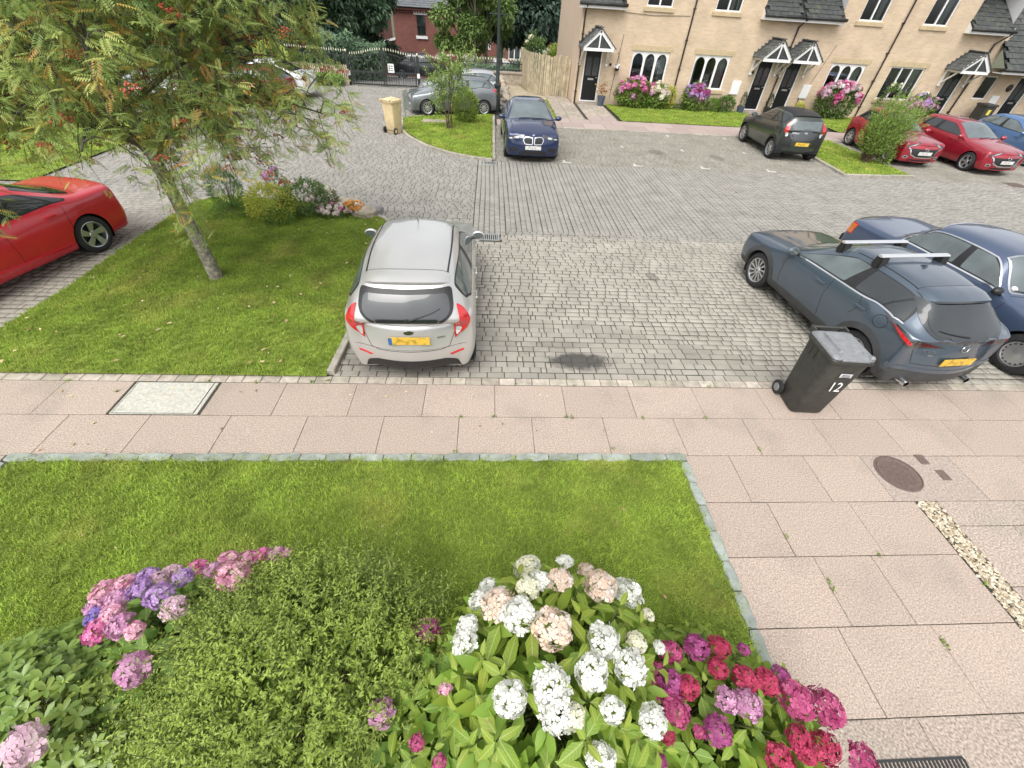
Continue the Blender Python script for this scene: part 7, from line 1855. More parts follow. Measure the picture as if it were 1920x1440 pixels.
def leaf_mesh(name, m, L, W, fold, bend, shape=LEAF8):
    V, F = leaf_arrays(np.zeros((1, 3)), np.array([[1., 0, 0]]), np.array([[0, 0, 1.]]), L, W, shape, fold, bend)
    return np_mesh(name, V, F, m, smooth=True)
def place(me, name, par, p, d, n, s=1.0):
    d = Vector(d).normalized(); n = Vector(n); y = n.cross(d)
    y = y.normalized() if y.length > 1e-6 else Vector((0, 1, 0)); z = d.cross(y)
    o = bpy.data.objects.new(name, me); COL.objects.link(o); o.parent = par
    o.matrix_local = Matrix.Translation(Vector(p)) @ Matrix((d, y, z)).transposed().to_4x4() @ Matrix.Scale(s, 4)
    return o
def leafmat(name, c, c2, **k):
    kw = dict(rough=.5, var=.12, vscale=3, tone=.22, col2=c2, objvar=1.0, trans=.22, spec=.35); kw.update(k)
    return mat(name, c, **kw)
M_bark = mat('bark', (0.21, 0.19, 0.15), 0.95, var=.5, vscale=18, bump=1.0, bscale=45, stain=.8, stain_col=(0.36, .36, .28), stain_scale=11)
M_limb = mat('limb_bark', (0.10, 0.09, 0.072), .95, var=.3, vscale=14)
M_twig = mat('twig', (0.12, 0.085, 0.055), 0.9, var=.2)
M_greenstem = mat('green_stem', (0.12, 0.15, 0.05), 0.7, var=.2)

# ------------------------------------------------------------------ flower heads
def petal_mat(name, c, c2): return mat(name, c, .75, var=.08, vscale=20, tone=.16, col2=c2, trans=.18)
PET = {'w': petal_mat('white_hydrangea', (.80, .80, .77), (.72, .73, .64)), 'wc': petal_mat('cream_hydrangea', (.78, .77, .68), (.68, .66, .42)),
       'wp': petal_mat('blush_hydrangea', (.76, .72, .66), (.66, .44, .30)), 'pk': petal_mat('pink_hydrangea', (.66, .24, .38), (.78, .52, .58)),
       'pm': petal_mat('hot_pink_hydrangea', (.62, .10, .30), (.68, .26, .44)), 'pp': petal_mat('pale_pink_hydrangea', (.68, .50, .54), (.58, .36, .46)),
       'pu': petal_mat('purple_hydrangea', (.36, .19, .47), (.52, .35, .60)), 'bp': petal_mat('violet_hydrangea', (.20, .13, .46), (.34, .24, .58)),
       'mv': petal_mat('mauve_hydrangea', (.46, .16, .34), (.62, .38, .50)), 'mg': petal_mat('magenta_hydrangea', (.38, .025, .13), (.52, .12, .25)),
       'rd': petal_mat('red_hydrangea', (.35, .013, .06), (.46, .05, .12)), 'mp': petal_mat('plum_hydrangea', (.26, .03, .14), (.44, .10, .28))}
def head_arrays(n, seed, flat=.8, ps=.34):
    g_ = np.random.default_rng(seed)
    i = np.arange(n) + .5; ph = np.arccos(1 - 1.72 * i / n); th = PI * (1 + 5**.5) * i
    C_ = np.stack([np.cos(th) * np.sin(ph), np.sin(th) * np.sin(ph), np.cos(ph)], 1) + g_.normal(0, .07, (n, 3)); C_ = unit(C_) * g_.uniform(.84, 1.05, (n, 1))
    Nn = unit(C_ + g_.normal(0, .38, (n, 3))); A = unit(np.cross(Nn, g_.normal(size=(n, 3)))); B_ = np.cross(Nn, A)
    vs, fs, tn = [], [], []
    for q in range(n):
        t0 = g_.random()
        for k in range(4):
            a = k * PI / 2; d = A[q] * math.cos(a) + B_[q] * math.sin(a); e = -A[q] * math.sin(a) + B_[q] * math.cos(a)
            s = ps * g_.uniform(.85, 1.15); o = len(vs)
            vs += [C_[q], C_[q] + d * s * .62 - e * s * .46 + Nn[q] * s * .16, C_[q] + d * s + Nn[q] * s * .02, C_[q] + d * s * .62 + e * s * .46 + Nn[q] * s * .16]
            fs += [(o, o + 1, o + 2), (o, o + 2, o + 3)]; tn += [t0 * .7 + .3 * g_.random()] * 2
    V = np.array(vs); V[:, 2] *= flat
    return V, np.array(fs), np.array(tn)
HEADM = {}
def head_mesh(col, v, n=62):
    k = (col, v, n)
    if k not in HEADM:
        V, F, t = head_arrays(n, v * 7 + 1, ps=.34 * (62 / n)**.5); HEADM[k] = np_mesh('flower_head', V, F, PET[col], t)
    return HEADM[k]
def flower_head(par, p, r, col, axis=(0, 0, 1), n=62):
    z = Vector(axis).normalized(); q = z.to_track_quat('Z', 'Y')
    o = bpy.data.objects.new('flower_head', head_mesh(col, random.randint(0, 1), n)); COL.objects.link(o); o.parent = par
    o.location = p; o.rotation_euler = (q @ Matrix.Rotation(random.uniform(0, 6), 4, 'Z').to_quaternion()).to_euler(); s = r * random.uniform(.95, 1.08); o.scale = (s, s, s * random.uniform(.85, 1.1))
    return o

# ------------------------------------------------------------------ big-leaved shrubs near the window
def dome(c, r, n, gap, zmin=.0, front=None, tries=6000, noise_amp=.12):
    """spread points with outward normals over the upper part of an ellipsoid"""
    pts = []
    for _ in range(tries):
        v = Vector((random.gauss(0, 1), random.gauss(0, 1), abs(random.gauss(0, 1)) + .02)).normalized()
        k = 1 + noise_amp * noise.noise(v * 2.3 + Vector((c[0] * 5, c[1] * 3, 0)))
        p = Vector((c[0] + v.x * r[0] * k, c[1] + v.y * r[1] * k, c[2] + v.z * r[2] * k))
        if p.z < zmin: continue
        if all((p - q).length > gap for q, _ in pts):
            pts.append((p, Vector((v.x / r[0], v.y / r[1], v.z / r[2])).normalized()))
            if len(pts) >= n: break
    return pts
def veined(m0):
    """the leaf material with a pale midrib, side veins and browned edges, drawn in each leaf's own coordinates (x along, y across)"""
    m = m0.copy(); m.name = m0.name + '_veined'; N, L = m.node_tree.nodes, m.node_tree.links
    b = N['Principled BSDF']; src = b.inputs['Base Color'].links[0].from_socket
    tc = N.new('ShaderNodeTexCoord'); sp = N.new('ShaderNodeSeparateXYZ'); L.new(tc.outputs['Object'], sp.inputs[0])
    ab = N.new('ShaderNodeMath'); ab.operation = 'ABSOLUTE'; L.new(sp.outputs['Y'], ab.inputs[0])
    v = N.new('ShaderNodeMath'); v.operation = 'MULTIPLY_ADD'; v.inputs[1].default_value = -1.1; L.new(ab.outputs[0], v.inputs[0]); L.new(sp.outputs['X'], v.inputs[2])
    w_ = N.new('ShaderNodeMath'); w_.operation = 'PINGPONG'; w_.inputs[1].default_value = .065; L.new(v.outputs[0], w_.inputs[0])
    def band(s_, lo, hi, k): q = N.new('ShaderNodeMapRange'); q.inputs['From Min'].default_value = lo; q.inputs['From Max'].default_value = hi; q.inputs['To Min'].default_value = k; q.inputs['To Max'].default_value = 0; L.new(s_, q.inputs['Value']); return q.outputs[0]
    mx_ = N.new('ShaderNodeMath'); mx_.operation = 'MAXIMUM'; L.new(band(ab.outputs[0], .008, .022, .75), mx_.inputs[0]); L.new(band(w_.outputs[0], .003, .013, .4), mx_.inputs[1])
    c = N.new('ShaderNodeMix'); c.data_type = 'RGBA'; L.new(mx_.outputs[0], c.inputs['Factor']); L.new(src, c.inputs[6]); c.inputs[7].default_value = (.50, .58, .20, 1)
    n = N.new('ShaderNodeTexNoise'); n.inputs['Scale'].default_value = 2.2; n.inputs['Detail'].default_value = 5; ge = N.new('ShaderNodeNewGeometry'); s3 = N.new('ShaderNodeVectorMath'); s3.operation = 'SCALE'; s3.inputs['Scale'].default_value = 6; L.new(ge.outputs['Position'], s3.inputs[0]); L.new(s3.outputs[0], n.inputs['Vector'])
    e = N.new('ShaderNodeMix'); e.data_type = 'RGBA'; L.new(band(n.outputs['Fac'], .30, .36, .7), e.inputs['Factor']); L.new(c.outputs[2], e.inputs[6]); e.inputs[7].default_value = (.30, .20, .07, 1)
    L.new(e.outputs[2], b.inputs['Base Color'])
    for l in list(N['Translucent BSDF'].inputs['Color'].links): L.remove(l)
    L.new(e.outputs[2], N['Translucent BSDF'].inputs['Color'])
    return m
def hydrangea(label, base, c, r, heads, mleaf, n_ros, gap, leaf=.13, wid=.55, group='hydrangeas under the window', limit=290, inner=1400, hn=62, extra=(), tilt=.35, head_axis=None):
    t = thing('hydrangea', label, 'hydrangea', base, 0, group)
    B_ = Vector(base); mv_ = veined(mleaf); lm = [leaf_mesh('leaf', mv_, 1.0, wid * random.uniform(.9, 1.1), random.uniform(.06, .2), random.uniform(.1, .4)) for _ in range(4)]
    cnt = 0; P_, D_, N_, L_ = [], [], [], []
    ros = dome(c, r, n_ros, gap) + list(extra)
    ros.sort(key=lambda q: -(q[0].z + q[0].y * .2))
    st = MB()
    for p, ax in ros:
        ax = (ax + Vector((0, 0, .8)) + Vector((random.gauss(0, .15), random.gauss(0, .15), 0))).normalized()
        A = ax.orthogonal().normalized(); A = Matrix.Rotation(random.uniform(0, 6), 3, ax) @ A
        foot = B_ + Vector((random.gauss(0, .06), random.gauss(0, .06), 0)); st.tube([foot, foot.lerp(p, .5) + Vector((0, 0, .08)), p - ax * .03], [.009, .007, .005], 5, cap=False)
        for pair in range(3):
            s = leaf * (1.0, .8, .5)[pair] * random.uniform(.8, 1.15); up = (-.12, .25, .75)[pair] + random.gauss(0, .1)
            for sg in (0, PI):
                d = Matrix.Rotation(pair * PI / 2 + sg + random.gauss(0, .15), 3, ax) @ A
                dd = (d + ax * up).normalized(); nn = (ax - dd * ax.dot(dd)).normalized() + Vector(rvec(1)[0]) * .18
                root = p - ax * (.045 * (2 - pair)) + dd * .012
                if cnt < limit: place(random.choice(lm), 'leaf', t, root - B_, dd, nn, s); cnt += 1
                else: P_.append(root - B_); D_.append(dd); N_.append(nn); L_.append(s)
    for k in range(inner):                  # older leaves further in
        v = Vector((random.gauss(0, 1), random.gauss(0, 1), abs(random.gauss(0, .8)))).normalized(); f = random.uniform(.55, .93)
        p = Vector((c[0] + v.x * r[0] * f, c[1] + v.y * r[1] * f, c[2] + v.z * r[2] * f))
        d = Vector((v.x, v.y, random.gauss(-.1, .4))) + Vector(rvec(1)[0]) * .5
        P_.append(p - B_); D_.append(d); N_.append(Vector((0, 0, 1)) + Vector(rvec(1)[0]) * .4); L_.append(leaf * random.uniform(.6, 1.05))
    P_, D_, N_, L_ = np.array(P_), np.array(D_), np.array(N_), np.array(L_)
    leaf_cloud('foliage', mleaf, P_, D_, N_, L_, L_ * wid, t, LEAF8, .14, .25)
    o = obj('stems', st, M_greenstem, None, True, fix=False); o.parent = t; o.matrix_parent_inverse = Matrix.Translation(-B_); o['kind'] = 'stuff'
    for x, y, z, hr, col in heads:
        p = Vector((x, y, z)); ax = Vector(((x - c[0]) / r[0]**2, (y - c[1]) / r[1]**2, (z - c[2]) / r[2]**2)).normalized() + Vector((0, 0, .5))
        flower_head(t, p + ax.normalized() * .015 - B_, hr, col, ax, hn)
    return t
HEADS_WHITE = [(0.31, 1.25, 0.87, 0.095, "wc"), (0.57, 1.26, 0.94, 0.057, "w"), (0.71, 1.2, 0.93, 0.049, "wp"), (0.27, 0.98, 1.22, 0.071, "wc"), (0.47, 1.03, 1.21, 0.073, "wp"), (0.35, 1.03, 1.2, 0.057, "wp"), (0.73, 1.01, 1.15, 0.091, "wp"), (0.97, 1.05, 0.93, 0.091, "w"), (-0.02, 0.98, 1.04, 0.061, "w"), (0.03, 1.11, 0.92, 0.054, "wp"), (0.09, 0.9, 1.19, 0.092, "wp"), (0.2, 0.81, 1.3, 0.082, "wp"), (0.37, 0.72, 1.37, 0.095, "wp"), (-0.09, 0.82, 1.09, 0.061, "w"), (-0.1, 0.74, 1.11, 0.074, "w"), (0.64, 0.66, 1.35, 0.077, "w"), (0.84, 0.67, 1.26, 0.059, "wc"), (1.08, 0.92, 0.9, 0.039, "wc"), (0.55, 0.52, 1.36, 0.073, "w"), (0.77, 0.55, 1.3, 0.076, "w"), (0.14, 0.44, 1.28, 0.078, "w"), (0.34, 0.47, 1.35, 0.088, "w"), (0.36, 0.37, 1.31, 0.078, "w"), (0.44, 0.36, 1.31, 0.049, "wc"), (0.64, 0.38, 1.29, 0.053, "w"), (0.87, 0.35, 1.16, 0.069, "w"), (0.57, 0.21, 1.19, 0.062, "w"), (1.03, 0.69, 1.08, 0.032, "w")]
HEADS_PINK = [(-0.4, 0.96, 0.53, 0.095, "pm"), (-0.22, 0.56, 0.91, 0.037, "pk"), (-0.57, 0.47, 0.81, 0.068, "mv"), (-0.35, 0.33, 0.88, 0.038, "mg"), (-0.23, 0.25, 0.83, 0.037, "mg")]
HEADS_RED = [(1.37, 0.74, 0.84, 0.069, "mp"), (1.52, 0.74, 0.83, 0.059, "rd"), (1.7, 0.73, 0.8, 0.035, "mp"), (1.2, 0.72, 0.82, 0.058, "mg"), (1.43, 0.61, 0.91, 0.049, "rd"), (1.57, 0.55, 0.92, 0.064, "rd"), (1.71, 0.54, 0.89, 0.058, "rd"), (1.87, 0.59, 0.8, 0.044, "mp"), (1.88, 0.46, 0.83, 0.087, "mg"), (2.19, 0.45, 0.61, 0.093, "mg"), (1.4, 0.45, 0.95, 0.052, "mv"), (1.52, 0.43, 0.94, 0.065, "mv"), (1.13, 0.54, 0.89, 0.064, "mp"), (1.21, 0.52, 0.92, 0.054, "rd"), (1.03, 0.53, 0.85, 0.055, "mg"), (1.09, 0.48, 0.89, 0.047, "mg"), (1.11, 0.41, 0.9, 0.058, "mg"), (1.3, 0.32, 0.93, 0.062, "mp"), (1.2, 0.32, 0.92, 0.027, "mg"), (1.04, 0.32, 0.86, 0.036, "rd"), (1.79, 0.28, 0.85, 0.061, "rd"), (1.81, 0.23, 0.83, 0.054, "rd"), (2.02, 0.25, 0.69, 0.073, "rd"), (1.62, 0.2, 0.88, 0.064, "rd"), (2.25, 0.19, 0.63, 0.08, "mg"), (0.97, 0.22, 0.79, 0.045, "mp"), (1.08, 0.63, 0.84, 0.04, "mg")]
HEADS_PURPLE = [(-2.63, 1.22, 0.68, 0.074, "pk"), (-2.55, 1.26, 0.66, 0.087, "pk"), (-2.37, 1.2, 0.73, 0.074, "pu"), (-2.44, 1.33, 0.64, 0.066, "pu"), (-2.33, 1.3, 0.66, 0.065, "pp"), (-2.31, 1.37, 0.6, 0.067, "pp"), (-2.09, 1.26, 0.78, 0.067, "pu"), (-2.13, 1.12, 0.85, 0.077, "pu"), (-2.49, 1.14, 0.7, 0.091, "mv"), (-2.57, 1.06, 0.69, 0.061, "bp"), (-2.67, 1.13, 0.64, 0.051, "mv"), (-2.44, 0.94, 0.78, 0.068, "pm"), (-2.27, 0.95, 0.85, 0.067, "mv"), (-2.4, 1.03, 0.8, 0.059, "pk"), (-2.14, 0.91, 0.88, 0.049, "pk"), (-1.97, 1.03, 0.89, 0.068, "pp"), (-2.17, 1.42, 0.56, 0.069, "pm"), (-1.98, 1.49, 0.55, 0.075, "pk"), (-1.78, 1.28, 0.75, 0.102, "pk"), (-1.96, 1.34, 0.71, 0.058, "mv"), (-1.86, 1.5, 0.51, 0.071, "pk"), (-1.75, 1.53, 0.5, 0.068, "pp"), (-1.71, 1.49, 0.43, 0.06, "pm"), (-1.6, 1.49, 0.39, 0.06, "mv"), (-1.53, 1.5, 0.39, 0.039, "pk"), (-2.05, 0.72, 0.84, 0.085, "mv"), (-2.43, 0.4, 0.22, 0.091, "pp")]
M_hyw = leafmat('lime_hydrangea_leaf', (0.36, 0.45, 0.05), (0.18, 0.29, 0.04), trans=.35)
M_hyr = leafmat('hydrangea_leaf', (0.30, 0.41, 0.04), (0.13, 0.23, 0.035), trans=.35)
M_hyp = leafmat('deep_hydrangea_leaf', (0.20, 0.32, 0.045), (0.11, 0.21, 0.035))
hydrangea('tall white hydrangea in full bloom under the window, tinged pink on its oldest heads', (.45, .62, 0), (.45, .62, .4), (.80, .70, .93), [(x, y, z, r_ * 1.02, c_) for x, y, z, r_, c_ in [(*h_[:4], 'w' if h_[4] == 'wp' and i % 2 else h_[4]) for i, h_ in enumerate(HEADS_WHITE)]], M_hyw, 88, .135, .175, .43)
hydrangea('small leafy hydrangea with a few pink heads left of the white one', (-.28, .5, 0), (-.28, .5, .3), (.48, .48, .58), HEADS_PINK, M_hyr, 52, .12, .145, .52, limit=260, inner=700)
hydrangea('red and magenta hydrangea spilling towards the slabs right of the white one', (1.42, .42, 0), (1.42, .42, .2), (.83, .60, .70), [(x, y, z, r_ * 1.1, c_) for x, y, z, r_, c_ in HEADS_RED], M_hyr, 88, .125, .12, .58, inner=1500)
HEADS_PURPLE = [(x, y, z if z > .45 else .62 if i < 26 else .8, r_, c_) for i, (x, y, z, r_, c_) in enumerate(HEADS_PURPLE)]
hydrangea('pink and purple hydrangea along the back of the clipped hedge', (-2.0, 1.05, 0), (-2.0, 1.0, .1), (.88, .50, .66), HEADS_PURPLE, M_hyp, 46, .14, .14, .58, limit=270, inner=900)

# dense small-leaved hedge: arching shoots set with tiny leaves
def shoot_bush(name, label, cat, c, r, n_sh, m, ll=.026, lw=.011, per=15, length=(.10, .26), inner=9000, zmin=.03, group=None, skew=(0, 0), singles=0):
    t = thing(name, label, cat, (c[0], c[1], 0), 0, group); B_ = Vector((c[0], c[1], 0))
    P_, D_, N_, L_, T_ = [], [], [], [], []; tw = MB()
    for k in range(n_sh):
        v = Vector((random.gauss(0, 1), random.gauss(0, 1), abs(random.gauss(0, 1)) + .02)).normalized()
        h_ = noise.noise(v * 6.5 + Vector((3, c[0], 5)))
        if h_ < -.22 and random.random() < .8: continue
        kk = 1 + .2 * noise.noise(v * 2.6 + Vector((c[0], 1, 2))) + .13 * h_
        f = kk * random.choice((1, 1, .97, .93, .88))
        p = Vector((c[0] + v.x * r[0] * f, c[1] + v.y * r[1] * f, c[2] + v.z * r[2] * f))
        if p.z < zmin: continue
        d = (v * .9 + Vector(rvec(1)[0]) * .7 + Vector((skew[0], skew[1], .3))).normalized(); l = random.uniform(*length)
        if random.random() < .1: l *= 1.7; d = (d + Vector((0, 0, .8))).normalized()
        bend = Vector(rvec(1)[0]) * .12; path = []
        for i in range(5):
            q = i / 4; path.append(p + d * (l * q) + bend * (l * q * q) - v * .02)
        if k % 2 == 0: tw.tube(path, [.0032, .0028, .0022, .0016, .001], 3, cap=False)
        for i in range(per):
            q = (i + .5) / per; pos = p + d * (l * q) + bend * (l * q * q) - v * .02
            sd = Vector(rvec(1)[0]); sd = (sd - d * sd.dot(d)).normalized(); dd = (sd + d * random.uniform(.3, .9)).normalized()
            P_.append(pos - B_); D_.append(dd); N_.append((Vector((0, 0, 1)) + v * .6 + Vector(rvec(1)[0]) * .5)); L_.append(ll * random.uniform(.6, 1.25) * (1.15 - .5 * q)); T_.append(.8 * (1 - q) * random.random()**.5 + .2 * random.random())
    n = inner
    v = rvec(n); v[:, 2] = np.abs(v[:, 2]); f = RNG.uniform(.7, .97, (n, 1)); Pi = v * np.array(r) * f + np.array([0, 0, c[2]])
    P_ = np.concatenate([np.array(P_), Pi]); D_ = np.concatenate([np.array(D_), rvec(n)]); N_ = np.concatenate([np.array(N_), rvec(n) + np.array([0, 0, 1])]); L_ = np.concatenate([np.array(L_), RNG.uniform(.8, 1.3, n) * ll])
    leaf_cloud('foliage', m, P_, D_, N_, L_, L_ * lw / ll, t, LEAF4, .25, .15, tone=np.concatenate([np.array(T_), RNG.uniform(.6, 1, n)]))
    o = obj('twigs', tw, M_greenstem, None, fix=False); o.parent = t; o.matrix_parent_inverse = Matrix.Translation(-B_); o['kind'] = 'stuff'
    return t
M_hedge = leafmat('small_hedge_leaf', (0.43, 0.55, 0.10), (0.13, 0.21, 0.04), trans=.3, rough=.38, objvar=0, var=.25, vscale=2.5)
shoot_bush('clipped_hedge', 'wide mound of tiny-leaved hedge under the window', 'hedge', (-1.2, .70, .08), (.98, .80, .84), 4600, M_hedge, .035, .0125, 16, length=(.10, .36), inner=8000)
# glossy oval-leaved shrub in the corner
M_laurel = leafmat('oval_glossy_leaf', (0.30, 0.40, 0.065), (0.15, 0.235, 0.045), rough=.3, trans=.2, spec=.5)
t = thing('evergreen_shrub', 'glossy oval-leaved evergreen shrub left of the hedge', 'shrub', (-2.85, .55, 0)); B_ = Vector((-2.85, .55, 0))
lm = [leaf_mesh('leaf', M_laurel, 1, w_, f_, b_, LEAFR) for w_, f_, b_ in ((.46, .1, .15), (.5, .15, .3), (.42, .08, .05))]; cnt = 0; P_, D_, N_, L_ = [], [], [], []
ros = dome((-2.85, .55, .0), (.92, .66, .72), 330, .062, noise_amp=.2); ros.sort(key=lambda q: -(q[0].x + q[0].z))
for p, ax in ros:
    ax = (ax + Vector((0, 0, .5)) + Vector(rvec(1)[0]) * .3).normalized(); A = ax.orthogonal().normalized()
    for k in range(7):
        d = Matrix.Rotation(k * 2.4 + random.gauss(0, .2), 3, ax) @ A; dd = (d + ax * random.uniform(.05, .7)).normalized(); s = random.uniform(.05, .085)
        if cnt < 290 and k < 5 and p.x > -3.1: place(random.choice(lm), 'leaf', t, p - B_, dd, ax, s); cnt += 1
        else: P_.append(p - B_); D_.append(dd); N_.append(ax); L_.append(s)
for k in range(3500):
    v = Vector((random.gauss(0, 1), random.gauss(0, 1), abs(random.gauss(0, .8)))).normalized(); f = random.uniform(.6, .97); P_.append(Vector((v.x * .9 * f, v.y * .64 * f, v.z * .7 * f))); D_.append(v + Vector(rvec(1)[0])); N_.append(Vector((0, 0, 1)) + Vector(rvec(1)[0]) * .4); L_.append(random.uniform(.05, .08))
leaf_cloud('foliage', M_laurel, np.array(P_), np.array(D_), np.array(N_), np.array(L_), np.array(L_) * .46, t, LEAFR, .12, .2)
# bare soil of the planting bed
sb = MB(); sb.add([(-5, -.6, .02), (2.24, -.6, .02), (2.24, .75, .02), (-1.0, 1.0, .018), (-5, 1.0, .018)], [(0, 1, 2, 3, 4)]); tag(obj('planting_bed', sb, M_soil), kind='structure')

# ------------------------------------------------------------------ the rowan on the tree lawn
M_rowl = leafmat('rowan_leaf', (0.38, 0.54, 0.17), (0.46, 0.50, 0.16), trans=.5, tone=.25, rough=.55, objvar=1.0)
M_rowo = leafmat('rowan_autumn_leaf', (0.50, 0.24, 0.07), (0.40, 0.32, 0.08), trans=.3)
M_berry = mat('rowan_berry', (0.44, 0.095, 0.055), .4, var=.15, tone=.3)
def pinnate(n_pair=7, L=.175, ll=.058):
    P_, D_, N_, LL = [], [], [], []
    for i in range(n_pair):
        x = L * (.28 + .66 * i / (n_pair - 1)); z = -.2 * L * (x / L)**2; s = ll * (1 - .28 * abs(i / (n_pair - 1) - .4))
        for sg in (-1, 1): P_.append((x, sg * .003, z)); D_.append((.42, sg, -.22)); N_.append((0, 0, 1)); LL.append(s)
    P_.append((L * .95, 0, -.19 * L)); D_.append((1, 0, -.5)); N_.append((0, 0, 1)); LL.append(ll * .9)
    V, F = leaf_arrays(np.array(P_), np.array(D_, float), np.array(N_, float), np.array(LL), np.array(LL) * .29, LEAF4, .12, .15)
    n0 = len(V)     # midrib
    V = np.concatenate([V, [(0, -.0016, 0), (0, .0016, 0), (L * .5, -.001, -.05 * L), (L * .5, .001, -.05 * L), (L * .96, 0, -.19 * L)]])
    F = np.concatenate([F, [(n0, n0 + 1, n0 + 3), (n0, n0 + 3, n0 + 2), (n0 + 2, n0 + 3, n0 + 4)]])
    return V, F
row = thing('rowan_tree', 'rowan tree with orange red berries on the lawn beside the red saloon', 'tree', (-4.62, 6.62, 0))
RB = Vector((-4.62, 6.62, 0))
tr = MB(); tr.tube([(0, 0, -.1), (.0, 0, .0), (-.01, .0, .12), (-.02, 0, .6), (-.05, 0, 1.2), (-.08, 0, 1.9), (-.12, .02, 2.6), (-.18, .05, 3.4), (-.22, .1, 4.3), (-.25, .1, 5.1)], [.17, .135, .105, .092, .086, .08, .062, .045, .03, .012], 14)
obj('trunk', tr, M_bark, row, True)
limbs = []
def limb(p0, p1, r0, r1, sag=.0, n=7):
    p0, p1 = Vector(p0), Vector(p1); pts = []
    w_ = Vector(rvec(1)[0]) * (p1 - p0).length * .06
    for i in range(n):
        q = i / (n - 1); pts.append(p0.lerp(p1, q) + w_ * math.sin(q * PI) + Vector((0, 0, (.22 * math.sin(q * PI) - sag * q * q))))
    return pts, [r0 + (r1 - r0) * i / (n - 1) for i in range(n)]
twig_pts = []
main = []
for k, (az, ln, z0, up) in enumerate(((10, 2.4, 2.0, .75), (55, 2.0, 1.95, .8), (100, 2.3, 1.8, .6), (150, 2.4, 1.9, .75), (190, 2.6, 2.05, .65), (235, 2.0, 2.1, .7), (285, 1.9, 2.15, .55), (330, 2.0, 2.1, .7), (25, 2.2, 2.5, 1.1), (120, 2.1, 2.6, 1.2), (170, 2.3, 2.4, 1.0), (215, 1.9, 2.5, 1.0), (300, 1.9, 2.6, .9), (75, 1.7, 3.1, 1.3), (200, 1.7, 3.2, 1.3), (340, 1.7, 3.2, 1.2), (260, 1.4, 3.4, 1.2), (140, 1.4, 3.7, 1.1), (40, 1.3, 3.8, 1.0), (5, 2.5, 2.8, 1.2), (20, 2.4, 3.1, 1.2), (180, 2.6, 2.8, .9), (225, 2.2, 2.9, .8), (310, 1.9, 3.1, .9))):
    a = rad(az); p0 = Vector((-.08 - (z0 - 1.8) * .06, 0, z0)); p1 = p0 + Vector((math.cos(a) * ln, math.sin(a) * ln * .9, up))
    pts, rs_ = limb(p0, p1, .045 - .006 * (z0 - 1.7), .009, .25); main.append((pts, rs_))
bmb = MB()
for pts, rs_ in main:
    bmb.tube(pts, rs_, 7, cap=False)
    for j in range(22):
        q = random.uniform(.2, 1.0); i = min(int(q * 6), 5); b0 = pts[i].lerp(pts[i + 1], q * 6 - i)
        d = (pts[i + 1] - pts[i]).normalized() * .7 + Vector(rvec(1)[0]); d.z = d.z * .75 - .02; l = random.uniform(.35, .95) * (1.1 - .4 * q)
        e = b0 + d.normalized() * l; tp, tr_ = limb(b0, e, .011, .003, random.uniform(.02, .22) * (1.7 if b0.z < 2.3 else .7), 5); bmb.tube(tp, tr_, 4, cap=False); twig_pts.append(tp)
        for jj in range(2):
            q2 = random.uniform(.4, 1); i2 = min(int(q2 * 4), 3); c0 = tp[i2].lerp(tp[i2 + 1], q2 * 4 - i2); d = (tp[i2 + 1] - tp[i2]).normalized() + Vector(rvec(1)[0]) * .8
            tp2, tr2 = limb(c0, c0 + d.normalized() * random.uniform(.2, .45), .005, .002, random.uniform(.05, .22), 4); bmb.tube(tp2, tr2, 3, cap=False); twig_pts.append(tp2)
# a few long drooping sprays at the right edge of the crown, as in the photograph
for p0, p1 in (((1.5, .3, 2.7), (2.25, .2, 2.25)), ((.5, -.5, 1.9), (.75, -.9, 1.4)), ((-1.6, -.8, 2.05), (-1.5, -1.3, 1.7)), ((1.3, .2, 3.2), (2.4, .3, 3.2)), ((1.8, .1, 2.5), (2.6, .3, 2.42))):
    for k in range(3):
        o_ = Vector(rvec(1)[0]) * .16; tp, tr_ = limb(Vector(p0) + o_, Vector(p1) + o_ * 1.5, .009, .002, .12, 7); bmb.tube(tp, tr_, 4, cap=False); twig_pts += [tp, tp[3:]]
tag(obj('branches', bmb, M_limb, row, True, fix=False), kind='stuff')
PV, PF = pinnate(); PVs = [PV, pinnate(6, .15)[0], pinnate(7, .19)[0]]; PFs = [PF, pinnate(6, .15)[1], pinnate(7, .19)[1]]
lmesh = [np_mesh('leaf', v, f, M_rowl, smooth=False) for v, f in zip(PVs, PFs)]; lmesho = [np_mesh('leaf', v, f, M_rowo) for v, f in zip(PVs, PFs)]
cand = []
for tp in twig_pts:
    n_l = random.randint(8, 11)
    for k in range(n_l):
        q = random.uniform(.25, 1.0); i = min(int(q * (len(tp) - 1)), len(tp) - 2); p = tp[i].lerp(tp[i + 1], q * (len(tp) - 1) - i)
        d = (tp[i + 1] - tp[i]).normalized() * .5 + Vector(rvec(1)[0]); d.z = d.z * .5 + .1
        cand.append((p, d.normalized(), (Vector((0, 0, 1)) + Vector(rvec(1)[0]) * .5).normalized(), random.uniform(.7, 1.12), random.random()))
CAMP = Vector((0, 0, 3.86)) - RB
cand.sort(key=lambda c_: (c_[0] - CAMP).length)
allV, allF, allT, oV, oF, oT, base_, baseo = [], [], [], [], [], [], 0, 0
n_single = 0
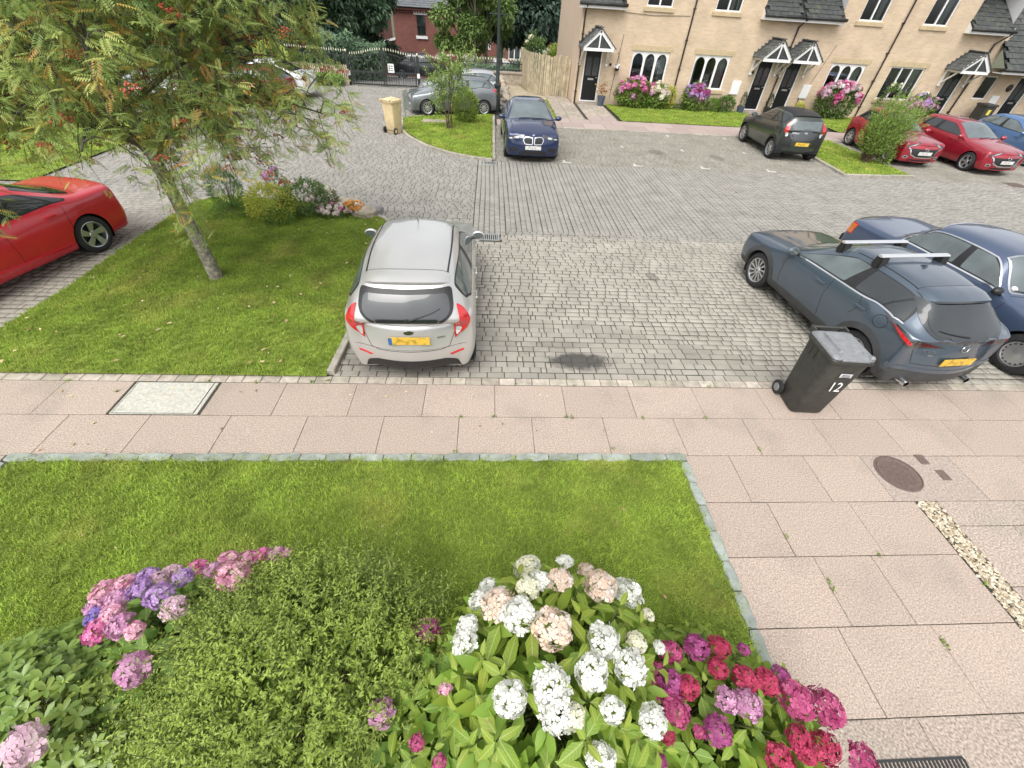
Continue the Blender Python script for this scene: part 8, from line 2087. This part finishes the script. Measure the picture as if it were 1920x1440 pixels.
for idx, (p, d, n_, s, rnd) in enumerate(cand):
    v_ = random.randint(0, 2); autumn = rnd < .15 + (.05 if p.z < 2.3 else 0)
    if n_single < 290 and idx % 3 == 0:
        place((lmesho if autumn else lmesh)[v_], 'leaf', row, p, d, n_, s); n_single += 1; continue
    y = n_.cross(d).normalized(); z = d.cross(y); R3 = np.array((d, y, z)).T
    vv = (PVs[v_] * s) @ R3.T + np.array(p)
    if autumn: oV.append(vv); oF.append(PFs[v_] + baseo); oT.append(np.full(len(PFs[v_]), random.random())); baseo += len(vv)
    else: allV.append(vv); allF.append(PFs[v_] + base_); allT.append(np.full(len(PFs[v_]), random.random()**1.5)); base_ += len(vv)
tag(link('leaves', np_mesh('leaves', np.concatenate(allV), np.concatenate(allF), M_rowl, np.concatenate(allT)), row), kind='stuff')
tag(link('autumn_leaves', np_mesh('autumn_leaves', np.concatenate(oV), np.concatenate(oF), M_rowo, np.concatenate(oT)), row), kind='stuff')
def berry_mesh(seed, n=26):
    b = MB(); g_ = random.Random(seed)
    for k in range(n):
        a = g_.uniform(0, 2 * PI); r_ = .052 * math.sqrt(g_.random()); c_ = Vector((r_ * math.cos(a), r_ * math.sin(a), -.03 - r_ * .35 + g_.gauss(0, .009))); s = .0075
        vs = [c_ + Vector(q) * s for q in ((1, 0, 0), (0, 1, 0), (-1, 0, 0), (0, -1, 0), (0, 0, 1), (0, 0, -1))]
        b.add(vs, [(0, 1, 4), (1, 2, 4), (2, 3, 4), (3, 0, 4), (1, 0, 5), (2, 1, 5), (3, 2, 5), (0, 3, 5)], 0, g_.random())
    return b.mesh('berry_cluster', M_berry, True)
bms = [berry_mesh(s) for s in range(4)]
for tp in random.sample(twig_pts, 190):
    p = tp[-1]; o = link('berry_cluster', random.choice(bms), row, p, (random.gauss(0, .4), random.gauss(0, .4), random.uniform(0, 6)), [random.uniform(1.2, 2.0)] * 3)

# ------------------------------------------------------------------ flower bed on the far edge of the tree lawn
def small_bush(name, label, cat, c, r, n, m, ll, lw, flowers=(), group=None, up=.4, shape=LEAF4, skew=(0, 0, 0), trunk=True, lump=.2, hole=.0):
    """bush of leaf-sized faces through an uneven volume; flowers: (material, count, size)"""
    t = thing(name, label, cat, (c[0], c[1], c[2]), 0, group)
    v = rvec(n); f = RNG.uniform(.35, 1.0, (n, 1))**.45
    k = np.array([1 + lump * noise.noise(Vector(q) * 2.2 + Vector((c[0], c[1], 3))) + lump * .6 * noise.noise(Vector(q) * 5) for q in v])[:, None]
    P_ = v * f * k * np.array(r) + np.array([0, 0, r[2] * .92]); P_ = P_ + np.array(skew) * (P_[:, 2:3] / (2 * r[2]))
    if hole:
        keep_ = np.array([noise.noise(Vector(q) * (1.6 / max(r)) * 1.5 + Vector((7, c[0], c[1]))) > hole - .5 for q in P_]); P_ = P_[keep_]; v = v[keep_]
    ok = P_[:, 2] > .0; P_, v = P_[ok], v[ok]
    D_ = v + rvec(len(v)) * .8 + np.array([0, 0, up]); L_ = RNG.uniform(.7, 1.25, len(v)) * ll
    leaf_cloud('foliage', m, P_, D_, rvec(len(v)) * .6 + np.array([0, 0, 1.]), L_, L_ * lw / ll, t, shape, .2, .2)
    if trunk:
        b = MB()
        for q in range(7): e = Vector((random.gauss(0, .5) * r[0], random.gauss(0, .5) * r[1], r[2] * random.uniform(.7, 1.5))); b.tube([(random.gauss(0, .03), random.gauss(0, .03), -.05), e * .5 + Vector((0, 0, .02)), e], [.014 * r[2] + .004, .010 * r[2] + .003, .004], 5, cap=False)
        o = obj('stems', b, M_twig, t, fix=False)
    for m_, cnt_, sz, zlo in flowers:
        for q in range(cnt_):
            u_ = Vector(rvec(1)[0]); u_.z = abs(u_.z) * 1.0 + zlo; u_.y -= .35; u_.normalize()
            p = Vector((u_.x * r[0], u_.y * r[1], u_.z * r[2] + r[2] * .92)) * 1.0
            o = link('flower_head', head_mesh(m_, random.randint(0, 1), 18), t, p, None, None); s = sz * random.uniform(.75, 1.2); o.scale = (s, s, s); o.rotation_euler = (-u_.y, u_.x, random.uniform(0, 6))
    return t
PET['or'] = petal_mat('orange_bloom', (.70, .26, .06), (.72, .42, .12)); PET['pw'] = petal_mat('pale_bloom', (.70, .52, .54), (.74, .68, .62)); PET['mb'] = petal_mat('mixed_mauve', (.52, .22, .46), (.62, .40, .58))
M_gold = leafmat('golden_leaf', (0.66, 0.56, 0.08), (0.42, 0.45, 0.07)); M_gr1 = leafmat('shrub_leaf', (0.19, 0.29, 0.075), (0.11, 0.18, 0.05)); M_gr2 = leafmat('fresh_leaf', (0.30, 0.42, 0.08), (0.16, 0.26, 0.055)); M_dark = leafmat('dark_leaf', (0.07, 0.12, 0.04), (0.04, 0.075, 0.03)); M_conif = leafmat('conifer_green', (0.17, 0.30, 0.05), (0.10, 0.19, 0.04))
gb = 'shrubs in the flower bed'
small_bush('conifer_shrub', 'narrow feathery green conifer at the back of the flower bed', 'shrub', (-5.75, 9.75, .03), (.36, .34, .46), 2600, M_conif, .075, .010, group=gb, up=1.2)
small_bush('low_conifer', 'low green sprawling shrub at the left foot of the flower bed', 'shrub', (-5.5, 9.3, .03), (.42, .3, .16), 1200, M_conif, .06, .010, group=gb, up=.6)
small_bush('golden_shrub', 'golden yellow shrub in the middle of the flower bed', 'shrub', (-4.6, 9.25, .03), (.55, .45, .38), 3000, M_gold, .05, .026, group=gb)
small_bush('green_shrub', 'mid green bushy shrub right of the golden one', 'shrub', (-4.0, 9.6, .03), (.52, .42, .38), 2800, M_gr1, .055, .026, [('pw', 4, .05, .4)], gb)
small_bush('fresh_shrub', 'bright green low shrub in front of the golden one', 'shrub', (-4.42, 8.98, .03), (.34, .22, .17), 1100, M_gr2, .05, .026, group=gb)
small_bush('flower_clump', 'clump of pale pink bedding flowers by the boulders', 'flowers', (-3.45, 9.45, .03), (.36, .22, .15), 700, M_gr1, .05, .026, [('pw', 26, .045, .2), ('pm', 5, .035, .2)], gb, trunk=False)
small_bush('flower_clump', 'clump of orange flowers against the big boulder', 'flowers', (-3.02, 9.65, .03), (.22, .17, .14), 420, M_gr1, .045, .022, [('or', 22, .05, .2), ('pw', 3, .05, -.2)], gb, trunk=False)
small_bush('flower_clump', 'tall mauve phlox behind the golden shrub', 'flowers', (-4.75, 10.0, .03), (.24, .2, .42), 700, M_gr1, .06, .02, [('mb', 5, .055, .8)], gb)
small_bush('flower_clump', 'reddish brown foliage clump with cream flowers behind the pink ones', 'flowers', (-3.7, 9.95, .03), (.3, .22, .24), 800, leafmat('bronze_leaf', (.16, .08, .05), (.12, .12, .04)), .05, .024, [('wc', 9, .05, .3)], gb)

# ------------------------------------------------------------------ hydrangeas and shrubs along the houses opposite
gh = 'front garden shrubs opposite'
small_bush('hydrangea_bush', 'pink and white hydrangea bush under the first arched window', 'hydrangea', (7.1, 24.35, .05), (.95, .5, .62), 3000, M_gr2, .10, .06, [('pm', 18, .13, .5), ('mv', 14, .12, -.1)], gh)
small_bush('hydrangea_bush', 'white flowered hydrangea bush beside the pink one at the first house', 'hydrangea', (8.2, 24.4, .05), (.62, .45, .55), 2000, M_gr2, .10, .06, [('wp', 14, .12, .4), ('wc', 12, .11, -.1)], gh)
small_bush('yellow_shrub', 'small yellow green shrub at the right of the first house window', 'shrub', (8.95, 24.5, .05), (.32, .3, .5), 900, M_gold, .08, .04, group=gh)
small_bush('hydrangea_bush', 'purple hydrangea bush under the left edge of the second arched window', 'hydrangea', (10.15, 24.35, .05), (.62, .48, .58), 2000, M_gr2, .10, .06, [('pu', 16, .12, .3), ('mp', 14, .12, .1), ('mv', 6, .11, -.2)], gh)
small_bush('fern', 'pale green fern clump under the second window', 'fern', (11.2, 24.45, .05), (.34, .3, .26), 700, M_gr2, .16, .03, group=gh, up=.8, trunk=False)
small_bush('green_shrub', 'rounded green shrub below the white meter box', 'shrub', (11.85, 24.45, .05), (.46, .36, .36), 1400, M_gr1, .09, .045, group=gh)
small_bush('low_edging_plants', 'strip of low green plants along the first house wall', 'plants', (9.2, 24.5, .04), (1.0, .25, .12), 900, M_gr1, .08, .04, group=gh, trunk=False)
small_bush('hydrangea_bush', 'large pale pink and magenta hydrangea bush below the third arched window', 'hydrangea', (17.35, 24.2, .05), (1.1, .55, .80), 3600, M_gr1, .10, .06, [('pp', 26, .13, .2), ('pm', 16, .13, .0), ('w', 8, .11, .7), ('mg', 14, .13, .2)], gh)
small_bush('yellow_pot_plant', 'small yellow leaved plant between the paired door and the hydrangea', 'plant', (15.75, 24.5, .05), (.28, .25, .3), 500, M_gold, .08, .05, group=gh)
small_bush('hydrangea_bush', 'faded purple hydrangea bush behind the larger red hatchback', 'hydrangea', (21.9, 24.3, .05), (.85, .5, .62), 2200, M_gr1, .10, .06, [('mv', 14, .12, .2), ('pu', 10, .12, .2)], gh)
small_bush('climbing_shrub', 'loose green shrub growing up against the plain three-light window', 'shrub', (20.2, 24.5, .05), (.45, .35, .85), 1300, M_gr1, .10, .05, [('wc', 5, .07, .3)], gh, hole=.42)
for x, y, l in ((12.75, 24.55, 'dark slender topiary in a blue pot left of the paired doors'), (14.15, 24.55, 'dark slender topiary between the paired doors')):
    t = small_bush('potted_conifer', l, 'potted plant', (x, y, .28), (.14, .14, .34), 700, M_dark, .05, .02, group='potted conifers by the doors', trunk=False, up=1)
    b = MB(); b.lathe([(0, -.26), (.14, -.26), (.19, .06), (.17, .06), (0, .04)], 14); obj('pot', b, M_bluepot if x < 13 else M_gutter, t, 'auto')
t = thing('wheelie_bin', 'dark bin with a yellow number by the low wing', 'wheelie bin', (25.4, 24.3, 0)); b = MB(); b.box(-.27, .27, -.3, .3, .05, .95); b.box(-.3, .3, -.34, .33, .955, 1.05, ch=.03); obj('body', b, M_bin, t)
b = MB(); b.box(-.08, .08, -.312, -.302, .6, .82); obj('number', b, mat('yellow_paint', (.7, .6, .08), .6), t)
for s_ in (-1, 1): b = MB(); b.lathe([(0, -.03), (.1, -.03), (.1, .03), (0, .03)], 12, (s_ * .25, .3, .1), 'x'); obj('wheel', b, M_rubber, t)

# wispy shrub on the wedge of grass: upright arching shoots leaning right
M_wisp = leafmat('willow_leaf', (0.36, 0.45, 0.09), (0.21, 0.31, 0.065), trans=.3)
t = thing('wispy_shrub', 'wispy willow-like shrub leaning right in front of the smaller red hatchback', 'shrub', (13.62, 16.05, .05)); P_, D_, N_, L_ = [], [], [], []; tw = MB()
for k in range(330):
    a = random.uniform(0, 2 * PI); r_ = math.sqrt(random.random()); top = Vector((.3 + r_ * math.cos(a) * 1.0 + random.gauss(0, .12), r_ * math.sin(a) * .6, random.uniform(1.2, 2.5) * (1.05 - .35 * r_))); p0 = Vector((random.gauss(0, .05), random.gauss(0, .05), 0)); mid = Vector((top.x * .45 - .1, top.y * .6, top.z * .55))
    pts = [p0, p0.lerp(mid, .55), mid, mid.lerp(top, .5) + Vector((-.02, 0, .03)), top]
    if k % 2 == 0: tw.tube(pts, [.012, .009, .006, .004, .002], 4, cap=False)
    for i in range(26):
        q = random.uniform(.28, 1) * 4; j = min(int(q), 3); p = pts[j].lerp(pts[j + 1], q - j); d = (pts[j + 1] - pts[j]).normalized()
        P_.append(p + Vector(rvec(1)[0]) * .02); D_.append(d + Vector(rvec(1)[0]) * .55); N_.append(Vector(rvec(1)[0]) + Vector((0, -.3, .6))); L_.append(random.uniform(.06, .12))
for k in range(2200):
    v = rvec(1)[0] * random.random()**.4; P_.append(Vector((.1 + v[0] * .8, v[1] * .55, .85 + v[2] * .62))); D_.append(Vector(rvec(1)[0]) + Vector((.1, 0, .6))); N_.append(Vector(rvec(1)[0]) + Vector((0, -.3, .6))); L_.append(random.uniform(.06, .1))
leaf_cloud('foliage', M_wisp, np.array(P_), np.array(D_), np.array(N_), np.array(L_), np.array(L_) * .26, t); o = obj('stems', tw, M_twig, t, fix=False)
small_bush('low_shrub', 'small loose shrub at the right foot of the wispy one', 'shrub', (14.25, 15.95, .05), (.26, .22, .26), 500, M_wisp, .08, .03, hole=.35)

# sapling and fern-like shrub on the island
t = thing('sapling', 'thin several-stemmed sapling with sparse leaves on the island', 'tree', (-1.5, 17.85, .06)); P_, D_, N_, L_ = [], [], [], []; tw = MB()
for k in range(6):
    p0 = Vector((random.gauss(0, .07), random.gauss(0, .05), 0)); top = Vector((math.cos(k * 1.26) * random.uniform(.4, .95), math.sin(k * 1.26) * .5, random.uniform(1.5, 2.35))); mid = Vector((top.x * .3, top.y * .3, top.z * .5)); pts = [p0, mid, mid.lerp(top, .5) + Vector((0, 0, .05)), top]; tw.tube(pts, [.022, .016, .010, .004], 6, cap=False)
    for j in range(15):
        q = random.uniform(.35, 1) * 3; i = min(int(q), 2); b0 = pts[i].lerp(pts[i + 1], q - i); e = b0 + (Vector(rvec(1)[0]) * .5 + Vector((0, 0, .1))); tw.tube([b0, b0.lerp(e, .5) + Vector((0, 0, .03)), e], [.006, .004, .002], 3, cap=False)
        for m_ in range(34): f = random.uniform(.3, 1.05); P_.append(b0.lerp(e, f) + Vector(rvec(1)[0]) * .07); D_.append(Vector(rvec(1)[0]) + Vector((0, 0, .1))); N_.append(Vector((0, 0, 1)) + Vector(rvec(1)[0]) * .5); L_.append(random.uniform(.055, .10))
leaf_cloud('foliage', leafmat('sapling_leaf', (0.38, 0.47, 0.14), (0.23, 0.33, 0.09), trans=.3), np.array(P_), np.array(D_), np.array(N_), np.array(L_), np.array(L_) * .5, t); o = obj('stems', tw, M_twig, t, fix=False)
small_bush('fern_shrub', 'yellow green feathery shrub on the island close to the grey hatchback', 'shrub', (-.95, 19.3, .05), (.5, .38, .58), 2000, M_wisp, .12, .035, up=.9)

# ------------------------------------------------------------------ trees and hedges behind the car park
def tree(label, x, y, h, r, m, n, ll, trunk_r=.18, crown0=.35, kind='broadleaf_tree', blobs=14, squash=.8, group='trees behind the car park', bark=None):
    z0 = ground_z(x, y); t = thing(kind, label, 'tree', (x, y, z0), 0, group)
    b = MB(); top = h * .85
    b.tube([(0, 0, -.2), (0, 0, .1), (.05, 0, h * crown0), (.1, .05, top)], [trunk_r * 1.5, trunk_r, trunk_r * .75, .03], 10)
    cs = []
    for k in range(blobs):
        a = random.uniform(0, 2 * PI); zz = random.uniform(crown0, 1.0); rr = r * (1 - .55 * abs(zz - .55)) * math.sqrt(random.random())
        c_ = Vector((rr * math.cos(a), rr * math.sin(a), h * zz * .92)); cs.append((c_, r * random.uniform(.32, .55)))
        b.tube([(0.05, 0, h * (crown0 * .8 + .4 * (zz - crown0))), c_ * .6 + Vector((0, 0, h * .18)), c_], [trunk_r * .45, trunk_r * .3, .02], 6, cap=False)
    obj('trunk', b, bark or M_bark, t, True, fix=False)
    P_, D_, N_ = [], [], []
    for c_, rb in cs:
        k = n // blobs; v = rvec(k); f = RNG.uniform(.25, 1, (k, 1))**.5 * (1 + .25 * RNG.normal(size=(k, 1)) * .5)
        P_.append(v * f * rb * np.array([1, 1, squash]) + np.array(c_)); D_.append(v + rvec(k) * .9 + np.array([0, 0, -.25])); N_.append(rvec(k) * .6 + np.array([0, 0, 1.]))
    P_, D_, N_ = np.concatenate(P_), np.concatenate(D_), np.concatenate(N_); L_ = RNG.uniform(.7, 1.3, len(P_)) * ll
    o = leaf_cloud('crown', m, P_, D_, N_, L_, L_ * .5, t, stuff=False); 
    return t
def hedge_bank(name, label, cat, x0, x1, y, h, d, m, n, ll):
    t = thing(name, label, cat, ((x0 + x1) / 2, y, ground_z(x0, y))); w_ = (x1 - x0) / 2
    P_ = np.stack([RNG.uniform(-w_, w_, n), RNG.normal(0, d * .5, n), RNG.random(n)**.7 * h], 1); P_[:, 2] *= np.array([1 + .22 * noise.noise((p[0] * .8, y, 1)) + .12 * noise.noise((p[0] * 2.5, y, 1)) for p in P_])
    L_ = RNG.uniform(.7, 1.3, n) * ll; leaf_cloud('foliage', m, P_, rvec(n) + np.array([0, -.3, .2]), rvec(n) * .5 + np.array([0, -.3, 1]), L_, L_ * .5, t)
M_lt = leafmat('light_tree_leaf', (0.26, 0.36, 0.10), (0.14, 0.22, 0.065)); M_dk = leafmat('deep_tree_leaf', (0.17, 0.26, 0.13), (0.10, 0.165, 0.095)); M_vdk = leafmat('darkest_tree_leaf', (0.09, 0.145, 0.09), (0.05, 0.085, 0.06)); M_lime_l = leafmat('lime_tree_leaf', (0.38, 0.50, 0.07), (0.24, 0.36, 0.06)); M_bluegr = leafmat('grey_green_leaf', (0.14, 0.21, 0.12), (0.075, 0.125, 0.08))  # deep and darkest leaf colours lightened to stand in for distant haze
tree('dark cypress left of the brick house, behind the gates', -9.3, 36, 9, 1.9, M_dk, 15000, .34, .22, .08, 'cypress_tree', 20)
tree('grey green drooping conifer touching the left edge of the brick house', -8.6, 39.5, 8, 1.9, M_bluegr, 13000, .36, .22, .12, 'conifer_tree', 18)
tree('dark conifer behind the black railing left of the gates', -11.6, 33, 9, 2.0, M_vdk, 15000, .32, .25, .05, 'conifer_tree', 20)
tree('light green broadleaf tree in front of the right half of the brick house', -1.9, 35.5, 6.2, 1.45, M_lt, 9000, .24, .11, .36, blobs=16)
tree('second light green tree just left of the lamp post', -.3, 36.5, 6.4, 1.5, M_lt, 8000, .24, .10, .38, blobs=14)
tree('thin stemmed young tree behind the mossy wall', -1.0, 33.5, 6, 1.2, M_gr1, 5000, .22, .07, .5, blobs=10)
tree('large dark tree overhanging the distant white bay window', 3.4, 47, 10, 3.6, M_vdk, 20000, .42, .34, .44, blobs=22)
tree('deep green tree behind the lamp post', .9, 49, 9, 2.8, M_dk, 15000, .4, .3, .42, blobs=18)
tree('dark tree between the light trees and the dark crown', 6.6, 52, 10, 3.0, M_dk, 13000, .42, .3, .46, blobs=18)
small_bush('garden_shrub', 'grey green shrub at the left end of the timber fence', 'shrub', (1.7, 31.5, ground_z(0, 31.5)), (.7, .6, .75), 2600, M_bluegr, .12, .05)
small_bush('garden_shrub', 'tall loose shrub with pale blooms behind the timber fence', 'shrub', (3.0, 35, ground_z(0, 35)), (.9, .8, 1.5), 3200, M_gr1, .16, .07, [('wc', 6, .15, .3)], hole=.3)
small_bush('garden_shrub', 'bright yellow green shrub beyond the timber gate', 'shrub', (4.75, 36, ground_z(0, 36)), (.95, .8, 1.35), 3400, M_lime_l, .16, .08)
small_bush('climbing_rose', 'loose rose with pale blooms over the railing behind the sapling', 'shrub', (-2.55, 28.6, 0), (.55, .4, .72), 1600, M_gr1, .11, .05, [('pw', 9, .07, .5)], hole=.3)
hedge_bank('dark_hedge', 'dark hedge behind the black railing left of the gates', 'hedge', -15, -7.6, 29.6, 2.2, 1.0, M_dk, 9000, .2)
hedge_bank('ivy_bank', 'dark bank of ivy on the left verge seen through the gates', 'ivy', -9.2, -6.6, 33, 1.9, 1.2, M_dk, 6500, .2)
hedge_bank('low_hedge', 'dark low hedge under the railing on the mossy wall', 'hedge', -2.4, 2.2, 31.0, 1.1, .6, M_dk, 4500, .16)
hedge_bank('weedy_strip', 'weedy grass growing in front of the picket fence', 'plants', -10.2, -7.5, 26.4, .5, .3, M_gr2, 1500, .14)
hedge_bank('garden_hedge', 'green hedge behind the parked cars at the far left', 'hedge', -30, -13.5, 23.5, 3.2, 1.6, M_gr1, 14000, .22)
hedge_bank('lime_hedge', 'bright lime green hedge showing through the left of the rowan', 'hedge', -24, -15.5, 17.5, 2.2, 1.4, M_lime_l, 9000, .2)
tree('broad bright green tree behind the left of the rowan', -19.5, 24.5, 8, 3.4, M_lime_l, 16000, .3, .24, .2, blobs=18)
tree('mid green tree behind the middle of the rowan', -15.5, 28, 8.5, 3.0, M_lt, 14000, .3, .22, .2, blobs=18)
tree('dark tree filling the gap behind the right of the rowan', -12.8, 30.5, 9, 2.4, M_dk, 12000, .32, .22, .15, blobs=16)
tree('deep green tree at the far left beyond the hedge', -26, 29, 9, 3.6, M_gr1, 14000, .34, .26, .2, blobs=18)
b = MB()
t = thing('log_edging', 'curved reddish edging strip by the silver car at the far left', 'edging', (-9.6, 16.6, 0)); b.tube([(-1.0, -.3, .03), (-.3, .1, .04), (.6, .3, .03), (1.2, .3, .02)], .04, 6); obj('log', b, mat('red_timber', (.25, .1, .07), .9), t, True)
